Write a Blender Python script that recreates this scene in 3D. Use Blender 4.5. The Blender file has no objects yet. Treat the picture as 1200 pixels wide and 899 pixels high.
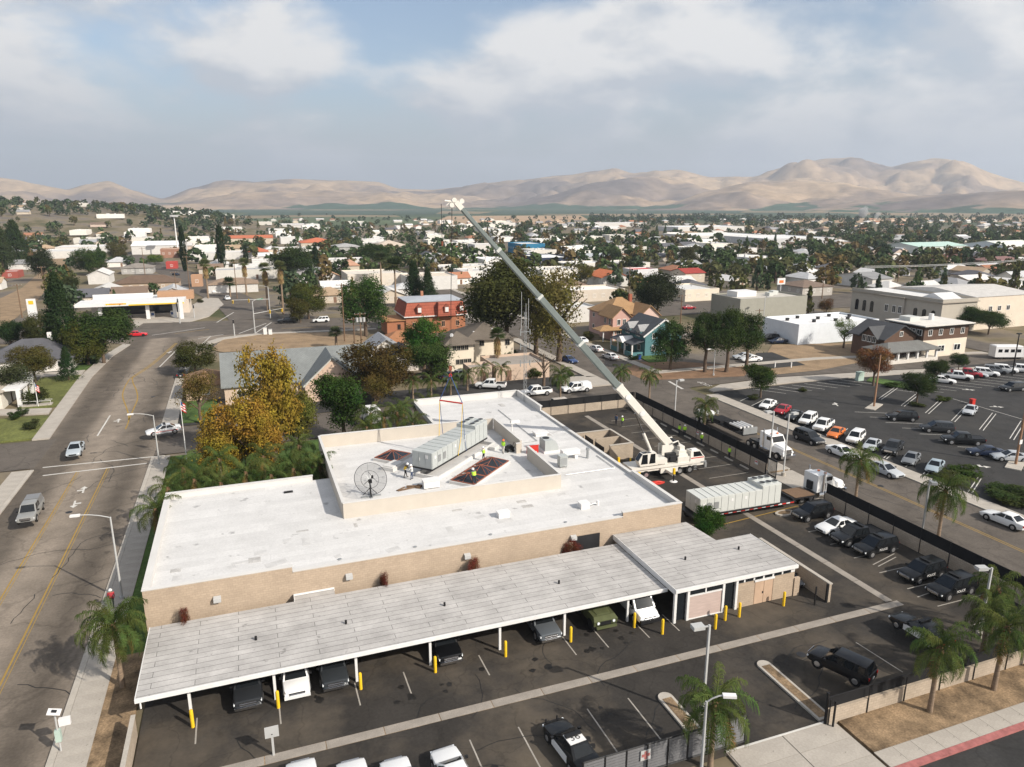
import bpy, math, random
from mathutils import Vector, Matrix, noise
rnd = random.Random(7)
S = bpy.context.scene
R = math.radians

# ------------------------------------------------------------------ camera
F, CX, CY, YH, H = 840.0, 600.0, 449.5, 238.0, 34.0      # focal length / centre / horizon of the photograph in pixels, height in m
PITCH = math.atan((CY - YH) / F); YAW = R(20.3)
cam = bpy.data.objects.new('camera', bpy.data.cameras.new('camera'))
S.collection.objects.link(cam); S.camera = cam
cam.location = (0, 0, H); cam.rotation_euler = (R(90) - PITCH, 0, -YAW)
cam.data.sensor_width = 36; cam.data.lens = 36 * F / 1200
cam.data.clip_start = .5; cam.data.clip_end = 40000

# ------------------------------------------------------------------ sky and sun
SUN_EL, SUN_AZ = R(34.5), math.atan2(.61, -.79)            # azimuth clockwise from +Y
W = bpy.data.worlds.new('World'); S.world = W; W.use_nodes = True
def world():
    nt = W.node_tree; nt.nodes.clear(); N = nt.nodes.new; L = nt.links.new
    out = N('ShaderNodeOutputWorld'); mix = N('ShaderNodeMixShader')
    b1 = N('ShaderNodeBackground'); b2 = N('ShaderNodeBackground')
    sky = N('ShaderNodeTexSky'); sky.sky_type = 'NISHITA'; sky.sun_disc = False
    sky.sun_elevation = SUN_EL; sky.sun_rotation = SUN_AZ; sky.air_density = 1.0; sky.dust_density = 2.5; sky.ozone_density = 1.2
    L(sky.outputs[0], b1.inputs[0]); b1.inputs[1].default_value = .13
    tc = N('ShaderNodeTexCoord')
    mp = N('ShaderNodeMapping'); mp.inputs['Location'].default_value = (7.528, 4.287, 5.752); mp.inputs['Scale'].default_value = (1, 1, 2.1); L(tc.outputs['Generated'], mp.inputs[0])
    def nz(sc, det, rg, off=0, dist=0):
        n = N('ShaderNodeTexNoise'); n.inputs['Scale'].default_value = sc; n.inputs['Detail'].default_value = det; n.inputs['Roughness'].default_value = rg; n.inputs['Distortion'].default_value = dist
        o = N('ShaderNodeVectorMath'); o.operation = 'ADD'; o.inputs[1].default_value = (.02 * off, -.03 * off, .05 * off); L(mp.outputs[0], o.inputs[0]); L(o.outputs[0], n.inputs[0]); return n.outputs[0]
    a = nz(4.2, 10, .5, 0, .15); c = nz(4.2, 6, .5, 1, .15)
    r1 = N('ShaderNodeMapRange'); r1.interpolation_type = 'SMOOTHSTEP'; r1.inputs[1].default_value = .40; r1.inputs[2].default_value = .57; L(a, r1.inputs[0])
    df = N('ShaderNodeMath'); df.operation = 'SUBTRACT'; L(a, df.inputs[0]); L(c, df.inputs[1])          # lit tops, grey undersides
    r2 = N('ShaderNodeValToRGB'); e = r2.color_ramp.elements; e[0].position = .30; e[0].color = (.47, .51, .565, 1); e[1].position = .72; e[1].color = (.74, .735, .73, 1)
    ad = N('ShaderNodeMath'); ad.operation = 'MULTIPLY_ADD'; ad.inputs[1].default_value = 3.2; ad.inputs[2].default_value = .52; L(df.outputs[0], ad.inputs[0]); L(ad.outputs[0], r2.inputs[0])
    L(r2.outputs[0], b2.inputs[0]); b2.inputs[1].default_value = 1
    L(r1.outputs[0], mix.inputs[0]); L(b1.outputs[0], mix.inputs[1]); L(b2.outputs[0], mix.inputs[2])
    sp = N('ShaderNodeSeparateXYZ'); L(tc.outputs['Generated'], sp.inputs[0]); vf = N('ShaderNodeMapRange'); vf.interpolation_type = 'SMOOTHSTEP'          # thin grey cloud deck low over the horizon
    vf.inputs[1].default_value = .01; vf.inputs[2].default_value = .18; vf.inputs[3].default_value = .95; vf.inputs[4].default_value = .04; L(sp.outputs[2], vf.inputs[0])
    b3 = N('ShaderNodeBackground'); b3.inputs[0].default_value = (.39, .43, .485, 1); m2 = N('ShaderNodeMixShader'); L(vf.outputs[0], m2.inputs[0]); L(mix.outputs[0], m2.inputs[1]); L(b3.outputs[0], m2.inputs[2]); L(m2.outputs[0], out.inputs[0])
world()
sl = bpy.data.lights.new('sun', 'SUN'); sl.energy = 5.0; sl.angle = R(.55); sl.color = (1, .93, .83)
sun = bpy.data.objects.new('sun', sl); S.collection.objects.link(sun)
sd = Vector((math.sin(SUN_AZ) * math.cos(SUN_EL), math.cos(SUN_AZ) * math.cos(SUN_EL), math.sin(SUN_EL)))
sun.rotation_euler = sd.to_track_quat('Z', 'Y').to_euler(); sun.location = sd * 300
vs = S.view_settings; vs.view_transform = 'Standard'; vs.look = 'None'; vs.gamma = 1; vs.exposure = .26; vs.use_curve_mapping = False
S.cycles.max_bounces = 5; S.cycles.diffuse_bounces = 2; S.cycles.glossy_bounces = 2; S.cycles.transparent_max_bounces = 8
S.cycles.volume_bounces = 0; S.cycles.use_denoising = True

# ------------------------------------------------------------------ pixel to world (pixels of the 1200 x 899 photograph)
def G(x, y, z=0.0):
    u = (x - CX) / F; v = (CY - y) / F
    fy = math.cos(PITCH) + v * math.sin(PITCH); fz = -math.sin(PITCH) + v * math.cos(PITCH)
    t = (z - H) / fz
    return Vector(((u * math.cos(YAW) + fy * math.sin(YAW)) * t, (-u * math.sin(YAW) + fy * math.cos(YAW)) * t, z))
def DEPTH(p): return (p[0] * math.sin(YAW) + p[1] * math.cos(YAW)) * math.cos(PITCH) + (H - p[2]) * math.sin(PITCH)
def PXM(p): return F / DEPTH(p)                             # pixels per metre at a place
def PR(p):
    r = p[0] * math.cos(YAW) - p[1] * math.sin(YAW); f = p[0] * math.sin(YAW) + p[1] * math.cos(YAW); dz = p[2] - H
    fy = f * math.cos(PITCH) - dz * math.sin(PITCH); up = f * math.sin(PITCH) + dz * math.cos(PITCH)
    return CX + F * r / fy, CY - F * up / fy
def ZAT(p, ypx):                                            # height above the ground point p that shows at image row ypx
    lo, hi = -5., 60.
    for _ in range(40):
        m = (lo + hi) / 2
        if PR((p[0], p[1], m))[1] > ypx: lo = m
        else: hi = m
    return lo

# ------------------------------------------------------------------ materials
MATS = {}
def nodes(name):
    m = bpy.data.materials.new(name); m.use_nodes = True; nt = m.node_tree
    b = nt.nodes['Principled BSDF']; MATS[name] = m
    return m, nt, nt.nodes.new, nt.links.new, b
def mat(name, col=(.5, .5, .5), rough=.8, var=.18, sc=1.0, metal=0, spec=.3, objc=False, bump=0, coat=0, fine=0, stretch=None, spots=0):
    m, nt, N, L, b = nodes(name)
    b.inputs['Roughness'].default_value = rough; b.inputs['Metallic'].default_value = metal
    b.inputs['Specular IOR Level'].default_value = spec; b.inputs['Coat Weight'].default_value = coat
    tc = N('ShaderNodeTexCoord'); src = tc.outputs['Object']
    if stretch:
        mp = N('ShaderNodeMapping'); mp.inputs['Scale'].default_value = stretch; L(src, mp.inputs[0]); src = mp.outputs[0]
    n = N('ShaderNodeTexNoise'); n.inputs['Scale'].default_value = sc; n.inputs['Detail'].default_value = 7; n.inputs['Roughness'].default_value = .62
    L(src, n.inputs[0])
    mr = N('ShaderNodeMapRange'); mr.inputs[1].default_value = .28; mr.inputs[2].default_value = .72
    mr.inputs[3].default_value = 1 - var; mr.inputs[4].default_value = 1 + var; L(n.outputs[0], mr.inputs[0]); val = mr.outputs[0]
    if fine:
        n2 = N('ShaderNodeTexNoise'); n2.inputs['Scale'].default_value = sc * 14; n2.inputs['Detail'].default_value = 4; L(src, n2.inputs[0])
        m2 = N('ShaderNodeMapRange'); m2.inputs[1].default_value = .3; m2.inputs[2].default_value = .7; m2.inputs[3].default_value = 1 - fine; m2.inputs[4].default_value = 1 + fine
        L(n2.outputs[0], m2.inputs[0]); mm = N('ShaderNodeMath'); mm.operation = 'MULTIPLY'; L(val, mm.inputs[0]); L(m2.outputs[0], mm.inputs[1]); val = mm.outputs[0]
    if spots:
        n3 = N('ShaderNodeTexNoise'); n3.inputs['Scale'].default_value = spots; n3.inputs['Detail'].default_value = 3; L(src, n3.inputs[0])
        m3 = N('ShaderNodeMapRange'); m3.inputs[1].default_value = .68; m3.inputs[2].default_value = .74; m3.inputs[3].default_value = 1; m3.inputs[4].default_value = .62
        L(n3.outputs[0], m3.inputs[0]); mm = N('ShaderNodeMath'); mm.operation = 'MULTIPLY'; L(val, mm.inputs[0]); L(m3.outputs[0], mm.inputs[1]); val = mm.outputs[0]
    vm = N('ShaderNodeVectorMath'); vm.operation = 'SCALE'; L(val, vm.inputs['Scale'])
    if objc:
        oi = N('ShaderNodeObjectInfo'); L(oi.outputs['Color'], vm.inputs[0])
    else: vm.inputs[0].default_value = col
    L(vm.outputs[0], b.inputs['Base Color'])
    if bump:
        bp = N('ShaderNodeBump'); bp.inputs['Strength'].default_value = bump; bp.inputs['Distance'].default_value = .03
        L(n.outputs[0], bp.inputs['Height']); L(bp.outputs[0], b.inputs['Normal'])
    m['vec'] = 1
    return m
def colour_input(m):                                        # socket that carries the colour of a mat() material, and its link source
    b = m.node_tree.nodes['Principled BSDF']; return b.inputs['Base Color'], b.inputs['Base Color'].links[0].from_socket
def asphalt(name, col, crack=.16, stain=.35, bands=None, patch=(.6, .5, .36)):
    m = mat(name, col, rough=.9, var=.26, sc=.35, fine=.14, spec=.2, spots=.55)
    nt = m.node_tree; N = nt.nodes.new; L = nt.links.new; inp, src = colour_input(m)
    tc = N('ShaderNodeTexCoord')
    n = N('ShaderNodeTexNoise'); n.inputs['Scale'].default_value = .09; n.inputs['Detail'].default_value = 6; n.inputs['Roughness'].default_value = .65; L(tc.outputs['Object'], n.inputs[0])
    rp = N('ShaderNodeMapRange'); rp.inputs[1].default_value = .45; rp.inputs[2].default_value = .72; rp.inputs[3].default_value = 0; rp.inputs[4].default_value = stain; L(n.outputs[0], rp.inputs[0])
    mx = N('ShaderNodeMix'); mx.data_type = 'RGBA'; mx.inputs[7].default_value = (*[c * .42 for c in patch], 1); L(rp.outputs[0], mx.inputs[0]); L(src, mx.inputs[6]); src = mx.outputs[2]
    # crack lines
    nd = N('ShaderNodeTexNoise'); nd.inputs['Scale'].default_value = .33; nd.inputs['Detail'].default_value = 5; L(tc.outputs['Object'], nd.inputs[0])
    va = N('ShaderNodeVectorMath'); va.operation = 'MULTIPLY_ADD'; va.inputs[1].default_value = (5.5, 5.5, 0); L(nd.outputs[1], va.inputs[0]); L(tc.outputs['Object'], va.inputs[2])
    vo = N('ShaderNodeTexVoronoi'); vo.feature = 'DISTANCE_TO_EDGE'; vo.inputs['Scale'].default_value = crack; L(va.outputs[0], vo.inputs[0])
    cr = N('ShaderNodeMapRange'); cr.inputs[1].default_value = .004; cr.inputs[2].default_value = .022; cr.inputs[3].default_value = .80; cr.inputs[4].default_value = 1; L(vo.outputs[0], cr.inputs[0])
    vm = N('ShaderNodeVectorMath'); vm.operation = 'SCALE'; L(src, vm.inputs[0]); L(cr.outputs[0], vm.inputs['Scale']); src = vm.outputs[0]
    if bands:                                               # oil and tyre wear along the lanes: (axis, [(pos, darkness)])
        ax, lo, hi, st = bands; sp = N('ShaderNodeSeparateXYZ'); L(tc.outputs['Object'], sp.inputs[0])
        wob = N('ShaderNodeMath'); wob.operation = 'MULTIPLY_ADD'; wob.inputs[1].default_value = 1.6; L(n.outputs[0], wob.inputs[0]); L(sp.outputs[ax], wob.inputs[2])
        mr = N('ShaderNodeMapRange'); mr.inputs[1].default_value = lo + .8; mr.inputs[2].default_value = hi + .8; L(wob.outputs[0], mr.inputs[0])
        cr2 = N('ShaderNodeValToRGB'); cr2.color_ramp.interpolation = 'EASE'
        while len(cr2.color_ramp.elements) < len(st): cr2.color_ramp.elements.new(.5)
        for e, (p, v) in zip(cr2.color_ramp.elements, st): e.position = p; e.color = (v, v, v, 1)
        L(mr.outputs[0], cr2.inputs[0]); vm = N('ShaderNodeVectorMath'); vm.operation = 'MULTIPLY'; L(src, vm.inputs[0]); L(cr2.outputs[0], vm.inputs[1]); src = vm.outputs[0]
    L(src, inp)
    return m
def brick(name, col, mortar, bw=.4, bh=.2, objc=False, axis='XZ', var=.1, ms=.012, spots=0):
    m = mat(name, col, rough=.9, var=var, sc=.5, fine=.07, objc=objc, spots=spots)
    nt = m.node_tree; N = nt.nodes.new; L = nt.links.new; inp, src = colour_input(m)
    tc = N('ShaderNodeTexCoord'); sp = N('ShaderNodeSeparateXYZ'); L(tc.outputs['Object'], sp.inputs[0]); cb = N('ShaderNodeCombineXYZ')
    ad = N('ShaderNodeMath'); ad.operation = 'ADD'; L(sp.outputs[0], ad.inputs[0]); L(sp.outputs[1], ad.inputs[1])
    if axis == 'XY': L(sp.outputs[0], cb.inputs[0]); L(sp.outputs[1], cb.inputs[1])
    else: L(ad.outputs[0], cb.inputs[0]); L(sp.outputs[2], cb.inputs[1])
    bt = N('ShaderNodeTexBrick'); bt.inputs['Scale'].default_value = 1; bt.inputs['Mortar Size'].default_value = ms
    bt.inputs['Brick Width'].default_value = bw; bt.inputs['Row Height'].default_value = bh
    bt.inputs['Color1'].default_value = (1, 1, 1, 1); bt.inputs['Color2'].default_value = (.9, .9, .9, 1); bt.inputs['Mortar'].default_value = (mortar, mortar, mortar, 1)
    L(cb.outputs[0], bt.inputs[0]); vm = N('ShaderNodeVectorMath'); vm.operation = 'MULTIPLY'; L(src, vm.inputs[0]); L(bt.outputs[0], vm.inputs[1]); L(vm.outputs[0], inp)
    return m
def leafmat(name, trans=.3):
    m, nt, N, L, b = nodes(name); nt.nodes.remove(b)
    out = nt.nodes['Material Output']; oi = N('ShaderNodeObjectInfo'); ge = N('ShaderNodeNewGeometry')
    hs = N('ShaderNodeHueSaturation'); L(oi.outputs['Color'], hs.inputs['Color'])
    a = N('ShaderNodeMapRange'); a.inputs[3].default_value = .76; a.inputs[4].default_value = 1.24; L(ge.outputs['Random Per Island'], a.inputs[0]); L(a.outputs[0], hs.inputs['Value'])
    wn = N('ShaderNodeTexWhiteNoise'); wn.noise_dimensions = '1D'; L(ge.outputs['Random Per Island'], wn.inputs['W'])
    tc = N('ShaderNodeTexCoord'); ns = N('ShaderNodeTexNoise'); ns.inputs['Scale'].default_value = 1.6; L(tc.outputs['Object'], ns.inputs[0])
    h = N('ShaderNodeMapRange'); h.inputs[1].default_value = .3; h.inputs[2].default_value = .7; h.inputs[3].default_value = .475; h.inputs[4].default_value = .525; L(ns.outputs[0], h.inputs[0]); L(h.outputs[0], hs.inputs['Hue'])
    d = N('ShaderNodeBsdfDiffuse'); t = N('ShaderNodeBsdfTranslucent'); mx = N('ShaderNodeMixShader'); mx.inputs[0].default_value = trans
    L(hs.outputs[0], d.inputs[0]); L(hs.outputs[0], t.inputs[0]); L(d.outputs[0], mx.inputs[1]); L(t.outputs[0], mx.inputs[2]); L(mx.outputs[0], out.inputs[0])
    return m
def glassy(name, col=(.012, .015, .018), rough=.06):
    m, nt, N, L, b = nodes(name); b.inputs['Base Color'].default_value = (*col, 1); b.inputs['Roughness'].default_value = rough; b.inputs['Specular IOR Level'].default_value = .5
    return m
mat('paint', rough=.3, var=.02, sc=3, objc=True, coat=.18, spec=.3)
mat('wallpaint', rough=.85, var=.07, sc=.5, objc=True, fine=.03)
mat('roofpaint', rough=.9, var=.13, sc=.7, objc=True, fine=.12)
brick('shingle', (.3, .3, .3), .62, .5, .22, objc=True, axis='XY', var=.14, ms=.02)
glassy('glass'); glassy('car_glass', (.01, .012, .014), .04)
mat('tyre', (.012, .012, .012), .85, .1); mat('rim', (.55, .55, .56), .3, .05, metal=.8); mat('black', (.012, .012, .013), .55, .1, .6)
mat('blackscreen', (.010, .010, .011), .9, .25, .8); mat('headlight', (.75, .78, .8), .12, .02, spec=.6); mat('taillight', (.35, .01, .01), .2, .05)
mat('chrome', (.62, .63, .65), .18, .04, metal=1); mat('white', (.68, .67, .655), .55, .06, .8); mat('trimwhite', (.68, .67, .65), .6, .08, 1.2)
mat('concrete', (.37, .335, .29), .92, .13, .5, fine=.08, spots=2.2); mat('kerb', (.40, .365, .315), .92, .12, .7, fine=.08); mat('redkerb', (.34, .125, .115), .85, .3, 2.5)
mat('swale', (.27, .24, .205), .92, .18, .8, fine=.12)
asphalt('road', (.20, .166, .132), .11, .35, (0, -31, -14, [(0, .95), (.2, .5), (.33, .56), (.46, 1.15), (.58, 1.15), (.72, .8), (.86, .5), (1, 1.0)]), (.5, .42, .33))
asphalt('street', (.105, .09, .076), .13, .4, None, (.42, .36, .3))
asphalt('lot', (.036, .032, .028), .24, .7, None, (.36, .29, .21)); asphalt('lotdark', (.037, .036, .035), .2, .3, None, (.2, .18, .15))
mat('paintline', (.52, .50, .46), .8, .35, 2.5, fine=.2); mat('fadedline', (.30, .275, .24), .85, .5, 2.0, fine=.25); mat('yellowline', (.30, .19, .04), .75, .25, 2.0, fine=.15)
mat('lawn', (.11, .12, .032), .95, .4, .22, fine=.3); mat('lawngreen', (.06, .105, .022), .95, .4, .3, fine=.3); mat('dirt', (.25, .175, .105), .97, .3, .25, fine=.18)
mat('darkdirt', (.21, .145, .085), .97, .75, .55, fine=.3); mat('bark', (.12, .085, .06), .95, .3, 3, fine=.2); mat('palmbark', (.22, .16, .11), .95, .35, 2.5, stretch=(1, 1, 4), fine=.2)
mat('wood', (.16, .10, .06), .9, .25, 2, stretch=(3, 3, .4)); mat('steel', (.36, .37, .37), .45, .1, 1, metal=.5); mat('lampgrey', (.42, .42, .41), .5, .08, 1)
mat('yellow', (.72, .46, .02), .5, .1, 1.5); mat('red', (.5, .03, .02), .5, .12, 1); mat('orange', (.75, .17, .03), .6, .1); mat('hvis', (.45, .80, .06), .7, .06)
mat('stucco', rough=.9, var=.06, sc=.6, objc=True, fine=.05)
brick('tanbrick', (.42, .33, .245), .78, .4, .2, var=.1); brick('blockwall', (.40, .33, .255), .72, .42, .21, var=.14)
brick('roofwhite', (.585, .575, .56), .9, 9, 1.0, axis='XY', var=.07, ms=.03, spots=.8); mat('parapetwhite', (.57, .555, .53), .8, .06, .4); mat('screenwall', (.50, .45, .385), .85, .06, .5)
brick('rollroof', (.43, .412, .392), .36, 5.5, .62, axis='XY', var=.2, ms=.022, spots=1.3)
mat('unitgrey', (.40, .42, .41), .55, .06, .8, fine=.03); mat('unitlight', (.52, .53, .50), .55, .05, .8, fine=.03); mat('cranewhite', (.66, .63, .57), .4, .05, 1, fine=.03); mat('boomgrey', (.20, .23, .22), .42, .08, .7, metal=.3)
mat('skylight', (.02, .024, .03), .12, .1, .5, spec=.5); mat('rust', (.22, .075, .045), .8, .3, 2); mat('darkmetal', (.03, .03, .032), .5, .2, 1, metal=.3)
mat('cloth', rough=.9, var=.08, sc=4, objc=True); mat('skin', (.35, .19, .12), .6, .05); mat('olive', (.075, .085, .035), .8, .15, 1.5)
leafmat('leaf', .25); leafmat('frondleaf', .35)

# ------------------------------------------------------------------ mesh helpers
class MB:
    def __init__(s): s.v = []; s.f = []; s.m = []
    def add(s, vs, fs, mi=0):
        o = len(s.v); s.v += [tuple(v) for v in vs]; s.f += [tuple(i + o for i in f) for f in fs]; s.m += [mi] * len(fs); return s
    def box(s, x0, x1, y0, y1, z0, z1, mi=0):
        return s.add([(x0, y0, z0), (x1, y0, z0), (x1, y1, z0), (x0, y1, z0), (x0, y0, z1), (x1, y0, z1), (x1, y1, z1), (x0, y1, z1)],
                     [(3, 2, 1, 0), (4, 5, 6, 7), (0, 1, 5, 4), (1, 2, 6, 5), (2, 3, 7, 6), (3, 0, 4, 7)], mi)
    def cbox(s, c, sz, rz=0, mi=0, ry=0):
        M_ = Matrix.Translation(c) @ Matrix.Rotation(rz, 4, 'Z') @ Matrix.Rotation(ry, 4, 'Y'); a, b, d = [k / 2 for k in sz]
        P = [M_ @ Vector(p) for p in [(-a, -b, -d), (a, -b, -d), (a, b, -d), (-a, b, -d), (-a, -b, d), (a, -b, d), (a, b, d), (-a, b, d)]]
        return s.add(P, [(3, 2, 1, 0), (4, 5, 6, 7), (0, 1, 5, 4), (1, 2, 6, 5), (2, 3, 7, 6), (3, 0, 4, 7)], mi)
    def prism(s, poly, z0, z1, mi=0, bottom=True):
        n = len(poly); a = sum(poly[i][0] * poly[(i + 1) % n][1] - poly[(i + 1) % n][0] * poly[i][1] for i in range(n))
        if a < 0: poly = poly[::-1]
        vs = [(p[0], p[1], z0) for p in poly] + [(p[0], p[1], z1) for p in poly]
        fs = [tuple(range(n, 2 * n))] + [(i, (i + 1) % n, n + (i + 1) % n, n + i) for i in range(n)]
        if bottom: fs.append(tuple(range(n - 1, -1, -1)))
        return s.add(vs, fs, mi)
    def tube(s, pts, r, n=6, mi=0, cap=True):
        pts = [Vector(p) for p in pts]; rr = r if isinstance(r, (list, tuple)) else [r] * len(pts); vs = []
        up = None
        for i, p in enumerate(pts):
            d = (pts[min(i + 1, len(pts) - 1)] - pts[max(i - 1, 0)]).normalized()
            ref = Vector((0, 0, 1)) if abs(d.z) < .9 else Vector((1, 0, 0))
            if up is None: up = d.cross(ref).normalized()
            up = (up - d * up.dot(d)).normalized(); w = d.cross(up)
            for k in range(n):
                a = 2 * math.pi * k / n; vs.append(p + (up * math.cos(a) + w * math.sin(a)) * rr[i])
        fs = [(i * n + k, i * n + (k + 1) % n, (i + 1) * n + (k + 1) % n, (i + 1) * n + k) for i in range(len(pts) - 1) for k in range(n)]
        if cap: fs += [tuple(range(n - 1, -1, -1)), tuple(range((len(pts) - 1) * n, len(pts) * n))]
        return s.add(vs, fs, mi)
    def cyl(s, c, r, z0, z1, n=10, mi=0, r2=None):
        return s.tube([(c[0], c[1], z0), (c[0], c[1], z1)], [r, r if r2 is None else r2], n, mi)
    def quad(s, a, b, c, d, mi=0): return s.add([a, b, c, d], [(0, 1, 2, 3)], mi)
    def loft(s, rings, mi=0, cap=True):
        n = len(rings[0]); vs = [p for r_ in rings for p in r_]
        fs = [(i * n + k, i * n + (k + 1) % n, (i + 1) * n + (k + 1) % n, (i + 1) * n + k) for i in range(len(rings) - 1) for k in range(n)]
        if cap: fs += [tuple(range(n - 1, -1, -1)), tuple(range((len(rings) - 1) * n, len(rings) * n))]
        return s.add(vs, fs, mi)
    def mesh(s, name, mats, smooth=None):
        me = bpy.data.meshes.new(name); me.from_pydata(s.v, [], s.f)
        for m in ([mats] if isinstance(mats, str) else mats): me.materials.append(MATS[m])
        if any(s.m): me.polygons.foreach_set('material_index', s.m)
        if smooth is not None:
            me.polygons.foreach_set('use_smooth', [True] * len(me.polygons)); me.set_sharp_from_angle(angle=R(smooth))
        me.update(); return me
LINK = S.collection.objects.link
def obj(name, me, parent=None, loc=(0, 0, 0), rz=0, col=None, scale=None, rot=None):
    if isinstance(me, tuple): me = me[0].mesh(name, *me[1:])
    o = bpy.data.objects.new(name, me); LINK(o); o.parent = parent; o.location = loc
    if rz: o.rotation_euler = (0, 0, rz)
    if rot is not None: o.rotation_euler = rot
    if col: o.color = (*col, 1)
    if scale: o.scale = scale if isinstance(scale, (tuple, list)) else (scale,) * 3
    return o
def tag(o, label=None, cat=None, group=None, kind=None):
    if label: o['label'] = label
    if cat: o['category'] = cat
    if group: o['group'] = group
    if kind: o['kind'] = kind
    return o
def thing(name, label, cat, loc=(0, 0, 0), rz=0, group=None):
    o = bpy.data.objects.new(name, None); LINK(o); o.location = loc; o.rotation_euler = (0, 0, rz); o.empty_display_size = .3
    return tag(o, label, cat, group)
def struct(name, mb, m, label, cat=None, z=0):
    return tag(obj(name, (mb, m), loc=(0, 0, z)), label, cat or name.split('_')[-1], kind='structure')
def sheet(name, poly, z, m, label, cat=None):
    mb = MB(); n = len(poly); poly = [tuple(p)[:2] for p in poly]
    if sum(poly[i][0] * poly[(i + 1) % n][1] - poly[(i + 1) % n][0] * poly[i][1] for i in range(n)) < 0: poly = poly[::-1]
    mb.add([(p[0], p[1], 0) for p in poly], [tuple(range(n))])
    return struct(name, mb, m, label, cat, z)
def raised(name, poly, z1, m, label, cat=None, z0=-.1):
    return struct(name, MB().prism([tuple(p)[:2] for p in poly], z0, z1), m, label, cat)
def rect(x0, x1, y0, y1): return [(x0, y0), (x1, y0), (x1, y1), (x0, y1)]
def copy_tree(o, parent=None):
    c = o.copy(); LINK(c); c.parent = parent
    for ch in o.children: copy_tree(ch, c)
    return c
UNIT = {}
def unit(key, fn):
    if key not in UNIT: UNIT[key] = fn()
    return UNIT[key]
def strip(parent, a, b, w, z, m='paintline', name='painted_line'):   # a painted stripe lying on the road
    a = Vector((a[0], a[1], 0)); b = Vector((b[0], b[1], 0)); d = b - a
    me = unit('strip' + m, lambda: MB().quad((0, -.5, 0), (1, -.5, 0), (1, .5, 0), (0, .5, 0)).mesh('painted_line', m))
    return obj(name, me, parent, (a.x, a.y, z - (parent.location.z if parent else 0)), math.atan2(d.y, d.x), scale=(d.length, w, 1))
def polyline_strip(parent, pts, w, z, m='yellowline', name='painted_line'):
    mb = MB(); P = [Vector((p[0], p[1], 0)) for p in pts]; L_ = []
    for i, p in enumerate(P):
        d = (P[min(i + 1, len(P) - 1)] - P[max(i - 1, 0)]).normalized(); nrm = Vector((-d.y, d.x, 0)) * w / 2
        L_ += [p - nrm, p + nrm]
    mb.add(L_, [(2 * i, 2 * i + 2, 2 * i + 3, 2 * i + 1) for i in range(len(P) - 1)])
    return obj(name, (mb, m), parent, (0, 0, z - (parent.location.z if parent else 0)))
def text(name, body, size, m, parent, loc, rot, depth=.004):
    cu = bpy.data.curves.new(name, 'FONT'); cu.body = body; cu.size = size; cu.align_x = 'CENTER'; cu.align_y = 'CENTER'; cu.extrude = depth; cu.materials.append(MATS[m])
    tmp = bpy.data.objects.new(name, cu); me = bpy.data.meshes.new_from_object(tmp); bpy.data.objects.remove(tmp)
    o = bpy.data.objects.new(name, me); LINK(o); o.parent = parent; o.location = loc; o.rotation_euler = rot; return o

# ------------------------------------------------------------------ windows and buildings
def window_mesh():                                          # 1 x 1, faces -Y, frame proud of the wall
    mb = MB(); t = .09
    mb.box(-.5, .5, -.06, .02, .5 - t, .5); mb.box(-.5, .5, -.06, .02, -.5, -.5 + t); mb.box(-.5, -.5 + t, -.06, .02, -.5 + t, .5 - t); mb.box(.5 - t, .5, -.06, .02, -.5 + t, .5 - t)
    mb.box(-.03, .03, -.055, .02, -.5 + t, .5 - t)
    return mb.mesh('window', 'wallpaint')
def pane_mesh(): return MB().box(-.44, .44, -.03, .02, -.44, .44).mesh('pane', 'glass')
FACE = {'S': 0, 'E': R(90), 'N': R(180), 'W': R(-90)}
def window(parent, x, y, z, w, h, face='S', col=(.7, .68, .64), pane=True):
    o = obj('window', unit('window', window_mesh), parent, (x, y, z), FACE[face], col, (w, 1, h))
    if pane: obj('pane', unit('pane', pane_mesh), o)
    return o
def door(parent, x, y, z0, w, h, face='S', col=(.2, .12, .08)):
    me = unit('door', lambda: MB().box(-.5, .5, -.05, .02, 0, 1).mesh('door', 'wallpaint'))
    return obj('door', me, parent, (x, y, z0), FACE[face], col, (w, 1, h))
def roof_mesh(kind, w, d, z, rh, ov=.5, axis='x', t=.18):
    mb = MB(); a, b = w / 2 + ov, d / 2 + ov; zb = z - rh * ov / (min(w, d) / 2 + 1e-6) * .6
    if kind == 'gable':
        if axis == 'x': top = [(-a, 0, z + rh), (a, 0, z + rh)]; q = [(-a, -b, zb), (a, -b, zb), (a, b, zb), (-a, b, zb)]
        else: top = [(0, -b, z + rh), (0, b, z + rh)]; q = [(a, -b, zb), (a, b, zb), (-a, b, zb), (-a, -b, zb)]
        vs = q + top; dn = [(p[0], p[1], p[2] - t) for p in vs]
        mb.add(vs + dn, [(0, 1, 5, 4), (2, 3, 4, 5), (7, 6, 10, 11), (9, 8, 11, 10), (0, 6, 7, 1), (2, 8, 9, 3), (4, 10, 6, 0), (3, 9, 10, 4), (1, 7, 11, 5), (5, 11, 8, 2)])
    elif kind == 'hip':
        k = min(a, b) * .95
        top = [(-a + k, 0, z + rh), (a - k, 0, z + rh)] if a >= b else [(0, -b + k, z + rh), (0, b - k, z + rh)]
        q = [(-a, -b, zb), (a, -b, zb), (a, b, zb), (-a, b, zb)]; vs = q + top; lo = [(p[0], p[1], zb - t) for p in q]
        fs = [(0, 1, 5, 4), (1, 2, 5), (2, 3, 4, 5), (3, 0, 4)] if a >= b else [(0, 1, 4), (1, 2, 5, 4), (2, 3, 5), (3, 0, 4, 5)]
        mb.add(vs + lo, fs + [(9, 8, 7, 6), (0, 6, 7, 1), (1, 7, 8, 2), (2, 8, 9, 3), (3, 9, 6, 0)])
    return mb
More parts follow.
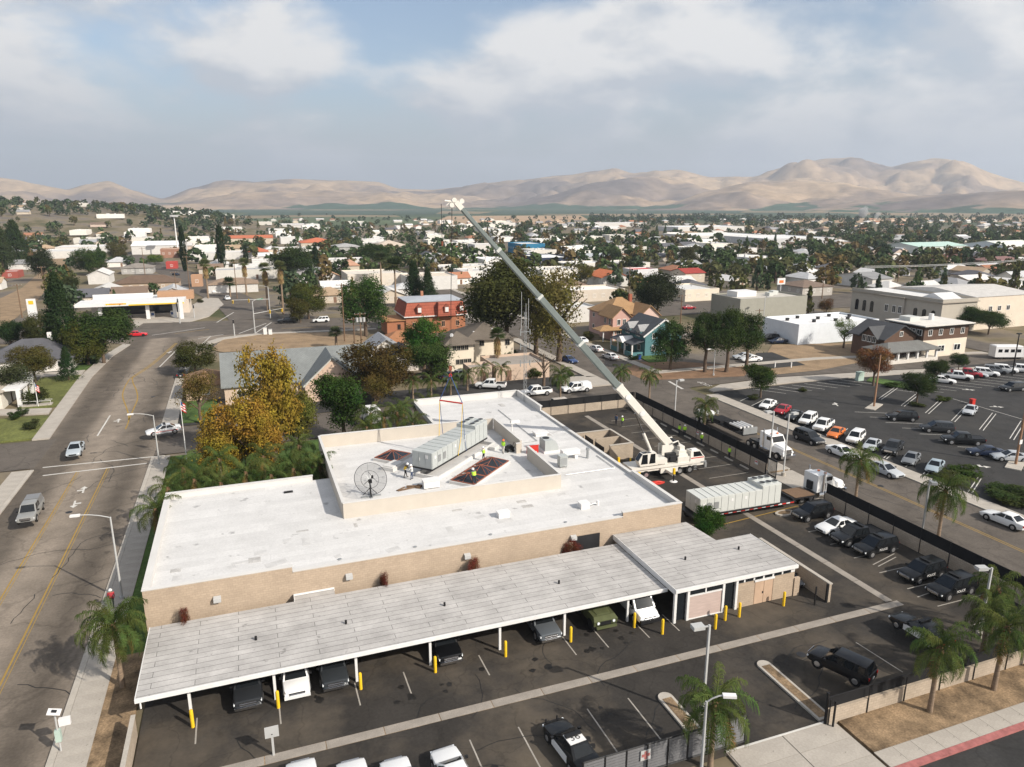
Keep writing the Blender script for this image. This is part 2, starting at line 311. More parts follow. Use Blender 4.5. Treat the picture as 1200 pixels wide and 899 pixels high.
def gable_wall(w, d, z, rh, axis='x', z0=-.1):
    mb = MB(); a, b = w / 2, d / 2; k = .92
    if axis == 'x':
        vs = [(-a, -b, z0), (a, -b, z0), (a, b, z0), (-a, b, z0), (-a, -b, z), (a, -b, z), (a, b, z), (-a, b, z), (-a, 0, z + rh * k), (a, 0, z + rh * k)]
        fs = [(0, 1, 5, 4), (2, 3, 7, 6), (1, 2, 6, 9, 5), (3, 0, 4, 8, 7)]
    else:
        vs = [(-a, -b, z0), (a, -b, z0), (a, b, z0), (-a, b, z0), (-a, -b, z), (a, -b, z), (a, b, z), (-a, b, z), (0, -b, z + rh * k), (0, b, z + rh * k)]
        fs = [(0, 1, 5, 8, 4), (2, 3, 7, 9, 6), (1, 2, 6, 5), (3, 0, 4, 7)]
    return mb.add(vs, fs)
def house(name, label, cx, cy, w, d, z, rh, roof='gable', axis='x', wc=(.6, .55, .48), rc=(.2, .17, .15), rz=0, group=None, wins=True, chimney=None, rm='shingle', doorx=None, cat='house', ov=.5, parent=None, z0=0, storeys=1):
    t = parent or thing(name, label, cat, (cx, cy, z0), rz, group)
    sub = thing_off(t, cx, cy) if parent else None
    P = t; ox, oy = (cx - t.location.x, cy - t.location.y) if parent else (0, 0)
    if roof == 'flat':
        mb = MB(); q = .22; mb.box(-w / 2, w / 2, -d / 2, -d / 2 + q, -.1, z + .5); mb.box(-w / 2, w / 2, d / 2 - q, d / 2, -.1, z + .5)
        mb.box(-w / 2, -w / 2 + q, -d / 2 + q, d / 2 - q, -.1, z + .5); mb.box(w / 2 - q, w / 2, -d / 2 + q, d / 2 - q, -.1, z + .5)
        obj('wall', (mb, 'stucco'), P, (ox, oy, 0), 0, wc)
        obj('roof', (MB().box(-w / 2 + q, w / 2 - q, -d / 2 + q, d / 2 - q, z - .2, z), 'roofpaint'), P, (ox, oy, 0), 0, rc)
    else:
        mb = gable_wall(w, d, z, rh, axis) if roof == 'gable' else MB().box(-w / 2, w / 2, -d / 2, d / 2, -.1, z)
        obj('wall', (mb, 'stucco'), P, (ox, oy, 0), 0, wc)
        ro = obj('roof', (roof_mesh(roof, w, d, z, rh, ov, axis), rm), P, (ox, oy, 0), 0, rc)
        if chimney: obj('chimney', (MB().box(chimney[0] - .4, chimney[0] + .4, chimney[1] - .4, chimney[1] + .4, z, z + rh + .9), 'stucco'), ro, col=chimney[2])
    if wins:
        for st in range(storeys):
            zc = z / storeys * (st + .55); n = max(1, int(w / 3.4))
            for i in range(n):
                x = (i + .5) / n * w - w / 2
                if doorx is not None and st == 0 and i == int(doorx * n): door(P, ox + x, oy - d / 2, 0, 1.1, 2.1)
                else: window(P, ox + x, oy - d / 2, zc, 1.25, min(1.3, z / storeys * .45), 'S', pane=wins != 'far')
            n = max(1, int(d / 4))
            for i in range(n): window(P, ox - w / 2, oy + (i + .5) / n * d - d / 2, zc, 1.2, min(1.2, z / storeys * .45), 'W', pane=wins != 'far')
    return t
def thing_off(t, cx, cy): return None

# ------------------------------------------------------------------ land
def ground_material():
    m, nt, N, L, b = nodes('townground'); b.inputs['Roughness'].default_value = .95; b.inputs['Specular IOR Level'].default_value = .1
    tc = N('ShaderNodeTexCoord'); o = tc.outputs['Object']
    def nz(s, d=6): n = N('ShaderNodeTexNoise'); n.inputs['Scale'].default_value = s; n.inputs['Detail'].default_value = d; n.inputs['Roughness'].default_value = .6; L(o, n.inputs[0]); return n.outputs[0]
    r = N('ShaderNodeValToRGB'); L(nz(.035), r.inputs[0])
    st = [(.30, (.055, .065, .028)), (.42, (.13, .11, .065)), (.5, (.19, .155, .105)), (.58, (.15, .13, .11)), (.70, (.09, .08, .07))]
    while len(r.color_ramp.elements) < len(st): r.color_ramp.elements.new(.5)
    for e, (p, c) in zip(r.color_ramp.elements, st): e.position = p; e.color = (*c, 1)
    # farmland in the distance: big patches
    vo = N('ShaderNodeTexVoronoi'); vo.inputs['Scale'].default_value = .0022; L(o, vo.inputs[0])
    r2 = N('ShaderNodeValToRGB'); r2.color_ramp.interpolation = 'CONSTANT'; sp = N('ShaderNodeSeparateColor'); L(vo.outputs['Color'], sp.inputs[0]); L(sp.outputs[0], r2.inputs[0])
    st = [(0, (.06, .085, .05)), (.3, (.22, .175, .11)), (.55, (.09, .11, .06)), (.75, (.26, .2, .13)), (.9, (.05, .075, .045))]
    while len(r2.color_ramp.elements) < len(st): r2.color_ramp.elements.new(.5)
    for e, (p, c) in zip(r2.color_ramp.elements, st): e.position = p; e.color = (*c, 1)
    ln = N('ShaderNodeVectorMath'); ln.operation = 'LENGTH'; L(o, ln.inputs[0])
    mr = N('ShaderNodeMapRange'); mr.inputs[1].default_value = 1150; mr.inputs[2].default_value = 1500; L(ln.outputs['Value'], mr.inputs[0])
    mx = N('ShaderNodeMix'); mx.data_type = 'RGBA'; L(mr.outputs[0], mx.inputs[0]); L(r.outputs[0], mx.inputs[6]); L(r2.outputs[0], mx.inputs[7])
    f = N('ShaderNodeMapRange'); f.inputs[3].default_value = .8; f.inputs[4].default_value = 1.2; L(nz(.6), f.inputs[0])
    vm = N('ShaderNodeVectorMath'); vm.operation = 'SCALE'; L(mx.outputs[2], vm.inputs[0]); L(f.outputs[0], vm.inputs['Scale']); L(vm.outputs[0], b.inputs['Base Color'])
ground_material()
sheet('ground', rect(-9500, 9500, -1500, 9500), -.12, 'townground', 'dry town ground and farmland of the flat valley')

def hill_material():
    m, nt, N, L, b = nodes('hillgrass'); b.inputs['Roughness'].default_value = .97; b.inputs['Specular IOR Level'].default_value = .05
    tc = N('ShaderNodeTexCoord'); o = tc.outputs['Object']
    def nz(s, d=8, rg=.6): n = N('ShaderNodeTexNoise'); n.inputs['Scale'].default_value = s; n.inputs['Detail'].default_value = d; n.inputs['Roughness'].default_value = rg; L(o, n.inputs[0]); return n.outputs[0]
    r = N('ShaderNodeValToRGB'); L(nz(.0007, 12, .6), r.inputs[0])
    st = [(.38, (.43, .315, .20)), (.47, (.37, .27, .178)), (.52, (.25, .19, .145)), (.60, (.15, .122, .11))]  # darker brown patches are cloud shadows painted into the hill colour
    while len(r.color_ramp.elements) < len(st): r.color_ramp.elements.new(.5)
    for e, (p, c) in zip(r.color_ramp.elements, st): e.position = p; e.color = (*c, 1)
    sp = N('ShaderNodeSeparateXYZ'); L(o, sp.inputs[0])
    zz = N('ShaderNodeMath'); zz.operation = 'MULTIPLY_ADD'; zz.inputs[1].default_value = -210; L(nz(.0013, 4), zz.inputs[0]); L(sp.outputs[2], zz.inputs[2])
    g = N('ShaderNodeMapRange'); g.inputs[1].default_value = -93; g.inputs[2].default_value = -98; L(zz.outputs[0], g.inputs[0])
    mx = N('ShaderNodeMix'); mx.data_type = 'RGBA'; L(g.outputs[0], mx.inputs[0]); L(r.outputs[0], mx.inputs[6]); mx.inputs[7].default_value = (.045, .085, .05, 1)
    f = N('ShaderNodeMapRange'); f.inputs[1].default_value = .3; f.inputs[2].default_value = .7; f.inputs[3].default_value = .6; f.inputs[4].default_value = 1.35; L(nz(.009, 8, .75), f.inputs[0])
    vm = N('ShaderNodeVectorMath'); vm.operation = 'SCALE'; L(mx.outputs[2], vm.inputs[0]); L(f.outputs[0], vm.inputs['Scale']); L(vm.outputs[0], b.inputs['Base Color'])
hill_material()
def interp(pts, x):
    if x <= pts[0][0]: return pts[0][1]
    for (a, b), (c, d) in zip(pts, pts[1:]):
        if x <= c:
            t = (x - a) / (c - a); t = t * t * (3 - 2 * t) * .5 + t * .5; return b + (d - b) * t
    return pts[-1][1]
def tan_el(x, y):                                           # direction and slope of the line of sight through a pixel
    u = (x - CX) / F; v = (CY - y) / F; fy = math.cos(PITCH) + v * math.sin(PITCH); fz = -math.sin(PITCH) + v * math.cos(PITCH)
    X, Y = u * math.cos(YAW) + fy * math.sin(YAW), -u * math.sin(YAW) + fy * math.cos(YAW); h = math.hypot(X, Y); return X / h, Y / h, fz / h
RIDGES = [
    (4300, 7200, [(-300, 214), (-80, 205), (0, 208), (22, 211), (45, 216), (80, 222), (105, 216), (130, 213), (160, 224), (190, 233), (230, 220), (265, 212), (300, 214), (345, 210), (405, 211), (440, 213), (470, 222), (505, 223), (540, 220),
                  (600, 212), (660, 205), (700, 200), (720, 198), (745, 204), (765, 202), (790, 199), (830, 208), (880, 208), (920, 195), (960, 186), (992, 184), (1012, 188), (1040, 194), (1062, 189), (1088, 185), (1120, 190), (1160, 205), (1200, 215), (1320, 200), (1500, 214)]),
    (3900, 5300, [(-300, 246), (60, 246), (120, 240), (200, 238), (290, 226), (380, 222), (450, 226), (500, 238), (600, 238), (640, 230), (700, 214), (760, 206), (800, 212), (840, 224), (900, 234), (1000, 240), (1500, 240)]),
    (3300, 4600, [(-300, 252), (700, 252), (780, 240), (830, 224), (880, 213), (930, 209), (975, 212), (1030, 222), (1080, 232), (1200, 240), (1500, 244)]),
    (2900, 3700, [(-300, 254), (900, 254), (960, 244), (1010, 235), (1070, 229), (1130, 226), (1200, 223), (1330, 226), (1500, 235)]),
]
def hills():
    mb = MB(); xs = [(-300 + i * 4.0) for i in range(451)]; rs = [2850 + 5650 * (j / 109) ** 1.05 for j in range(110)]
    for j, r_ in enumerate(rs):
        for x in xs:
            dx, dy, _ = tan_el(x, YH); X, Y = dx * r_, dy * r_
            best = -6.
            gl = 1 - abs(noise.noise(Vector((X * .0013, Y * .0013, 3.1)))) * 2; gl2 = 1 - abs(noise.noise(Vector((X * .0035, Y * .0035, 7.7)))) * 2
            for r0, rp, prof in RIDGES:
                wob = 260 * noise.noise(Vector((x * .011, r0, .5)))
                t = (r_ - r0 - wob * .5) / (rp + wob - r0)
                if t <= 0: continue
                top = H + rp * tan_el(x, interp(prof, x))[2] + 4 * noise.noise(Vector((x * .05, r0 * .1, 1)))
                if top <= 0: continue
                s = t * t * (3 - 2 * t) if t < 1 else max(0, 1 - (t - 1) * .55)
                k = 4 * max(0, min(t, 1)) * (1 - max(0, min(t, 1)))
                gl3 = 1 - abs(noise.noise(Vector((X * .008, Y * .008, 1.7)))) * 2; best = max(best, top * (s - k * (.27 * gl ** 2 + .15 * gl2 + .10 * gl3) + .10 * k))
            mb.v.append((X, Y, best))
    n = len(xs)
    mb.f = [(j * n + i, j * n + i + 1, (j + 1) * n + i + 1, (j + 1) * n + i) for j in range(len(rs) - 1) for i in range(n - 1)]; mb.m = [0] * len(mb.f)
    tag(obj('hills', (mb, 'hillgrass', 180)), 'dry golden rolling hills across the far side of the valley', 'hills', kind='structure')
hills()
def field(px, m, label): return sheet('field', [G(*p) for p in px], .05 * (1 + len(FIELDS)), m, label, 'field') if not FIELDS.append(1) else None
FIELDS = []
mat('fieldgreen', (.075, .10, .045), .95, .25, .004, fine=.2); mat('fieldtan', (.36, .25, .155), .95, .2, .004, fine=.12); mat('orchard', (.04, .07, .042), .95, .25, .006, fine=.4)
field([(230, 262), (330, 254.5), (520, 254), (500, 263), (360, 266)], 'fieldgreen', 'pale green flat field beyond the town left of the crane tip')
field([(500, 264), (525, 253.2), (680, 252.5), (690, 258), (640, 263)], 'fieldtan', 'bare tan field beyond the town behind the crane tip')
field([(140, 249), (150, 246.2), (340, 246.2), (330, 249.5)], 'orchard', 'dark green orchard strip under the left hills')
field([(280, 252.8), (300, 247.5), (520, 246.5), (510, 251)], 'orchard', 'long dark green orchard strip at the hill foot left of the boom')
field([(560, 251), (590, 246.8), (880, 246.2), (860, 250.5)], 'orchard', 'dark green orchard strip at the hill foot right of the boom')
field([(890, 262), (930, 256), (1200, 255), (1240, 260)], 'fieldtan', 'pale dry field below the dark right hillside')

# a low rise with houses and trees at the far left
def knoll(x, y):
    u = (x + 330) / 430; v = (y - 1130) / 420; return 34 * max(0, 1 - u * u - v * v) ** 1.3
def knoll_mesh():
    mb = MB(); n = 26
    for j in range(n + 1):
        for i in range(n + 1): x, y = -330 + 430 * (2 * i / n - 1), 1130 + 420 * (2 * j / n - 1); mb.v.append((x, y, knoll(x, y) - .2))
    mb.f = [(j * (n + 1) + i, j * (n + 1) + i + 1, (j + 1) * (n + 1) + i + 1, (j + 1) * (n + 1) + i) for j in range(n) for i in range(n)]; mb.m = [0] * len(mb.f)
    tag(obj('hillside', (mb, 'townground', 180)), 'low dry rise with houses at the far left', 'hill', kind='structure')
knoll_mesh()
# roads
MR_L = [(-28.3, -20), (-28.3, 95), (-29.4, 121), (-30.8, 161), (-30, 182), (-28.2, 196), (-34, 202)]
MR_R = [(2, 203), (-8, 198), (-12.5, 190), (-14.5, 178), (-15, 155), (-14.0, 120), (-14, -20)]
road = sheet('main_road', MR_L + [(-34, 215), (2, 215)] + MR_R, 0, 'road', 'wide pale worn asphalt road along the left side', 'road')
cross = sheet('cross_road', [(-160, 226), (-34, 204), (2, 202.4), (33, 199.2), (120, 192), (300, 176), (300, 196), (120, 213), (36, 220), (8, 226), (-30, 232), (-160, 250)], .004, 'street', 'asphalt cross road through the signal junction', 'road')
def ribbon(pts, w):
    P = [Vector((p[0], p[1], 0)) for p in pts]; l, r_ = [], []
    for i, p in enumerate(P):
        d = (P[min(i + 1, len(P) - 1)] - P[max(i - 1, 0)]).normalized(); nn = Vector((-d.y, d.x, 0)) * w / 2; l.append(p + nn); r_.append(p - nn)
    return l + r_[::-1]
upper = sheet('upper_road', ribbon([G(300, 374), G(292, 366), G(280, 356), G(260, 345.5), G(240, 336), G(215, 323.5), G(190, 313), G(165, 303.5), G(140, 296)], 15), .008, 'street', 'asphalt road curving away beyond the signal junction', 'road')
cstreet = sheet('cross_street', [(-14, 105.5), (64, 105.5), (78, 112), (98.5, 113.3), (125, 110), (155, 105), (260, 92), (260, 104), (168, 113.5), (143, 118), (119, 122.5), (80, 123), (64, 118.5), (-14, 118.5)], .004, 'street', 'asphalt side street running behind the flat white-roofed building', 'street')
sheet('alley', rect(-90, -28.3, 105.5, 118.5), .004, 'street', 'brownish asphalt alley joining the main road from the left', 'street')
rstreet = sheet('side_street', rect(65.2, 77, -20, 430), .008, 'street', 'asphalt street behind the black screened fence', 'street')
farst = sheet('far_street', [G(760, 372), G(770, 352), G(1000, 344), G(1000, 354)], .02, 'street', 'asphalt street in front of the cream hedge building', 'street')
farst2 = sheet('corner_street', [(162, 100), (172, 100), (178, 320), (168, 320)], .012, 'street', 'asphalt street beside the brown and cream house', 'street')
sstreet = sheet('south_street', rect(-14, 200, -30, 26.3), .004, 'lotdark', 'dark asphalt street along the red kerb', 'street')
lot = sheet('police_lot', rect(-9.1, 61, 31.2, 104.2), .012, 'lot', 'stained dark asphalt parking lot around the carport', 'parking lot')
rlot = sheet('public_lot', rect(79.6, 190, 36, 107.5), .012, 'lotdark', 'dark asphalt public parking lot with angled stalls', 'parking lot')
sheet('church_lot', rect(-13.5, 63.5, 119, 129), -.02, 'lotdark', 'patchy asphalt apron beside the grey gabled hall', 'parking lot')
def dirtlot():
    sheet('dirt_lot', [G(*p) for p in [(262, 413), (246, 410), (262, 397.5), (305, 391.2), (424, 388.5), (432, 400), (420, 404)]], .03, 'dirt', 'bare tan dirt lot at the signal junction', 'ground')
    sheet('dirt_track', [G(*p) for p in [(0, 385), (0, 350), (25, 338), (48, 318), (58, 305), (62, 296), (72, 298), (80, 306), (74, 316), (60, 332), (44, 352), (20, 372)]], .02, 'dirt', 'pale dirt track curving past the sheds at far left', 'path')
    sheet('bare_yard', [G(*p) for p in [(728, 434), (756, 446), (872, 441), (882, 430), (800, 424), (752, 424)]], .02, 'rustdirt', 'orange mulch yard under the street trees', 'ground')
    sheet('vacant_yard', [G(*p) for p in [(905, 404), (1000, 402), (1012, 424), (960, 434), (900, 440), (885, 436)]], .03, 'dirt', 'dry bare yard in front of the white block building', 'ground')
    sheet('yard_asphalt', [G(*p) for p in [(886, 414), (905, 413), (944, 428), (886, 434)]], .05, 'lotdark', 'dark asphalt parking patch beside the white sedan', 'ground')
    sheet('brown_field', [G(*p) for p in [(0, 300), (30, 292), (95, 291), (120, 296), (60, 300)]], .02, 'fieldtan', 'tan bank below the far hillside houses', 'field')
mat('rustdirt', (.20, .12, .07), .97, .3, .5, fine=.2)
dirtlot()

# sidewalks, kerbs, planting strips
def slabs(parent, x0, x1, y0, y1, n, axis, z, m='concrete'):
    L_ = ((y1 - y0) if axis == 'y' else (x1 - x0)) / n; W_ = (x1 - x0) if axis == 'y' else (y1 - y0)
    sx, sy = (W_, L_) if axis == 'y' else (L_, W_)
    me = MB().box(-sx / 2 + .012, sx / 2 - .012, -sy / 2 + .012, sy / 2 - .012, -.07, 0).mesh('slab', m)
    for i in range(n):
        c = ((x0 + x1) / 2, y0 + (i + .5) * L_) if axis == 'y' else (x0 + (i + .5) * L_, (y0 + y1) / 2)
        obj('slab', me, parent, (c[0], c[1], z + rnd.uniform(-.004, .004)))
def walk(name, x0, x1, y0, y1, n, axis, label, kerbside=None, km='kerb'):
    b = raised(name, rect(x0, x1, y0, y1), .09, 'darkdirt', label, 'sidewalk'); slabs(b, x0, x1, y0, y1, n, axis, .14)
    if kerbside is not None:
        k0, k1 = kerbside
        obj('kerb', (MB().box(*((k0, k1, y0, y1) if axis == 'y' else (x0, x1, k0, k1)), -.1, .145), km), b)
    return b
walk('sidewalk', -13.75, -11.8, 30, 104.5, 48, 'y', 'concrete sidewalk between main road and flat white-roofed building', (-14.2, -13.76))
walk('sidewalk', -30.6, -28.55, 60, 104.5, 26, 'y', 'concrete sidewalk across the main road, nearest stretch', (-28.54, -28.1))
walk('sidewalk', 34.9, 64, 26.75, 28.1, 19, 'x', 'concrete sidewalk beside the red painted kerb', (26.3, 26.74), 'redkerb')
walk('sidewalk', 77.3, 79.5, 36, 106, 40, 'y', 'concrete sidewalk between side street and public parking lot', (76.9, 77.29))
walk('sidewalk', 61.8, 64.75, 26.8, 60, 22, 'y', 'concrete sidewalk outside the black screened fence, near half', (64.76, 65.1))
walk('sidewalk', 61.8, 64.75, 70.5, 104, 22, 'y', 'concrete sidewalk outside the black screened fence, far half', (64.76, 65.1))
def cw(name, poly, label, m='concrete'): return raised(name, poly, .14, m, label, 'sidewalk')
cw('sidewalk', [(-29.3, 119), (-31.6, 119), (-33, 161), (-32, 183), (-29.8, 197.5), (-28, 196), (-29.9, 182), (-30.6, 161)], 'concrete sidewalk along the left lawns')
cw('sidewalk', [(-14.4, 119.2), (-12, 119.2), (-12.9, 155), (-12.4, 177), (-10.5, 188), (-6.5, 195.5), (-8, 197.6), (-12.3, 190), (-14.3, 178), (-14.8, 155)], 'concrete sidewalk beside the grey gabled hall')
cw('sidewalk', [(-8, 198), (-6.5, 195.5), (3, 200), (33, 196.8), (33, 198.8), (2, 202)], 'concrete sidewalk round the dirt lot corner')
cw('sidewalk', [(77.4, 124), (119, 123.2), (143, 119), (161, 114.6), (161, 116.8), (143, 121), (119, 125.2), (79.4, 126), (79.4, 300), (77.4, 300)], 'concrete sidewalk in front of the white block and brown house')
cw('sidewalk', [(79.6, 107.6), (98.5, 108.4), (125, 106), (150, 102), (150, 104.4), (125, 109.2), (98.5, 112.4), (84, 111.6), (79.6, 109)], 'concrete sidewalk along the far edge of public lot')
cw('sidewalk', [(62.6, 126), (64.9, 126), (64.9, 300), (62.6, 300)], 'concrete sidewalk by the blue parked car')
cw('sidewalk', [(55.5, 119), (64.9, 119), (64.9, 126), (60, 127.5), (55.5, 124)], 'pale concrete corner apron behind the utility truck')
cw('sidewalk', [G(*p) for p in [(160, 384), (168, 379), (222, 377.5), (245, 371), (262, 357), (256, 350), (240, 349), (222, 360), (150, 366)]], 'pale concrete forecourt of the petrol station', 'concrete')
dr = raised('driveway', [(26.2, 26.3), (34.8, 26.3), (34.8, 31.5), (26.2, 31.5)], .02, 'swale', 'concrete driveway apron at the gate opening', 'driveway')
for i in range(2): slabs(dr, 26.3 + i * 4.25, 30.5 + i * 4.25, 26.4, 31.4, 3, 'y', .06)
strip(dr, (26.2, 31.45), (34.6, 31.4), .16, .09)
dr2 = raised('driveway', [(60.9, 60.3), (65.1, 60.3), (65.1, 70.2), (60.9, 70.2)], .04, 'concrete', 'pale concrete driveway under the lorry nose', 'driveway')
raised('planting_strip', rect(35, 64, 28.1, 31.2), .1, 'darkdirt', 'bare brown planting strip under the two corner palms', 'ground')
raised('planting_strip', rect(-11.8, -9.6, 28, 56), .1, 'darkdirt', 'shaded bare planting strip beside the carport wall', 'ground')
raised('planting_strip', rect(-11.8, -9.45, 56, 104), .1, 'lawngreen', 'narrow green grass strip beside the white-roofed building', 'lawn')
raised('planting_bed', [(-9.45, 76.6), (6.5, 76.6), (6.5, 87.6), (21.5, 87.6), (21.5, 104.5), (-9.45, 104.5)], .1, 'lawngreen', 'green planting bed behind the white-roofed building', 'lawn')
raised('lawn', [(-31.7, 119.5), (-48, 119.5), (-48, 133), (-33.6, 133), (-31.9, 132)], .13, 'lawn', 'sunlit lawn with the spiky shrub by the corner', 'lawn')
raised('lawn', [(-32, 138.6), (-38, 138.6), (-40, 152), (-40, 163.5), (-33, 163.5)], .13, 'lawn', 'yellowed lawn in front of the porch flag', 'lawn')
raised('lawn', [(-33, 169), (-41, 169), (-41, 190), (-32.2, 190)], .13, 'lawngreen', 'green lawn beside the grey roofed house', 'lawn')
raised('lawn', [(-30.7, 60), (-45, 60), (-45, 101), (-33, 103), (-30.7, 100)], .13, 'lawn', 'corner lawn patch at the left picture edge', 'lawn')
cw('walkway', [(-32.6, 134), (-32.8, 137.4), (-37, 138.4), (-42, 140), (-42, 136.5), (-37, 134.6)], 'pale concrete path from the porch to the sidewalk')
cw('walkway', [(-33.1, 164.2), (-33.1, 168.2), (-52, 168.2), (-52, 164.2)], 'pale concrete drive beside the small conifer')
raised('lawn', [(-11.5, 120.5), (-6.5, 120.5), (-6.5, 134), (-12, 134)], .12, 'lawngreen', 'shaded green lawn beside the grey gabled hall', 'lawn')
raised('lawn', [G(*p) for p in [(722, 402), (760, 425), (782, 424), (778, 412), (748, 402), (735, 396)]], .12, 'lawngreen', 'green front lawn of the teal house', 'lawn')
raised('kerb_bed', [G(*p) for p in [(1015, 447), (1075, 459), (1065, 449), (1020, 443)]], .15, 'lawngreen', 'green shrub bed at the lot entrance', 'lawn')

# painted lines
for x in (-22.75, -19.25):
    strip(road, (x, 28), (x, 102.2), .14, .006, 'yellowline')
    strip(road, (x + .28, 28), (x + .28, 102.2), .06, .006, 'yellowline')
for a, b in [((50, 548), (193, 534)), ((50, 557.5), (172, 543))]: strip(road, G(*a), G(*b), .3, .01)
for pts in [[(147, 503), (151, 492), (149, 480), (144, 466), (145, 457), (149, 449), (155, 442), (178, 426), (206, 402)], [(151, 492), (157, 478), (161, 468), (160, 458), (156, 449), (155, 442)], [(156, 442.5), (180, 426.5), (208, 402)]]:
    P = [G(*p) for p in pts]; Q = []
    for i in range(len(P) - 1):
        for k in range(6):
            t = k / 6; p0 = P[max(i - 1, 0)]; p3 = P[min(i + 2, len(P) - 1)]
            Q.append(.5 * ((2 * P[i]) + (P[i + 1] - p0) * t + (2 * p0 - 5 * P[i] + 4 * P[i + 1] - p3) * t * t + (3 * P[i] - p0 - 3 * P[i + 1] + p3) * t ** 3))
    polyline_strip(road, Q + [P[-1]], .2, .01)
for a, b in [((114, 511), (129, 487)), ((187, 430), (213, 404)), ((236, 404), (247, 394))]: strip(road, G(*a), G(*b), .22, .01)
def arrow(parent, p, ang, z):
    mb = MB().quad((-1.1, -.11, 0), (.4, -.11, 0), (.4, .11, 0), (-1.1, .11, 0)).add([(.4, -.42, 0), (1.2, 0, 0), (.4, .42, 0)], [(0, 1, 2)])
    mb.add([(-.3, .11, 0), (.1, .11, 0), (.1, .7, 0), (-.3, .7, 0)], [(0, 1, 2, 3)])
    obj('painted_arrow', (mb, 'paintline'), parent, (p[0], p[1], z - parent.location.z), R(ang))
for p, a in [((98, 574), 95), ((87, 591), -85), ((139, 493), 95), ((199, 413), 80)]: arrow(road, G(*p), a, .012)
for a, b in [((254, 378), (274, 366)), ((178, 393), (240, 384)), ((280, 391), (312, 379)), ((300, 390), (318, 378)), ((262, 392), (232, 397))]: strip(cross, G(*a), G(*b), .3, .014)
strip(cross, G(330, 385), G(440, 381), .25, .014, 'yellowline')
strip(cross, G(205, 391), G(245, 386), .25, .014, 'yellowline')
for x in (70.9, 71.25): strip(rstreet, (x, 26), (x, 100), .11, .014, 'yellowline')
strip(cstreet, G(784, 447), G(800, 456), .5, .014)
for p in [(922, 466)]: pass
text('painted_legend', 'STOP', 1.6, 'paintline', cstreet, (*G(826, 450)[:2], .012), (0, 0, R(90)), .001)
text('painted_legend', 'STOP', 1.6, 'paintline', cstreet, (*G(708, 467)[:2], .012), (0, 0, R(-90)), .001)

# swale in the police lot
sw = MB(); sw.box(-9, 51.2, 40.55, 41.35, -.05, .0); swale = struct('concrete_swale', sw, 'darkdirt', 'pale concrete drainage strip crossing the asphalt lot', 'gutter', .014)
for i in range(16): obj('slab', unit('swA', lambda: MB().box(-1.86, 1.86, -.38, .38, -.04, .006).mesh('slab', 'swale')), swale, (-7.1 + i * 3.78, 40.95, .004))
for i in range(16): obj('slab', unit('swB', lambda: MB().box(-.38, .38, -1.86, 1.86, -.04, .006).mesh('slab', 'swale')), swale, (50.75, 43.35 + i * 3.78, .004))
for a, b in [((1023, 662), (1048, 649)), ((1029, 664), (1050, 653)), ((1098, 692), (1075, 700)), ((300, 0), (300, 0))]:
    if a != b: strip(lot, G(*a), G(*b), .11, .02, 'fadedline')
for x in (-5.6, -.3, 5.0, 8.6, 14.5, 21.6, 24.4, 28.1, 30.9): strip(lot, (x, 44.0), (x - .02, 46.6), .1, .02, 'fadedline')     # stalls in front of the carport
for x in (11.2, 14.6, 19.7, 22.9): strip(lot, (x, 33.6), (x - .02, 38.2), .1, .02, 'fadedline')
for a, b in [((1003, 753), (1058, 788)), ((1094, 812), (1030, 790))][:1]: strip(lot, G(*a), G(*b), .1, .02, 'fadedline')
strip(lot, G(846, 615), G(935, 593), .16, .02, 'yellowline')
for i in range(9): strip(lot, (53.2, 71.5 + i * 3.3), (59.2, 71.5 + i * 3.3), .1, .02, 'fadedline')      # stalls along the fence behind the crane
for i in range(7): strip(lot, (54, 36.3 + i * 3.1), (59.8, 36.3 + i * 3.1), .1, .02, 'fadedline')
stop_me = MB().box(-.09, .09, -.85, .85, 0, .14).mesh('wheel_stop', 'kerb')
for i in range(9):
    o = tag(obj('wheel_stop', stop_me, None, (59.9, 73.2 + i * 3.3, .012)), 'pale concrete wheel stop along the shaded fence wall', 'wheel stop', 'wheel stops along the fence wall')
# angled stalls of the public lot
ang = R(28.5); dv = Vector((math.cos(ang), math.sin(ang), 0))
for i in range(15):
    p = Vector((80.2, 56.5 + i * 3.15, 0))
    for k in ((0, .45) if i % 2 == 0 and i < 8 else (0,)): strip(rlot, p + Vector((0, k, 0)), p + Vector((0, k, 0)) + dv * 6.4, .12, .02)
dv2 = Vector((math.cos(-ang), math.sin(-ang), 0))
for i in range(10):
    p = Vector((94, 60 + i * 3.15, 0)); strip(rlot, p, p + dv2 * 5.6, .1, .02)
for i in range(7):
    p = Vector((104.6, 64 + i * 4.8, 0))
    for k in (0, .6): strip(rlot, p + Vector((0, k, 0)), p + Vector((0, k, 0)) + dv * 12, .12, .02)
strip(rlot, G(1115, 467), G(1200, 492), .12, .02)
for i in range(9): strip(rlot, (88 + i * 3.0, 106.8), (91.5 + i * 3.0, 102), .12, .02)
for i in range(14): strip(rlot, (112 + i * 3.3, 98), (116 + i * 3.3, 92.5), .12, .02)
for p, a in [((980, 474), 60), ((1135, 457), -30), ((1168, 477), -30), ((1150, 547), -30)]: arrow(rlot, G(*p), a, .022)

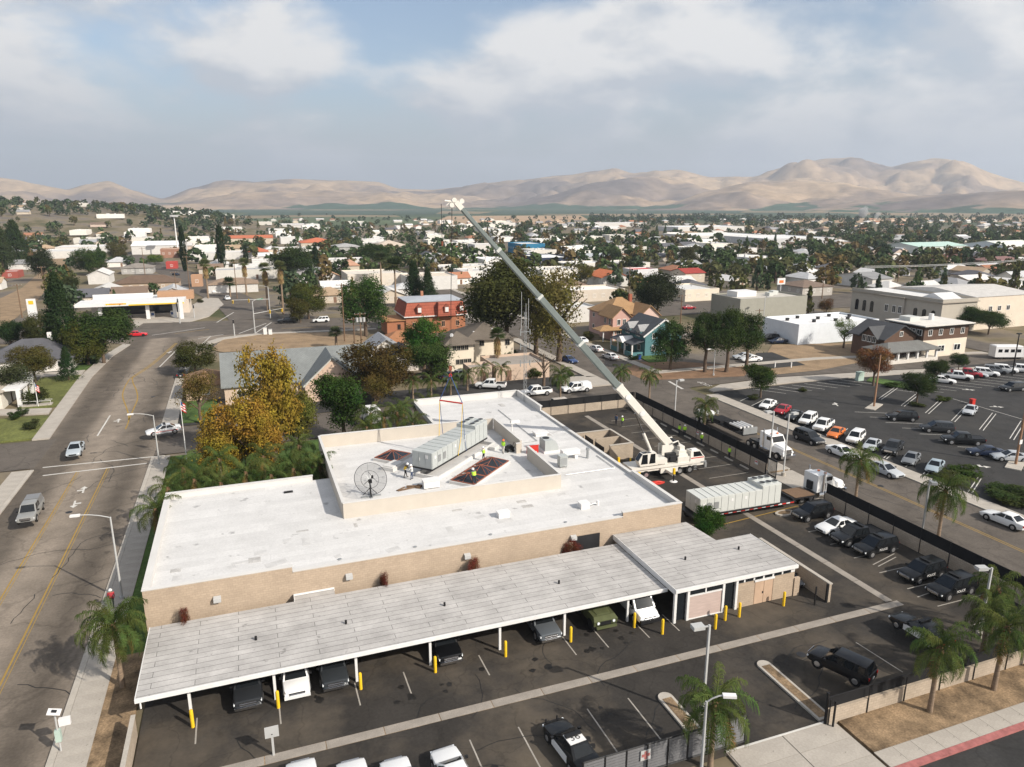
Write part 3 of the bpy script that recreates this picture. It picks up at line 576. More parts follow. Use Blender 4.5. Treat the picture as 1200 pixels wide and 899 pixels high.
# wear on the asphalt: sealed cracks, oil drips in the bays, manhole covers
mat('sealant', (.012, .012, .012), .6, .3, 2); mat('oil', (.014, .0125, .011), .55, .5, 1.5); wr = random.Random(5)
def seal(parent, p, ang, L_, z, w=.07):
    pts = [Vector((p[0], p[1], 0))]
    for i in range(int(L_ / .8)): ang += wr.uniform(-.45, .45); pts.append(pts[-1] + Vector((math.cos(ang), math.sin(ang), 0)) * .8)
    polyline_strip(parent, pts, w, z, 'sealant', 'crack_seal')
for k in range(26): seal(road, (wr.uniform(-27, -16), wr.uniform(45, 190)), wr.choice((0, 1.57, 1.4)), wr.uniform(4, 14), .007 + .0002 * k)
for k in range(22): seal(lot, (wr.uniform(-6, 48), wr.uniform(32.5, 45)), wr.uniform(0, 3), wr.uniform(3, 9), .017 + .0002 * k, .05)
for k in range(12): seal(rlot, (wr.uniform(84, 140), wr.uniform(50, 100)), wr.uniform(0, 3), wr.uniform(6, 16), .017 + .0002 * k)
for k in range(10): seal(rstreet, (wr.uniform(66, 76), wr.uniform(36, 100)), 1.57, wr.uniform(5, 14), .013 + .0002 * k)
def stain(parent, x, y, r_, z):
    obj('oil_stain', (MB().add([(r_ * wr.uniform(.6, 1.2) * math.cos(R(a)), r_ * wr.uniform(.6, 1.3) * math.sin(R(a)), 0) for a in range(0, 360, 30)], [tuple(range(12))]), 'oil'), parent, (x, y, z - parent.location.z))
for k in range(34): stain(lot, wr.choice((7.0, 8.2, 14.0, 17.8, 19.0, 23.2, 11.5, 2.0, 21.0, 26.5)) + wr.uniform(-.7, .7), wr.uniform(43.2, 46.5) if k % 3 else wr.uniform(33.5, 38), wr.uniform(.12, .38), .0225 + .0001 * k)
for k in range(14): stain(rlot, wr.uniform(82, 86), wr.uniform(50, 100), wr.uniform(.2, .45), .0225 + .0001 * k)
for x, y, par in [(-21, 88, road), (-17.5, 140, road), (71.6, 62, rstreet), (71.2, 92, rstreet), (38, 38, lot), (5, 111, cstreet)]: obj('manhole_cover', unit('mhc', lambda: MB().cyl((0, 0), .36, -.01, .004, 14).mesh('manhole_cover', 'darkmetal')), par, (x, y, .012))

# ------------------------------------------------------------------ the flat white-roofed building
st = thing('brick_building', 'large flat white-roofed tan brick building with raised roof screen walls', 'building', (0, 0, 0))
ZR = 4.65; T = .3
wl = MB()
FOOT = [(-9.45, 56), (38.65, 56), (38.65, 101.8), (22, 101.8), (22, 87.2), (6.9, 87.2), (6.9, 76.3), (-9.45, 76.3)]
wl.prism(FOOT, -.1, ZR - .02, bottom=False)
wall = obj('wall', (wl, 'tanbrick'), st)
obj('roof', (MB().prism([(p[0] + (.02 if p[0] < 10 else -.02), p[1]) for p in FOOT], ZR - .015, ZR), 'roofwhite'), st)
def parapet(x0, x1, y0, y1, z1, face):                      # brick outside, white inside and on top
    mb = MB(); mb.box(x0, x1, y0, y1, ZR + .001, z1 - .06, 1)
    if face == 'S': mb.box(x0, x1, y0 - .004, y0 + .1, ZR - .3, z1 - .12, 0)
    if face == 'E': mb.box(x1 - .1, x1 + .004, y0, y1, ZR - .3, z1 - .12, 0)
    mb.box(x0 - .05, x1 + .05, y0 - .05, y1 + .05, z1 - .06, z1, 1)
    return obj('parapet', (mb, ['tanbrick', 'parapetwhite']), st)
parapet(-9.45, 1.58, 56, 56.3, 5.28, 'S'); parapet(1.63, 32.02, 56.0, 56.3, 4.82, 'S'); parapet(32.07, 38.65, 56, 56.3, 5.27, 'S')
parapet(-9.45, -9.0, 56.36, 75.9, 5.3, 'W'); parapet(-9.45, 5.0, 76, 76.3, 5.3, 'N')
parapet(38.35, 38.65, 56.36, 65.5, 5.27, 'E'); parapet(38.35, 38.65, 65.56, 91.9, 4.92, 'E'); parapet(38.35, 38.65, 91.96, 101.5, 5.6, 'E')
parapet(22, 38.3, 101.5, 101.8, 5.6, 'N'); parapet(22, 22.3, 87.6, 101.45, 5.3, 'W')
def screen(a, b, z1=6.2, t=.22):
    a = Vector((*a, 0)); b = Vector((*b, 0)); d = (b - a); c = (a + b) / 2
    o = obj('roof_screen', (MB().cbox((0, 0, 0), (d.length, t, z1 - ZR)).cbox((0, 0, (z1 - ZR) / 2 + .03), (d.length + .06, t + .08, .06), 0, 1), ['screenwall', 'parapetwhite']), st, (c.x, c.y, (z1 + ZR) / 2), math.atan2(d.y, d.x))
screen((6.9, 65.2), (29.45, 64.9)); screen((6.95, 65.36), (6.85, 86.9)); screen((6.98, 87.05), (29.35, 86.75)); screen((29.5, 86.6), (29.55, 76.8)); screen((29.55, 74.5), (29.5, 65.06))
screen((28.9, 76.7), (29.4, 76.7), 5.9); screen((29.7, 74.5), (30.6, 74.4), 5.4)
# skylights: tilted glazed ridges in a rust-red frame, set at 43 degrees
def skylight(c, n, ang, w=2.9, l=2.75, ridge=True):
    t = obj('skylight', (MB().box(-l * n / 2 - .12, l * n / 2 + .12, -w / 2 - .12, w / 2 + .12, 0, .32), 'parapetwhite'), st, (c[0], c[1], ZR), ang)
    for i in range(n):
        x0 = -l * n / 2 + i * l; mb = MB(); fr = MB(); x1 = x0 + l; m = x0 + l / 2; q = [(x0 + .08, -w / 2, .36), (x1 - .08, -w / 2, .36), (x1 - .08, w / 2, .36), (x0 + .08, w / 2, .36)]; ap = (m, 0, 1.0)
        for k in range(4): mb.add([q[k], q[(k + 1) % 4], ap], [(0, 1, 2)])
        for k in range(4):
            fr.tube([q[k], ap], .05, 4); fr.tube([q[k], q[(k + 1) % 4]], .07, 4); a = Vector(q[k]); b_ = Vector(q[(k + 1) % 4]); fr.tube([(a + b_) / 2, ap], .04, 4); fr.tube([a.lerp(b_, .25), Vector(ap).lerp((a + b_) / 2, .5)], .035, 4)
        obj('pane', (mb, 'skylight'), t); obj('frame', (fr, 'rust'), t)
AN = R(43)
skylight((22.9, 72.0), 3, AN); skylight((14.6, 80.2), 1, AN, 2.9, 3.3)
# roof furniture is lying or standing on the roof: things of their own
def roof_thing(name, label, cat, mb, mats, p, rz=0, group=None, z=ZR): return tag(obj(name, (mb, mats), None, (p[0], p[1], z), rz), label, cat, group)
p = G(642, 528, ZR)
ac = thing('rooftop_cooler', 'grey rooftop cooling unit with rounded hood behind the screen gap', 'cooling unit', (p.x, p.y, ZR))
mb = MB().box(-.75, .15, -.9, .9, .25, 1.6); mb.loft([[(.15 + .9 * math.sin(a) , y, .25 + 1.35 * math.cos(a)) for a in [i * R(90) / 5 for i in range(6)]] + [(.15, y, .25)] for y in (-.9, .9)])
obj('body', (mb, 'unitgrey'), ac); obj('base', (MB().box(-.9, 1.2, -1, 1, 0, .25), 'white'), ac); obj('fan_hole', (MB().cyl((-.25, .1), .42, 1.6, 1.66, 12), 'darkmetal'), ac); obj('louvre', (MB().box(-.77, -.75, -.7, .7, .4, 1.4), 'steel'), ac)
p = G(659, 547, ZR)
ac = thing('rooftop_cooler', 'small square evaporative cooler beside white duct on the roof', 'cooling unit', (p.x, p.y, ZR))
obj('body', (MB().box(-.45, .45, -.45, .45, .2, 1.35), 'unitgrey'), ac); obj('louvre', (MB().box(-.36, .36, -.47, -.45, .3, 1.2), 'steel'), ac); [obj('leg', (MB().box(-.05, .05, -.05, .05, 0, .2), 'steel'), ac, (x, y, 0)) for x in (-.35, .35) for y in (-.35, .35)]; obj('lid', (MB().box(-.5, .5, -.5, .5, 1.35, 1.42), 'unitgrey'), ac)
p = G(668, 537, ZR); roof_thing('duct', 'white elbow duct on the roof beside the square cooler', 'duct', MB().box(-1.1, 1.1, -.45, .45, .55, 1.1).box(-.9, -.5, -.3, .3, 0, .55).box(.5, .9, -.3, .3, 0, .55), 'white', p)
p = G(633, 510, ZR); roof_thing('roof_vent', 'low white curb vent behind the rounded cooler', 'vent', MB().box(-.8, .8, -.5, .5, 0, .35).box(-.9, .9, -.6, .6, .35, .5), 'white', p)
p = G(600, 508, ZR); roof_thing('vent_pipe', 'thin rusty pipe with white tee cap on the far roof', 'pipe', MB().cyl((0, 0), .07, 0, 1.4, 6).box(-.2, 1.0, -.22, .22, 1.4, 1.75), 'white', p)
p = G(688.5, 537, ZR); roof_thing('vent_pipe', 'grey upright flue pipe near the right parapet', 'pipe', MB().cyl((0, 0), .16, 0, 1.25, 10).cyl((0, 0), .22, 1.05, 1.3, 10), 'steel', p)
p = G(624, 531, ZR); roof_thing('hatch_door', 'small red roof door in the screen wall gap', 'door', MB().box(-.75, .75, -.06, .06, 0, .95).box(-.82, .82, -.09, -.06, .95, 1.02), 'red', p)
p = G(676, 620, ZR); roof_thing('roof_vent', 'white box vent on the front roof', 'vent', MB().box(-.55, .55, -.35, .35, 0, .5).box(-.62, .62, -.42, .42, .5, .58), 'white', (21.4, 60.3))
p = G(684, 595, ZR); roof_thing('roof_vent', 'white roof vent with short pipe near the right front corner', 'vent', MB().box(-.45, .45, -.4, .4, 0, .55).box(-.52, .52, -.47, .47, .55, .62).tube([(.5, 0, .2), (1.3, .1, .25), (1.5, .1, .1)], .06, 6).cyl((1.6, .1), .14, 0, .5), 'white', p)
p = G(505, 571, ZR); roof_thing('roof_box', 'pale rooftop box lying near the front screen wall', 'box', MB().box(-.85, .85, -.5, .5, .1, .85).box(-.9, .9, -.55, .55, .85, .92).box(-.6, -.4, -.4, .4, 0, .1), 'white', p)
p = G(461, 548, ZR); roof_thing('roof_curb', 'low white square roof curb beside the glazed skylight', 'curb', MB().box(-1.25, 1.25, -.85, .85, 0, .4).box(-1.05, 1.05, -.65, .65, .4, .5), 'parapetwhite', p, AN)
p = G(480, 573, ZR); roof_thing('debris_pile', 'small heap of brown offcuts lying on the roof', 'debris', MB().cbox((0, 0, .08), (2.6, .18, .1), .2).cbox((.4, .3, .12), (1.3, .25, .16), -.3).cbox((-.9, .2, .06), (1.2, .12, .1), .6).cbox((1.0, 0, .14), (.6, .5, .24), .9), 'wood', p)
p = G(338, 577, ZR); roof_thing('roof_mat', 'small black mat lying on the left roof', 'mat', MB().box(-.45, .45, -.2, .2, 0, .1).box(-.3, .3, -.1, .1, .1, .14), 'black', p)
obj('louvre_panel', (MB().box(26.9, 29.6, 55.9, 55.99, 1.9, 3.55), 'darkmetal'), st)
mat('roofpatch', (.50, .49, .475), .8, .15, .8, fine=.1); mat('roofpatch_dark', (.42, .405, .385), .85, .3, .8, fine=.2); pr2 = random.Random(8)
for k in range(26):
    x, y = pr2.uniform(-7, 36), pr2.uniform(57, 64)
    if k > 13: x, y = (pr2.uniform(30.5, 37.5), pr2.uniform(66, 98)) if k % 2 else (pr2.uniform(-8, 5), pr2.uniform(58, 75))
    obj('roof_patch', (MB().box(-pr2.uniform(.2, 1.3), pr2.uniform(.2, 1.0), -pr2.uniform(.1, .5), pr2.uniform(.1, .5), 0, .006 + .0004 * k), 'roofpatch' if k % 3 else 'roofpatch_dark'), st, (x, y, ZR), pr2.choice((0, 0, 1.57, .3)))
for x in (-6.5, -1, 5.5, 12, 19, 26.5, 34): obj('roof_drain', unit('rdr', lambda: MB().cyl((0, 0), .16, 0, .07, 8).mesh('roof_drain', 'steel')), st, (x, 57.0, ZR))
for a_, b_ in [((31.5, 68), (37.6, 72.5)), ((30.5, 80), (33, 95)), ((9, 66.5), (14, 66.6))]: obj('conduit', (MB().tube([(*a_, ZR + .08), (b_[0], a_[1], ZR + .08), (*b_, ZR + .08)], .045, 5), 'steel'), st)
# curb under the lifted unit
cb = Vector((21.0, 77.7)); roof_thing('equipment_curb', 'long white equipment curb waiting under the hanging air handler', 'curb', MB().box(-6.6, 6.6, -1.45, -1.25, 0, .42).box(-6.6, 6.6, 1.25, 1.45, 0, .42).box(-6.6, -6.4, -1.25, 1.25, 0, .42).box(6.4, 6.6, -1.25, 1.25, 0, .42).box(5, 6.2, -2.3, -1.5, 0, .35), 'parapetwhite', (21.6, 76.9), AN)
# wall lamps on the front brick wall
for px, lb in [((255, 705), 'leftmost'), ((410, 681), 'second from left'), ((548, 655), 'third from left'), ((676, 637), 'rightmost')]:
    x = G(px[0], px[1], 3.3).x; x = x + (56 - G(px[0], px[1], 3.3).y) * 0
    t = thing('wall_lamp', 'small grey wall lamp on the front brick wall, ' + lb, 'lamp', (x, 55.99, 3.35), 0, 'lamps on the front brick wall')
    obj('housing', (MB().box(-.28, .28, -.35, 0, 0, .3).add([(-.28, -.35, .3), (.28, -.35, .3), (.28, 0, .42), (-.28, 0, .42)], [(0, 1, 2, 3)]), 'lampgrey'), t); obj('lens', (MB().box(-.22, .22, -.3, -.05, -.04, 0), 'headlight'), t)
# ------------------------------------------------------------------ satellite dish of black wire mesh
ds = thing('satellite_dish', 'large black wire mesh satellite dish on the roof', 'satellite dish', (10.26, 69.6, ZR))
def mesh_material():
    m, nt, N, L, b = nodes('wiremesh'); b.inputs['Base Color'].default_value = (.03, .03, .03, 1); out = nt.nodes['Material Output']
    t = N('ShaderNodeBsdfTransparent'); mx = N('ShaderNodeMixShader'); mx.inputs[0].default_value = .26; L(t.outputs[0], mx.inputs[1]); L(b.outputs[0], mx.inputs[2]); L(mx.outputs[0], out.inputs[0])
mesh_material()
def dish():
    q = Vector((.12, -.82, .56)).to_track_quat('Z', 'Y').to_matrix().to_4x4(); c = Vector((0, .15, 1.85)); Rd = 1.68
    def P(r_, a): return c + q @ Vector((r_ * math.cos(a), r_ * math.sin(a), .17 * r_ * r_ - .2))
    sk = MB(); nr, na = 6, 24
    for i in range(nr + 1):
        for k in range(na): sk.v.append(P(Rd * (i / nr * .96 + .04), 2 * math.pi * k / na))
    sk.f = [(i * na + k, i * na + (k + 1) % na, (i + 1) * na + (k + 1) % na, (i + 1) * na + k) for i in range(nr) for k in range(na)]; sk.m = [0] * len(sk.f)
    rf = obj('reflector', (sk, 'wiremesh'), ds)
    for k in range(12): obj('rib', (MB().tube([P(Rd * t, 2 * math.pi * k / 12) for t in (.05, .35, .7, 1)], .02, 4), 'steel'), rf)
    obj('rim', (MB().tube([P(Rd, 2 * math.pi * k / 32) for k in range(33)], .026, 4), 'darkmetal'), rf); obj('ring', (MB().tube([P(Rd * .55, 2 * math.pi * k / 24) for k in range(25)], .022, 4), 'black'), rf)
    fp = c + q @ Vector((0, 0, .95)); fd = MB()
    for k in range(3): fd.tube([P(Rd * .5, R(90) + k * R(120)), fp], .025, 4)
    fd.cbox(fp, (.2, .2, .3)); obj('feed', (fd, 'black'), ds)
    obj('mast', (MB().cyl((0, .25), .09, 0, 1.7, 8).cbox((0, .22, 1.6), (.35, .3, .35)), 'black'), ds)
    for k in range(3): a = R(30) + k * R(120); obj('leg', (MB().tube([(0, .25, .9), (math.cos(a) * .8, .25 + math.sin(a) * .8, .02)], .04, 5), 'black'), ds)
    obj('base', (MB().box(-1.0, 1.0, -.1, .1, 0, .12).box(-.1, .1, -.6, 1.1, 0, .12), 'steel'), ds)
dish()
# ------------------------------------------------------------------ air handlers (one hanging, one on the trailer)
def air_handler(label, loc, rz, m, L_=12.6, Wd=2.6, Hh=2.05, group='long air handling units'):
    t = thing('air_handler', label, 'air handler', loc, rz, group); a = -L_ / 2; hb = L_ / 2; tall = L_ * .24; sp = hb - tall
    obj('base_rail', (MB().box(a, hb, -Wd / 2 - .02, Wd / 2 + .02, 0, .2), 'darkmetal'), t)
    obj('housing', (MB().box(a, sp, -Wd / 2, Wd / 2, .2, Hh).box(sp, hb, -Wd / 2, Wd / 2, .2, Hh + .42), m), t)
    n = 9; w = (sp - a) / n
    for i in range(n):
        for s in (-1, 1): obj('panel', unit('pan%s%.2f' % (m, w), lambda: MB().box(-w / 2 + .05, w / 2 - .05, -.035, 0, .28, Hh - .08).mesh('panel', m)), t, (a + (i + .5) * w, s * Wd / 2, 0), 0 if s < 0 else math.pi)
        if i: obj('seam', unit('seam%s' % m, lambda: MB().box(-.04, .04, -Wd / 2, Wd / 2, Hh, Hh + .05).mesh('seam', m)), t, (a + i * w, 0, 0))
    for i in range(3):
        for s in (-1, 1): obj('panel', unit('pant%s' % m, lambda: MB().box(-tall / 6 + .05, tall / 6 - .05, -.035, 0, .28, Hh + .3).mesh('panel', m)), t, (sp + (i + .5) * tall / 3, s * Wd / 2, 0), 0 if s < 0 else math.pi)
    for i in range(3): obj('end_panel', unit('pane%s' % m, lambda: MB().box(-.035, 0, -Wd / 6 + .04, Wd / 6 - .04, .28, Hh - .08).mesh('end_panel', m)), t, (a, (i - 1) * Wd / 3, 0))
    for i in range(3):
        for s in (-1, 1):
            f = obj('fan', unit('fanring', lambda: MB().tube([(0, 0, 0), (0, 0, .14)], .36, 14).mesh('fan', 'unitgrey')), t, (sp + (i + .5) * tall / 3, s * Wd / 4, Hh + .42))
            obj('fan_grille', unit('fang', lambda: MB().cyl((0, 0), .31, .14, .155, 14).mesh('fan_grille', 'darkmetal')), f)
    for i in (1, 2): obj('vent_panel', unit('vp', lambda: MB().box(-.3, .3, -.06, -.035, .7, 1.5).mesh('vent_panel', 'steel')), t, (a + (i + .35) * w, -Wd / 2, 0))
    for i in (0, 4, 6): obj('label_plate', unit('lpl', lambda: MB().box(-.14, .14, -.05, -.035, 1.3, 1.6).mesh('label_plate', 'white')), t, (a + (i + .6) * w, -Wd / 2, 0))
    obj('handle', (MB().box(-.07, -.03, .3, .36, 1.0, 1.35), 'white'), t, (a, 0, 0)); obj('label_plate', (MB().box(-.06, -.035, -.75, -.45, 1.35, 1.75), 'white'), t, (a, 0, 0))
    return t
HV = air_handler('grey air handler hanging in slings just above the roof', (21.2, 77.75, ZR + .75), AN, 'unitgrey')
AH2 = air_handler('pale grey air handler riding on the low trailer', (49.2, 61.5, 1.02), R(-1), 'unitlight', 10.6, 2.7, 2.1)
sl_ = thing('lifting_rig', 'red spreader bar with blue slings above the hanging air handler', 'lifting rig', (21.2, 77.75, 0)); ca, sa = math.cos(AN), math.sin(AN)
zbar = ZAT((21.2, 77.75), 471); zring = ZAT((21.2, 77.75), 440); e = 1.55
obj('spreader_bar', (MB().tube([(-sa * -e, -e * ca, zbar), (sa * -e * 1, e * ca, zbar)], .09, 6), 'red'), sl_); mat('slingblue', (.05, .09, .22), .8, .1)
for s in (-1, 1):
    q = (-sa * s * e, ca * s * e, zbar); obj('sling', (MB().tube([q, (0, 0, zring)], .05, 5), 'slingblue'), sl_)
    for k in (-1, 1):
        w = 3.2 * k; obj('sling', (MB().tube([q, (ca * w * .12 - sa * s * 1.5, sa * w * .12 + ca * s * 1.5, ZR + 2.9), (ca * w * .3 - sa * s * 1.4, sa * w * .3 + ca * s * 1.4, ZR + .85)], .035, 5), 'slingblue' if k > 0 else 'yellow'), sl_)
obj('ring', (MB().tube([(.16 * math.cos(i * R(30)), 0, zring + .16 * math.sin(i * R(30))) for i in range(13)], .05, 5), 'red'), sl_)
# ------------------------------------------------------------------ mobile crane
cr = thing('mobile_crane', 'white truck crane with long telescopic boom raised over the roof', 'crane', (48.9, 75.2, 0), R(-2))
obj('chassis', (MB().box(-5.6, 5.2, -1.1, 1.1, .95, 1.35).box(-5.4, 3.6, -1.28, 1.28, 1.3, 1.62).box(-1.3, 1.2, -1.3, -1.1, .55, 1.2).box(-1.3, 1.2, 1.1, 1.3, .55, 1.2), 'cranewhite'), cr)
obj('bumper', (MB().box(5.2, 5.5, -1.25, 1.25, .6, 1.25).box(4.6, 5.4, -1.27, 1.27, 1.35, 1.5), 'steel'), cr)
cc = obj('carrier_cab', (MB().loft([[(x, -1.2, z), (x, .1, z), (x2, .0, z2), (x2, -1.1, z2)] for x, z, x2, z2 in [(3.0, 1.3, 3.1, 1.3), (3.0, 2.0, 3.1, 3.0)]]).box(3.0, 5.1, -1.22, .1, 1.3, 2.15).loft([[(3.05, -1.2, 2.15), (5.05, -1.2, 2.15), (5.05, .08, 2.15), (3.05, .08, 2.15)], [(3.15, -1.08, 2.95), (4.5, -1.08, 2.95), (4.5, .0, 2.95), (3.15, .0, 2.95)]]), 'cranewhite'), cr)
obj('windscreen', (MB().quad((5.02, -1.1, 2.22), (5.02, 0, 2.22), (4.56, -.05, 2.88), (4.56, -1.02, 2.88)), 'car_glass'), cc, (.03, 0, .02)); obj('side_window', (MB().quad((3.5, -1.2, 2.22), (4.85, -1.2, 2.22), (4.42, -1.1, 2.86), (3.5, -1.1, 2.86)), 'car_glass'), cc, (0, -.02, .01))
obj('beacon', (MB().box(3.4, 4.2, -.8, -.3, 2.95, 3.1), 'white'), cc); obj('stripe', (MB().box(3.1, 5.0, -1.235, -1.215, 2.0, 2.12), 'red'), cc)
obj('engine_housing', (MB().box(1.2, 2.9, -1.2, 1.2, 1.62, 2.35).box(1.5, 2.8, -.9, .9, 2.35, 2.6), 'cranewhite'), cr)
tyre_me = MB().tube([(0, -.17, 0), (0, -.15, 0), (0, .15, 0), (0, .17, 0)], [.44, .53, .53, .44], 16).mesh('wheel', 'tyre', 40); rim_me = MB().tube([(0, -.19, 0), (0, .19, 0)], .28, 12).mesh('rim', 'rim')
for x in (-4.6, -3.3, 1.55, 3.0):
    for s in (-1, 1):
        w_ = obj('wheel', tyre_me, cr, (x, s * 1.06, .53)); obj('rim', rim_me, w_)
for i in range(3): obj('step', (MB().box(3.55, 3.95, -1.34, -1.2, .5 + i * .28, .56 + i * .28), 'steel'), cr)
for x, yy in [(-.4, -3.0), (-.4, 3.0), (-5.2, -2.8), (-5.2, 2.8)]:
    g_ = obj('outrigger', (MB().box(x - .18, x + .18, min(0, yy), max(0, yy), .75, 1.05), 'cranewhite'), cr); obj('jack', (MB().cyl((x, yy), .11, .1, 1.5, 8), 'darkmetal'), g_); obj('jack_pad', (MB().cyl((x, yy), .5, .012, .1, 12, r2=.35), 'white'), g_)
    obj('jack_sleeve', (MB().box(x - .13, x + .13, yy - .13, yy + .13, 1.0, 1.75), 'yellow'), g_)
PV = Vector((1.15, 1.0, 3.35))                               # boom foot pin
obj('turntable', (MB().cyl((-.8, 0), 1.05, 1.62, 1.85, 20).box(-1.9, 1.6, -.75, 1.15, 1.85, 2.3).box(-.2, 1.5, .45, .62, 2.3, 3.6).box(-.2, 1.5, 1.35, 1.52, 2.3, 3.6), 'cranewhite'), cr)
cw_ = obj('counterweight', (MB().box(1.6, 2.7, -.7, 1.9, 2.25, 3.0).box(1.9, 2.6, -.4, 1.6, 3.0, 3.5), 'cranewhite'), cr)
obj('winch', (MB().tube([(1.75, .3, 3.75), (1.75, 1.7, 3.75)], .34, 12), 'darkmetal'), cr); obj('winch_frame', (MB().tube([(1.1, .2, 3.9), (1.9, .2, 4.1), (2.2, .2, 3.4)], .1, 6).tube([(1.1, 1.8, 3.9), (1.9, 1.8, 4.1), (2.2, 1.8, 3.4)], .1, 6), 'cranewhite'), cr)
obj('hose_bundle', (MB().box(-.3, 1.1, -.85, -.3, 1.85, 2.9).box(.2, 1.3, -1.0, -.7, 1.9, 2.5), 'darkmetal'), cr)
oc = obj('operator_cab', (MB().loft([[(-4.2, -1.25, 1.75), (-1.75, -1.25, 1.75), (-1.75, -.25, 1.75), (-4.2, -.25, 1.75)], [(-4.5, -1.25, 2.5), (-1.75, -1.25, 2.5), (-1.75, -.25, 2.5), (-4.5, -.25, 2.5)], [(-3.9, -1.2, 3.4), (-2.0, -1.2, 3.4), (-2.0, -.3, 3.4), (-3.9, -.3, 3.4)]]).box(-1.75, -.4, -1.25, -.3, 1.8, 2.45), 'cranewhite'), cr)
for x0, x1 in ((-4.15, -3.2), (-3.0, -2.1)): obj('side_window', (MB().quad((x0, -1.27, 2.05), (x1, -1.27, 2.05), (x1 - .03, -1.23, 3.3), (x0 + .22, -1.23, 3.3)), 'car_glass'), oc)
obj('windscreen', (MB().quad((-4.52, -.32, 2.5), (-4.52, -1.18, 2.5), (-3.95, -1.15, 3.36), (-3.95, -.36, 3.36)), 'car_glass'), oc, (-.01, 0, 0)); obj('roof_window', (MB().quad((-3.8, -1.1, 3.42), (-2.6, -1.1, 3.42), (-2.6, -.4, 3.42), (-3.8, -.4, 3.42)), 'car_glass'), oc)
tipw = Vector((22.5, 77.6, 33.75)); Mi = (Matrix.Translation((48.9, 75.2, 0)) @ Matrix.Rotation(R(-2), 4, 'Z')).inverted(); TP = Mi @ tipw
bd = (TP - PV); BL = bd.length; bd.normalize(); side = bd.cross(Vector((0, 0, 1))).normalized(); upv = side.cross(bd).normalized()
def boomsec(name, a, b, w, h, m):
    rings = []
    for t in (a, b):
        c = PV + bd * t; prof = [(-w / 2, -h / 2 + .12), (-w / 4, -h / 2), (w / 4, -h / 2), (w / 2, -h / 2 + .12), (w / 2, h / 2 - .05), (w / 2 - .05, h / 2), (-w / 2 + .05, h / 2), (-w / 2, h / 2 - .05)]
        rings.append([c + side * p[0] + upv * p[1] for p in prof])
    return obj(name, (MB().loft(rings), m), cr)
bs = boomsec('boom_section', -1.0, 11.6, .88, 1.05, 'cranewhite')
for a, b, w, h in [(11.6, 19.4, .74, .88), (19.4, 27.2, .62, .74), (27.2, 34.6, .52, .62), (34.6, BL - .4, .43, .5)]: boomsec('boom_section', a, b, w, h, 'boomgrey')
for t, w in [(11.5, 1.02), (19.3, .86), (27.1, .74), (34.5, .62)]: boomsec('boom_collar', t - .22, t + .12, w, w * 1.15, 'cranewhite' if t < 12 else 'unitlight')
for t in (6.5, 9.6):
    c = PV + bd * t; obj('emblem_disc', (MB().tube([c - side * .53, c - side * .5], .36, 16), 'white'), bs); obj('emblem_disc', (MB().tube([c + side * .53, c + side * .5], .36, 16), 'white'), bs)
    obj('emblem', (MB().tube([c + side * .545, c + side * .53], .2, 3), 'black'), bs); obj('emblem_ring', (MB().tube([c + side * .54 + (bd * math.cos(i * R(30)) + upv * math.sin(i * R(30))) * .34 for i in range(13)], .045, 4), 'black'), bs)
cyb = Vector((-1.3, 1.0, 2.3)); cyt = PV + bd * 7.0 - upv * .6; mid = cyb.lerp(cyt, .52)
obj('lift_cylinder', (MB().tube([cyb, mid], .2, 10), 'cranewhite'), cr); obj('lift_rod', (MB().tube([mid, cyt], .11, 8), 'chrome'), cr)
hd = obj('boom_head', (MB().loft([[PV + bd * t + side * sx * .26 + upv * sz for sx, sz in ((-1, -.28), (1, -.28), (1, .3), (-1, .3))] for t in (BL - .5, BL + .5)]), 'cranewhite'), cr)
for t, z_ in ((BL + .1, .55), (BL + .55, -.55), (BL + .75, .0)):
    c = PV + bd * t + upv * z_; obj('sheave', (MB().tube([c - side * .2, c + side * .2], .27, 12), 'cranewhite'), hd)
c = PV + bd * (BL + .2) + upv * .2; obj('jib_stub', (MB().tube([c, c + Vector((-1.6, 0, .2))], .13, 6).tube([c + Vector((-.6, 0, .4)), c + Vector((-1.4, 0, -.3))], .07, 5), 'cranewhite'), hd)
hk = Mi @ Vector((21.2, 77.75, 0))
for k in (-.18, .18): obj('hoist_rope', (MB().tube([PV + bd * (BL + .45) - upv * .6 + side * k, (hk.x + k * .5, hk.y, zring + 1.1)], .018, 4), 'darkmetal'), cr)
obj('whip_line', (MB().tube([PV + bd * (BL + .5) + Vector((-1.6, 0, -.2)), PV + bd * (BL + .5) + Vector((-1.6, 0, -4.2))], .03, 4), 'darkmetal'), cr); obj('whip_ball', (MB().tube([PV + bd * (BL + .5) + Vector((-1.6, 0, -4.7)), PV + bd * (BL + .5) + Vector((-1.6, 0, -4.2))], [.08, .14], 6), 'rust'), cr)
hb_ = obj('hook_block', (MB().cbox((hk.x, hk.y, zring + .85), (.34, .22, .5)).tube([(hk.x, hk.y, zring + .65), (hk.x + .12, hk.y, zring + .4), (hk.x, hk.y, zring + .22)], .06, 5), 'rust'), cr)
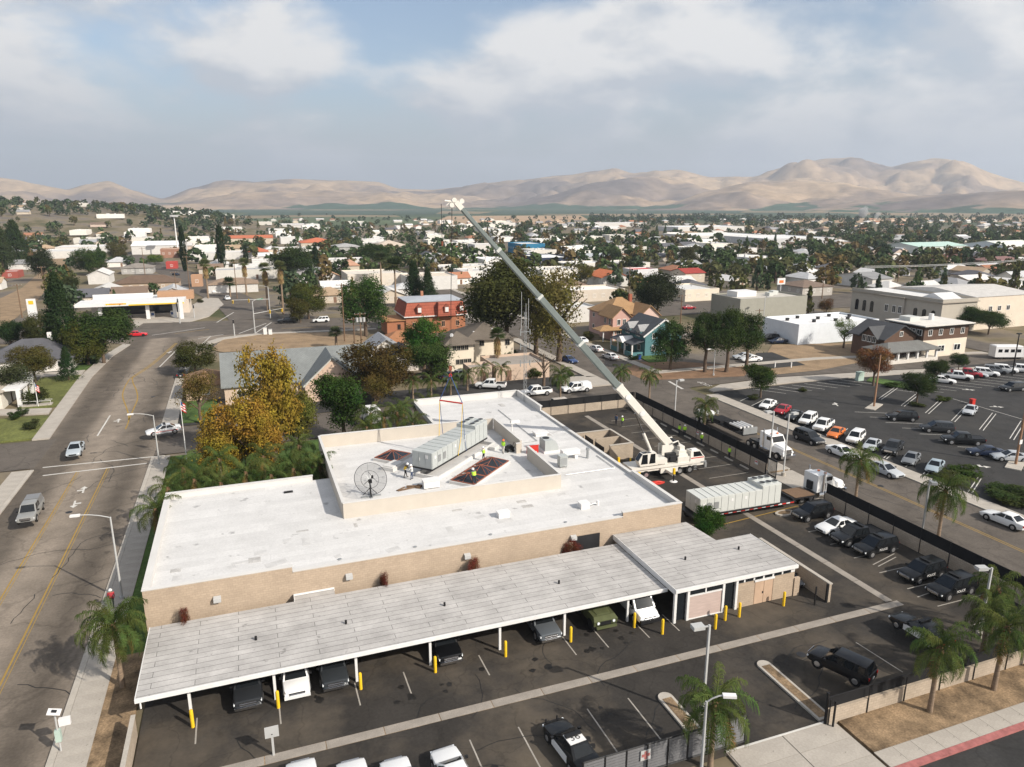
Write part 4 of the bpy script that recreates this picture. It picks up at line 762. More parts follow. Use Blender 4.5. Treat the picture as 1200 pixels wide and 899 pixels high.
# ------------------------------------------------------------------ carport
cp = thing('carport', 'long grey flat-roofed carport on white posts with vehicles beneath', 'carport', (0, 0, 0))
obj('roof', (MB().box(-9.05, 30.98, 46.32, 55.0, 2.42, 2.62).box(1.55, 4.75, 55.0, 55.95, 2.42, 2.62), 'rollroof'), cp)
obj('gutter', (MB().box(-9.1, 30.98, 46.14, 46.31, 2.4, 2.66), 'trimwhite'), cp); [obj('fascia', (MB().box(*b_), 'trimwhite'), cp) for b_ in [(-9.12, -9.06, 46.2, 55.0, 2.4, 2.64), (1.5, 1.54, 55, 55.9, 2.4, 2.8), (1.5, 4.8, 55.9, 55.98, 2.4, 2.75)]]
obj('downpipe', (MB().cyl((-8.8, 46.25), .06, 1.9, 2.4, 6), 'trimwhite'), cp)
POSTX = [-5.95, -.49, 5.18, 10.7, 16.27, 21.8, 27.57]
post_me = MB().box(-.09, .09, -.09, .09, 0, 2.42).mesh('post', 'trimwhite')
for x in POSTX:
    obj('post', post_me, cp, (x, 46.75, 0)); obj('post', post_me, cp, (x, 54.6, 0)); obj('beam', unit('cbeam', lambda: MB().box(-.07, .07, 0, 7.7, 2.2, 2.42).mesh('beam', 'trimwhite')), cp, (x, 46.85, 0))
for px in [(300, 750), (405.5, 731), (521, 710), (655, 684)]:
    q = G(px[0], px[1], 2.62); obj('vent_pipe', unit('rv', lambda: MB().cyl((0, 0), .09, 0, .3, 8).mesh('vent_pipe', 'black')), cp, (q.x, q.y, 2.62))
bol_me = MB().tube([(0, 0, 0), (0, 0, 1.25), (0, 0, 1.33), (0, 0, 1.36)], [.12, .12, .09, .02], 12).mesh('bollard', 'yellow', 40)
BX = [(x + .12, 45.75, 'in front of carport post, number %s from the left' % k) for x, k in zip(POSTX, 'one two three four five six seven'.split())]
BX += [(G(x, y).x, G(x, y).y, l) for x, y, l in [(776, 743, 'left of the pink roller door'), (838, 737, 'before the pink roller door'), (849.5, 727, 'right of the pink roller door'), (866, 723, 'before the tan side panel'), (918, 710, 'before the tan double door'), (962, 698, 'beside the side yard wall'), (738.5, 548, 'beside the bin enclosure')]]
for x, y, l in BX: tag(obj('bollard', bol_me, None, (x, y, .012)), 'yellow steel bollard ' + l, 'bollard', 'yellow bollards')
# ------------------------------------------------------------------ annex
ax = thing('garage_annex', 'low white-roofed garage annex with pink roller door and tan double door', 'building', (0, 0, 0))
obj('roof', (MB().prism([(31.05, 45.05), (43.45, 45.05), (43.45, 51.5), (39.6, 51.5), (39.2, 55.9), (31.05, 55.9)], 2.96, 3.12), 'rollroof'), ax)
for b_ in [(30.98, 43.5, 44.9, 45.04, 2.86, 3.16), (31.0, 31.04, 45.05, 55.9, 2.66, 3.16), (43.46, 43.52, 45.05, 51.5, 2.86, 3.14)]: obj('fascia', (MB().box(*b_), 'trimwhite'), ax)
for b_ in [(37.35, 39.15, 45.2, 45.35, 0, 2.3), (41.15, 43.4, 45.2, 45.35, 0, 2.3), (43.25, 43.4, 45.35, 51.25, 0, 2.9), (31.2, 39.0, 55.6, 55.75, 0, 2.9), (39.0, 43.3, 51.25, 51.4, 0, 2.9), (43.41, 44.0, 45.1, 45.34, 0, 1.75)]: obj('wall', (MB().box(*b_), 'tanbrick'), ax)
for x in (31.12, 32.35, 35.85, 37.2): obj('post', unit('axp', lambda: MB().box(-.11, .11, -.11, .11, 0, 2.88).mesh('post', 'trimwhite')), ax, (x, 45.17, 0))
obj('roller_door', (MB().box(32.5, 35.7, 45.15, 45.2, .1, 2.15), 'pinkdoor'), ax) if mat('pinkdoor', (.46, .36, .32), .8, .12, 1, stretch=(1, 1, 8)) else 0
obj('transom', (MB().box(32.47, 35.73, 45.1, 45.2, 2.15, 2.27).box(34.0, 34.12, 45.1, 45.2, 2.27, 2.86).box(32.47, 35.73, 45.1, 45.2, 0, .1), 'trimwhite'), ax)
for x0, x1 in ((32.47, 33.98), (34.14, 35.73)): obj('pane', (MB().box(x0, x1, 45.16, 45.18, 2.29, 2.84), 'glass'), ax)
obj('glazed_bay', (MB().box(31.3, 32.2, 45.3, 45.34, .1, 2.8), 'glass'), ax); obj('glazed_bay', (MB().box(36.05, 37.05, 45.3, 45.34, .1, 2.8), 'glass'), ax)
dd = obj('double_door', (MB().box(39.2, 40.13, 45.2, 45.26, .02, 2.2).box(40.17, 41.1, 45.2, 45.26, .02, 2.2), 'tandoor'), ax) if mat('tandoor', (.47, .33, .23), .7, .1, 1) else 0
obj('handle', (MB().box(40.02, 40.08, 45.15, 45.2, .95, 1.15), 'darkmetal'), dd); obj('door_head', (MB().box(39.1, 41.2, 45.12, 45.27, 2.2, 2.36), 'trimwhite'), ax)
for i in range(6):
    x = 37.55 + i * 1.0; obj('clerestory', unit('cls', lambda: MB().box(-.4, .4, -.03, 0, -.2, .2).mesh('clerestory', 'glass')), ax, (x, 45.2, 2.6))
obj('clerestory_frame', (MB().box(37.3, 43.4, 45.2, 45.3, 2.37, 2.9), 'trimwhite'), ax)
for px in [(803, 656), (865.5, 644)]:
    q = G(px[0], px[1], 3.12); obj('vent_pipe', UNIT['rv'], ax, (q.x, q.y, 3.12))
w = thing('yard_wall', 'low block wall with pale coping beside the garage annex', 'wall', (0, 0, 0))
obj('wall', (MB().box(45.5, 45.75, 43.2, 52.5, 0, 1.75), 'blockwall'), w); obj('coping', (MB().box(45.45, 45.8, 43.15, 52.55, 1.75, 1.85), 'kerb'), w); obj('gate_post', (MB().box(45.3, 45.44, 43.2, 43.35, 0, 1.8).box(44.05, 44.15, 43.2, 43.3, 0, 1.8), 'black'), w)
# bin enclosure behind
be = thing('bin_enclosure', 'roofless tan block bin enclosure beside the crane', 'enclosure', (0, 0, 0))
obj('wall', (MB().box(44.35, 47.9, 81.6, 81.85, 0, 2.15), 'blockwall'), be); obj('wall', (MB().box(47.65, 47.9, 81.85, 88.2, 0, 2.15), 'blockwall'), be); obj('wall', (MB().box(39.0, 47.65, 88.0, 88.2, 0, 2.15), 'blockwall'), be); obj('wall', (MB().box(43.9, 47.65, 84.9, 85.1, 0, 2.15), 'blockwall'), be)
obj('coping', (MB().box(44.3, 47.95, 81.55, 81.9, 2.15, 2.22).box(47.6, 47.95, 81.9, 88.25, 2.15, 2.22).box(39, 47.6, 87.95, 88.25, 2.15, 2.22), 'kerb'), be); obj('gate', (MB().box(43.6, 43.66, 82, 84.7, .15, 1.9).box(43.6, 43.66, 85.3, 87.8, .15, 1.9), 'darkmetal'), be)
# ------------------------------------------------------------------ walls and screened fences
def fence(label, a, b, wallh, top, group='black screened boundary walls', postgap=3.0, m='blockwall'):
    a = Vector((*a, 0)); b = Vector((*b, 0)); d = b - a; L_ = d.length
    t = thing('boundary_wall', label, 'wall', a, math.atan2(d.y, d.x), group)
    obj('wall', (MB().box(0, L_, -.1, .1, -.05, wallh), m), t)
    if top > wallh:
        obj('screen', (MB().box(0, L_, -.13, -.115, wallh - .05, top), 'blackscreen'), t); obj('rail', (MB().tube([(0, -.08, top), (L_, -.08, top)], .035, 5), 'black'), t)
        n = int(L_ / postgap); me = unit('fp%.1f' % top, lambda: MB().cyl((0, 0), .04, 0, top, 6).mesh('post', 'black'))
        for i in range(n + 1): obj('post', me, t, (i * L_ / n, .13, 0))
    else: obj('coping', (MB().box(-.03, L_ + .03, -.14, .14, wallh, wallh + .07), 'kerb'), t)
    return t
fence('tan block wall topped with black screen along the side street, near stretch', (61.1, 31.3), (61.1, 60.2), 1.35, 2.55)
fence('tan block wall topped with black screen behind the crane', (61.1, 70.4), (61.1, 104.3), 1.35, 2.55)
fence('tan block wall topped with black screen along the side street behind the lot', (61.0, 104.4), (39.2, 104.4), 1.35, 2.5)
fence('sunlit tan block wall topped with black screen by the corner palms', (61.0, 31.25), (34.1, 31.25), 1.2, 2.05)
fence('tan block wall running forward from the carport end', (-9.3, 46.2), (-9.3, 27), 1.5, 1.5)
mat('gateslat', (.16, .16, .165), .6, .2, 1)
gt = thing('sliding_gate', 'black sliding gate with pale slatted panels and a medical cross sign', 'gate', (16.2, 31.75, 0))
obj('rail', (MB().tube([(0, 0, 2.1), (11.6, 0, 2.1)], .06, 5).tube([(0, 0, .15), (11.6, 0, .15)], .06, 5), 'black'), gt)
for i in range(9):
    obj('post', unit('gp', lambda: MB().box(-.05, .05, -.05, .05, 0, 2.15).mesh('post', 'black')), gt, (i * 1.45, 0, 0))
    if i < 8:
        for k in range(9): obj('slat', unit('gsl', lambda: MB().box(.06, 1.39, -.02, .0, 0, .17).mesh('slat', 'gateslat')), gt, (i * 1.45, 0, .25 + k * .2))
obj('screen', (MB().box(0, 11.6, .05, .07, 1.75, 2.1), 'blackscreen'), gt)
q = G(759, 887, 1.5); sg = obj('cross_sign', (MB().box(-.35, .35, -.03, 0, -.35, .35), 'lampgrey'), gt, (q.x - 16.2, -.08, 1.45)); obj('cross', (MB().box(-.28, .28, -.045, -.031, -.1, .1).box(-.1, .1, -.045, -.031, .1, .28).box(-.1, .1, -.045, -.031, -.28, -.1), 'redkerb'), sg)
gp = thing('gate_post', 'black steel gate post at the open driveway', 'post', (34.0, 31.3, 0)); obj('shaft', (MB().box(-.06, .06, -.06, .06, 0, 2.4).box(.25, .35, -.45, -.35, 0, 2.0), 'black'), gp); obj('cap', (MB().box(-.09, .09, -.09, .09, 2.4, 2.46), 'black'), gp)
gg = thing('street_gate', 'black gate panel rolled back behind the trailer', 'gate', (61.0, 70.3, 0)); obj('frame', (MB().box(-.06, .06, 0, .1, 0, 2.6).box(-.06, .06, -1.9, -1.8, 0, 2.4).box(-.05, .05, -1.8, 0, 2.2, 2.4).box(-.05, .05, -1.8, 0, .1, .25), 'black'), gg)
for i in range(8): obj('bar', unit('gbar', lambda: MB().box(-.03, .03, -.03, .03, .25, 2.2).mesh('bar', 'black')), gg, (0, -.2 - i * .2, 0))
# kerbed islands
for poly, lb in [([(24.9, 37.6), (25.8, 37.6), (25.8, 32.2), (24.9, 32.2)], 'narrow kerbed planting island under the gate palm'), ([(33.8, 38.2), (34.9, 38.2), (34.9, 31.6), (33.8, 31.6)], 'narrow kerbed planting island beside the driveway')]:
    cx_ = (poly[0][0] + poly[1][0]) / 2; y0, y1 = poly[2][1], poly[0][1]; w_ = .55
    outer = [(cx_ - w_, y0), (cx_ + w_, y0), (cx_ + w_, y1 - .4)] + [(cx_ + w_ * math.cos(R(a)), y1 - .4 + w_ * math.sin(R(a))) for a in range(20, 180, 20)] + [(cx_ - w_, y1 - .4)]
    t = thing('planting_island', lb, 'island', (0, 0, 0)); obj('kerb', (MB().prism(outer, -.05, .16), 'kerb'), t); obj('soil', (MB().box(cx_ - .36, cx_ + .36, y0 + .2, y1 - .5, .1, .175), 'darkdirt'), t)
q = G(915, 603); t = thing('planting_island', 'small kerbed island beside the black parked SUV', 'island', (q.x + .6, q.y, 0)); obj('kerb', (MB().prism([(1.3 * math.cos(R(a)), .7 * math.sin(R(a))) for a in range(0, 360, 24)], 0, .16), 'kerb'), t); obj('soil', (MB().prism([(.95 * math.cos(R(a)), .45 * math.sin(R(a))) for a in range(0, 360, 24)], .1, .172), 'darkdirt'), t)

# ------------------------------------------------------------------ vehicles (front = +X)
def body_section(x, w, zl, zt):
    h = zt - zl
    half = [(w * .80, zl), (w * .97, zl + .10 * h), (w, zl + .38 * h), (w * .985, zl + .72 * h), (w * .93, zl + .93 * h), (w * .80, zt)]
    return [(x, y, z) for y, z in half] + [(x, -y, z) for y, z in half[::-1]]
KIND = {
 #       length stations (x, halfwidth, z low, z top)                                                        greenhouse: base rear, base front, roof rear, roof front, belt rear/front z, roof z, half widths   wheels
 'sedan': dict(st=[(-2.40, .62, .50, .80), (-2.34, .80, .36, .94), (-2.0, .90, .26, 1.0), (-1.35, .92, .22, 1.0), (0, .92, .2, .96), (.75, .92, .2, .94), (1.35, .91, .22, .86), (2.0, .88, .24, .76), (2.32, .76, .30, .66), (2.42, .58, .38, .58)],
               gh=(-1.75, 1.0, -.95, .12, .97, .92, 1.44, .84, .60), wx=(-1.42, 1.45), wr=.33),
 'suv': dict(st=[(-2.40, .72, .55, 1.0), (-2.36, .86, .42, 1.1), (-2.0, .94, .30, 1.12), (-1.2, .95, .28, 1.1), (0, .95, .28, 1.08), (.9, .95, .28, 1.06), (1.3, .94, .3, 1.03), (2.1, .91, .32, .96), (2.36, .82, .38, .84), (2.44, .68, .46, .74)],
             gh=(-2.32, 1.25, -2.05, .35, 1.09, 1.04, 1.74, .88, .70), wx=(-1.45, 1.48), wr=.38),
 'pickup': dict(st=[(-2.95, .88, .62, 1.08), (-2.9, .95, .5, 1.12), (-2.3, .97, .42, 1.12), (-.9, .98, .36, 1.12), (0, .98, .36, 1.12), (1.1, .98, .36, 1.12), (1.6, .97, .38, 1.12), (2.5, .95, .4, 1.06), (2.78, .9, .44, 1.0), (2.86, .8, .5, .86)],
                gh=(-.95, 1.5, -.78, .75, 1.11, 1.11, 1.86, .90, .74), wx=(-1.8, 1.85), wr=.41, bed=(-2.84, -1.05, .86)),
 'van': dict(st=[(-2.75, .9, .6, 1.2), (-2.72, .98, .45, 1.3), (-2.2, 1.0, .36, 1.3), (0, 1.0, .34, 1.3), (1.2, 1.0, .34, 1.28), (1.7, .99, .36, 1.2), (2.35, .95, .38, 1.08), (2.66, .88, .42, .95), (2.74, .76, .5, .85)],
             gh=(-2.72, 1.9, -2.66, 1.2, 1.28, 1.2, 2.1, .96, .86), wx=(-1.6, 1.75), wr=.37),
}
CARM = {}
def car_meshes(kind):
    if kind in CARM: return CARM[kind]
    k = KIND[kind]; mb = MB(); mb.loft([body_section(*s) for s in k['st']])
    br, bf, rr, rf, zr, zf, zt, wb, wt = k['gh']
    base = [(br, -wb, zr - .03), (bf, -wb, zf - .03), (bf, wb, zf - .03), (br, wb, zr - .03)]; top = [(rr, -wt, zt - .04), (rf, -wt, zt - .04), (rf, wt, zt - .04), (rr, wt, zt - .04)]
    mb.add(base + top, [(0, 1, 5, 4), (1, 2, 6, 5), (2, 3, 7, 6), (3, 0, 4, 7)])
    m_ = (rr + rf) / 2; rt = [(rr + .12, -wt + .1, zt), (rf - .12, -wt + .1, zt), (rf - .12, wt - .1, zt), (rr + .12, wt - .1, zt)]
    mb.add(top + rt, [(0, 1, 5, 4), (1, 2, 6, 5), (2, 3, 7, 6), (3, 0, 4, 7), (4, 5, 6, 7)])
    for x in k['wx']:
        for s in (-1, 1):
            w = max(a[1] for a in k['st']); mb.tube([(x, s * (w - .18), k['wr']), (x, s * (w + .004), k['wr'])], k['wr'] + .07, 16, 1)
    if 'bed' in k:
        x0, x1, w = k['bed']; z = k['st'][3][3]; mb.box(x0, x1, -w, w, z - .02, z + .012, 1); mb.box(x0, x1, w, w + .07, z - .05, z + .05); mb.box(x0, x1, -w - .07, -w, z - .05, z + .05); mb.box(x0 - .06, x0, -w - .05, w + .05, z - .05, z + .05)
    xf = k['st'][-1][0]; zl_, zt_ = k['st'][-2][2], k['st'][-2][3]; xr = k['st'][0][0]
    mb.box(xf - .3, xf + .015, -.45, .45, zl_ + .12, zl_ + .3, 1)
    me = {'body': mb.mesh('body', ['paint', 'black'], 38)}
    L = lambda a, b, t: tuple(Vector(a).lerp(Vector(b), t))
    def inset(q, mu, ml, mh, off):                          # bottom-a, bottom-b, top-b, top-a
        a, b, c, d = [Vector(p) for p in q]; n = (b - a).cross(d - a).normalized() * off
        bl = [a.lerp(b, mu), a.lerp(b, 1 - mu)]; tl = [d.lerp(c, mu), d.lerp(c, 1 - mu)]
        return [bl[0].lerp(tl[0], ml) + n, bl[1].lerp(tl[1], ml) + n, bl[1].lerp(tl[1], mh) + n, bl[0].lerp(tl[0], mh) + n]
    A, B, C, D = base; a, b, c, d = top
    me['windshield'] = MB().quad(*inset((B, C, c, b), .07, .06, .95, .012)).mesh('windshield', 'car_glass')
    if kind != 'van': me['rear_window'] = MB().quad(*inset((D, A, a, d), .1, .15, .9, .012)).mesh('rear_window', 'car_glass')
    def sidew(t0, t1, s):
        lo0, lo1 = Vector(A).lerp(Vector(B), t0), Vector(A).lerp(Vector(B), t1); hi0, hi1 = Vector(a).lerp(Vector(b), t0), Vector(a).lerp(Vector(b), t1)
        q = inset((lo0, lo1, hi1, hi0), .03, .14, .9, .012)
        if s > 0: q = [Vector((p.x, -p.y, p.z)) for p in q][::-1]
        return MB().quad(*q).mesh('side_window', 'car_glass')
    spl = {'sedan': ((.08, .5), (.53, .93)), 'suv': ((.04, .3), (.33, .62), (.65, .95)), 'pickup': ((.06, .46), (.5, .93)), 'van': ((.74, .95),)}[kind]
    me['side'] = [sidew(t0, t1, s) for s in (-1, 1) for t0, t1 in spl]
    r_ = k['wr']; me['wheel'] = MB().tube([(0, -.12, 0), (0, -.1, 0), (0, .1, 0), (0, .12, 0)], [r_ * .85, r_, r_, r_ * .85], 16).mesh('wheel', 'tyre', 40); me['rim'] = MB().tube([(0, -.135, 0), (0, -.12, 0), (0, .12, 0), (0, .135, 0)], [r_ * .45, r_ * .62, r_ * .62, r_ * .45], 12).mesh('rim', 'rim')
    hw = k['st'][-2][1]; me['headlight'] = MB().box(-.22, .03, -.19, .19, -.07, .07).mesh('headlight', 'headlight'); me['taillight'] = MB().box(-.02, .16, -.12, .12, -.12, .12).mesh('taillight', 'taillight')
    me['mirror'] = MB().box(-.08, .08, -.1, .1, -.07, .07).mesh('mirror', 'black'); me['grille'] = MB().box(0, .03, -.55, .55, -.13, .13).box(.03, .045, -.55, .55, -.02, .03).mesh('grille', 'chrome'); me['plate'] = MB().box(-.03, .0, -.15, .15, -.08, .08).mesh('licence_plate', 'white')
    me['dim'] = dict(xf=k['st'][-2][0], xr=xr, w=max(a[1] for a in k['st']), hw=hw, zh=(zl_ + zt_) / 2 + .08, zt=k['st'][1][3] - .18, rw=k['st'][1][1])
    CARM[kind] = me; return me
def car(kind, col, p, hd, label, group=None, name=None, lite=False, scale=1, extras=()):
    m = car_meshes(kind); d = m['dim']; k = KIND[kind]
    t = thing(name or {'sedan': 'parked_car', 'suv': 'sport_utility_car', 'pickup': 'pickup_truck', 'van': 'van'}[kind], label, {'sedan': 'car', 'suv': 'car', 'pickup': 'pickup truck', 'van': 'van'}[kind], (p[0], p[1], p[2] if len(p) > 2 else .015), R(hd), group)
    if scale != 1: t.scale = (scale,) * 3
    obj('body', m['body'], t, col=col); obj('windshield', m['windshield'], t)
    if 'rear_window' in m: obj('rear_window', m['rear_window'], t)
    for s in m['side']: obj('side_window', s, t)
    for x in k['wx']:
        for s in (-1, 1):
            w = obj('wheel', m['wheel'], t, (x, s * (d['w'] - .09), k['wr']))
            if not lite: obj('rim', m['rim'], w)
    if not lite:
        for s in (-1, 1):
            obj('headlight', m['headlight'], t, (d['xf'], s * (d['hw'] - .17), d['zh'])); obj('taillight', m['taillight'], t, (d['xr'] + .02, s * (d['rw'] - .16), d['zt'])); obj('mirror', m['mirror'], t, (k['gh'][1] - .35, s * (d['w'] + .08), k['gh'][5] + .08))
        obj('licence_plate', m['plate'], t, (d['xr'] - .005, 0, d['zt'] - .15))
        if kind in ('pickup', 'suv', 'van'): obj('grille', m['grille'], t, (k['st'][-1][0] + .0, 0, d['zh']))
    for e in extras: e(t, k, d)
    return t
BLK, WHT, SIL, GRY, DGR, BLU, RED, ORG, DBL = (.005, .0055, .0065), (.72, .72, .71), (.42, .44, .46), (.16, .17, .18), (.022, .024, .027), (.03, .06, .16), (.32, .02, .03), (.6, .16, .03), (.012, .02, .045)
def lightbar(t, k, d):
    z = k['gh'][6]; b = obj('light_bar', unit('lbar', lambda: MB().box(-.15, .15, -.55, .55, .03, .14).mesh('light_bar', 'black')), t, (-.2, 0, z))
def lettering(word, colr='trimwhite', z=.72, size=.34, x=.0):
    def f(t, k, d):
        for s in (-1, 1): text('lettering', word, size, colr, t, (x, s * (d['w'] + .012), z), (R(90), 0, 0 if s < 0 else R(180)))
    return f
def doors_white(t, k, d):
    for s in (-1, 1): obj('door_panel', unit('dpan', lambda: MB().box(-1.0, .85, -.01, .012, .34, .86).mesh('door_panel', 'white')), t, (0, s * d['w'], 0))
def roof_plate(word):
    def f(t, k, d):
        g_ = k['gh']; z = g_[6] + .004; obj('roof_panel', (MB().box(g_[2] + .05, g_[3] - .05, -g_[8] + .03, g_[8] - .03, -.02, .012), 'white'), t, (0, 0, z)); text('roof_number', word, .72, 'black', t, ((g_[2] + g_[3]) / 2, 0, z + .014), (0, 0, R(-90)))
    return f
def roofrack(t, k, d):
    z = k['gh'][6]; obj('roof_rack', unit('rrack', lambda: MB().box(-1.7, .1, -.6, -.55, .0, .08).box(-1.7, .1, .55, .6, 0, .08).mesh('roof_rack', 'black')), t, (0, 0, z))
def shell(colr):
    def f(t, k, d): obj('bed_cover', (MB().loft([[(-2.8, -.9, 1.12), (-.98, -.9, 1.12), (-.98, .9, 1.12), (-2.8, .9, 1.12)], [(-2.7, -.74, 1.82), (-.98, -.74, 1.82), (-.98, .74, 1.82), (-2.7, .74, 1.82)]]), 'paint'), t, col=colr)
    return f
def stripe(colr):
    def f(t, k, d):
        for s in (-1, 1): obj('side_stripe', unit('sst' + colr, lambda: MB().box(-1.9, 1.7, -.008, .012, .56, .64).mesh('side_stripe', colr)), t, (0, s * d['w'], 0))
    return f
def push_bar(t, k, d): obj('push_bar', unit('pb', lambda: MB().box(0, .08, -.45, -.38, .3, .8).box(0, .08, .38, .45, .3, .8).box(0, .08, -.6, .6, .45, .52).mesh('push_bar', 'black')), t, (k['st'][-1][0] + .05, 0, 0))
# main road
car('sedan', (.36, .40, .43), G(89, 531, .6), -88, 'silver sedan driving towards the crossing on the main road', scale=1.0)
car('pickup', (.24, .24, .23), G(37, 605, .8), -88, 'grey pickup with covered bed driving on the main road', extras=[shell((.17, .17, .17))], scale=.92)
car('sedan', WHT, G(192, 508, .6), 192, 'white patrol car turning out of the side street', extras=[lightbar, stripe('red')])
# carport bays, noses towards the camera
for kind, col, x, lb, ex in [('pickup', DGR, -2.3, 'dark pickup with chrome grille under the left end of the carport', []), ('suv', WHT, .95, 'white SUV parked under the carport', []), ('pickup', (.03, .034, .038), 3.6, 'dark grey pickup beside the white SUV under the carport', []),
                         ('pickup', BLK, 12.1, 'black pickup with chrome bumper alone in its carport bay', []), ('pickup', (.09, .10, .11), 20.3, 'grey pickup in the carport right of the empty bays', [])]:
    ln = KIND[kind]['st'][-1][0]; t = car(kind, col, (x, 45.85 + ln), -90, lb, 'vehicles under the carport', extras=ex)
    obj('bumper', (MB().box(ln - .02, ln + .12, -.88, .88, .42, .62), 'chrome' if col != WHT else 'white'), t)
t = car('van', WHT, (28.95, 45.5 + 2.6), -90, 'white van with black bumper at the right carport bay', 'vehicles under the carport'); obj('bumper', (MB().box(2.62, 2.86, -.92, .92, .4, .72), 'black'), t)
def humvee():
    t = thing('military_vehicle', 'olive green military style vehicle under the carport', 'military vehicle', (25.2, 48.1, 0), R(-90), 'vehicles under the carport')
    obj('body', (MB().loft([[(-2, -1.05, .6), (2.0, -1.05, .6), (2.0, 1.05, .6), (-2, 1.05, .6)], [(-2, -1.08, 1.1), (2.1, -1.08, 1.05), (2.1, 1.08, 1.05), (-2, 1.08, 1.1)], [(-2, -1.0, 1.3), (1.7, -.95, 1.3), (1.7, .95, 1.3), (-2, 1.0, 1.3)]]), 'olive'), t)
    obj('hood', (MB().loft([[(.3, -.8, 1.3), (1.75, -.75, 1.22), (1.75, .75, 1.22), (.3, .8, 1.3)], [(.4, -.6, 1.42), (1.5, -.55, 1.34), (1.5, .55, 1.34), (.4, .6, 1.42)]]), 'olive'), t); obj('cab', (MB().loft([[(-1.9, -1, 1.3), (.3, -1, 1.3), (.3, 1, 1.3), (-1.9, 1, 1.3)], [(-1.8, -.9, 1.85), (.05, -.9, 1.85), (.05, .9, 1.85), (-1.8, .9, 1.85)]]), 'olive'), t)
    obj('windshield', (MB().quad((.32, -.85, 1.36), (.32, .85, 1.36), (.1, .8, 1.8), (.1, -.8, 1.8)), 'car_glass'), t)
    for x in (-1.3, 1.35):
        for s in (-1, 1): obj('wheel', tyre_me, t, (x, s * .95, .5), scale=.92)
    for s in (-1, 1): obj('headlight', (MB().tube([(2.05, s * .7, .9), (2.14, s * .7, .9)], .12, 8), 'headlight'), t)
    obj('grille', (MB().box(2.08, 2.13, -.45, .45, .7, 1.0), 'black'), t); obj('bumper', (MB().box(2.1, 2.3, -.9, .9, .45, .62), 'olive'), t)
humvee()
# row of white cars at the bottom edge, noses away
for x, k_, lb in [(-.6, 'suv', 'leftmost white car top in the row cut by the lower edge'), (2.2, 'suv', 'second white car top from left at the lower edge'), (5.1, 'suv', 'third white car top from left at the lower edge')]:
    q = G({-.6: 352, 2.2: 411, 5.1: 462}[x], 894 - (x > 3) * 2, .95); car(k_, WHT, (q.x, q.y - 2.05), 90, lb, 'white cars at the lower edge')
q = G(521, 874, .8); t = car('sedan', WHT, (q.x, q.y - 2.3), 94, 'white car nosed out furthest at the lower edge', 'white cars at the lower edge')
car('sedan', BLK, (16.9, 34.9), 96, 'black and white patrol car with number 36 on its white roof', extras=[roof_plate('36'), doors_white, lightbar, push_bar], name='patrol_car')
car('suv', (.008, .008, .009), G(985, 787, .9), 112, 'big black SUV parked in the shade beside the driveway island', scale=.93)
car('sedan', BLK, G(1078, 745, .6), 92, 'black and white patrol car half hidden by the corner palms', extras=[doors_white, lightbar], name='patrol_car')
# police row along the fence, noses left
for px, kind, col, lb, ex in [((955, 599), 'suv', BLK, 'black SUV parked first beside the lorry', [roofrack]), ((983, 614), 'sedan', WHT, 'white sedan parked in the patrol car row', []), ((1004, 627), 'pickup', BLK, 'black patrol pickup with roof bar beside the white sedan', [lightbar]),
                          ((1028, 639), 'suv', BLK, 'black patrol car with white side lettering beside the patrol pickup', [lightbar, lettering('POLICE')]), ((1084, 668), 'suv', BLK, 'black patrol car with side lettering, second from the near end of row', [lightbar, lettering('POLICE')]), ((1119, 686), 'suv', BLK, 'black patrol car with side lettering at the near end of row', [lightbar, lettering('POLICE')])]:
    q = G(px[0], px[1], .7); car(kind, col, (57.0, q.y), 180 + rnd.uniform(-3, 3), lb, 'vehicles along the fence wall', extras=ex, scale=.97)
car('sedan', GRY, (44.65, 47.6), -90, 'small grey car tucked between annex and yard wall', scale=.78)
# side street and public lot
for px, kind, col, hd, lb, ex in [
    ((944, 513), 'suv', DGR, -88, 'dark SUV parked on the side street by the lot sidewalk', []), ((980, 530), 'sedan', WHT, -88, 'white sedan parked on the side street behind dark SUV', []), ((1033, 550), 'sedan', SIL, -88, 'silver sedan on the side street half behind a palm crown', []), ((1174, 608), 'sedan', WHT, 92, 'white sedan parked on the side street at right edge', [])]:
    q = G(px[0], px[1], .7); car(kind, col, (75.5, q.y), hd, lb, 'cars parked along the side street', extras=ex)
ROW = [((900, 472), 'sedan', WHT, 'white sedan'), ((917, 478), 'sedan', RED, 'dark red sedan'), ((931, 485), 'sedan', DGR, 'charcoal sedan'), ((947, 490), 'suv', WHT, 'white SUV'), ((965, 497), 'pickup', WHT, 'white pickup'), ((980, 505), 'sedan', ORG, 'orange coupe'),
       ((1003, 511), 'suv', WHT, 'white jeep with dark top'), ((1022, 519), 'sedan', SIL, 'silver sedan'), ((1047, 523), 'pickup', DGR, 'dark grey pickup'), ((1068, 535), 'sedan', GRY, 'grey sedan'), ((1096, 544), 'sedan', (.30, .36, .40), 'pale blue sedan')]
for px, kind, col, lb in ROW:
    q = G(px[0], px[1], .8); car(kind, col, (q.x, q.y), 208.5, lb + ' in the angled row beside the sidewalk', 'angled row of the public lot', scale=.92)
for px, kind, col, hd, lb in [((1057, 487), 'suv', BLK, 150, 'black SUV alone at the head of the middle row'), ((1098, 500), 'suv', DGR, 150, 'dark SUV second in the middle row'), ((1128, 514), 'pickup', BLK, 150, 'black pickup in the middle row'), ((1155, 527), 'sedan', DBL, 150, 'dark blue sedan in the middle row'), ((1184, 533), 'sedan', SIL, 150, 'silver sedan ending the middle row'),
                             ((1137, 479), 'sedan', SIL, 208, 'silver car parked alone among empty angled stalls'), ((1187, 453), 'suv', DGR, 170, 'dark SUV with pale roof driving through the lot')]:
    q = G(px[0], px[1], .8); car(kind, col, (q.x, q.y), hd, lb, 'cars in the middle of the public lot', scale=.95)
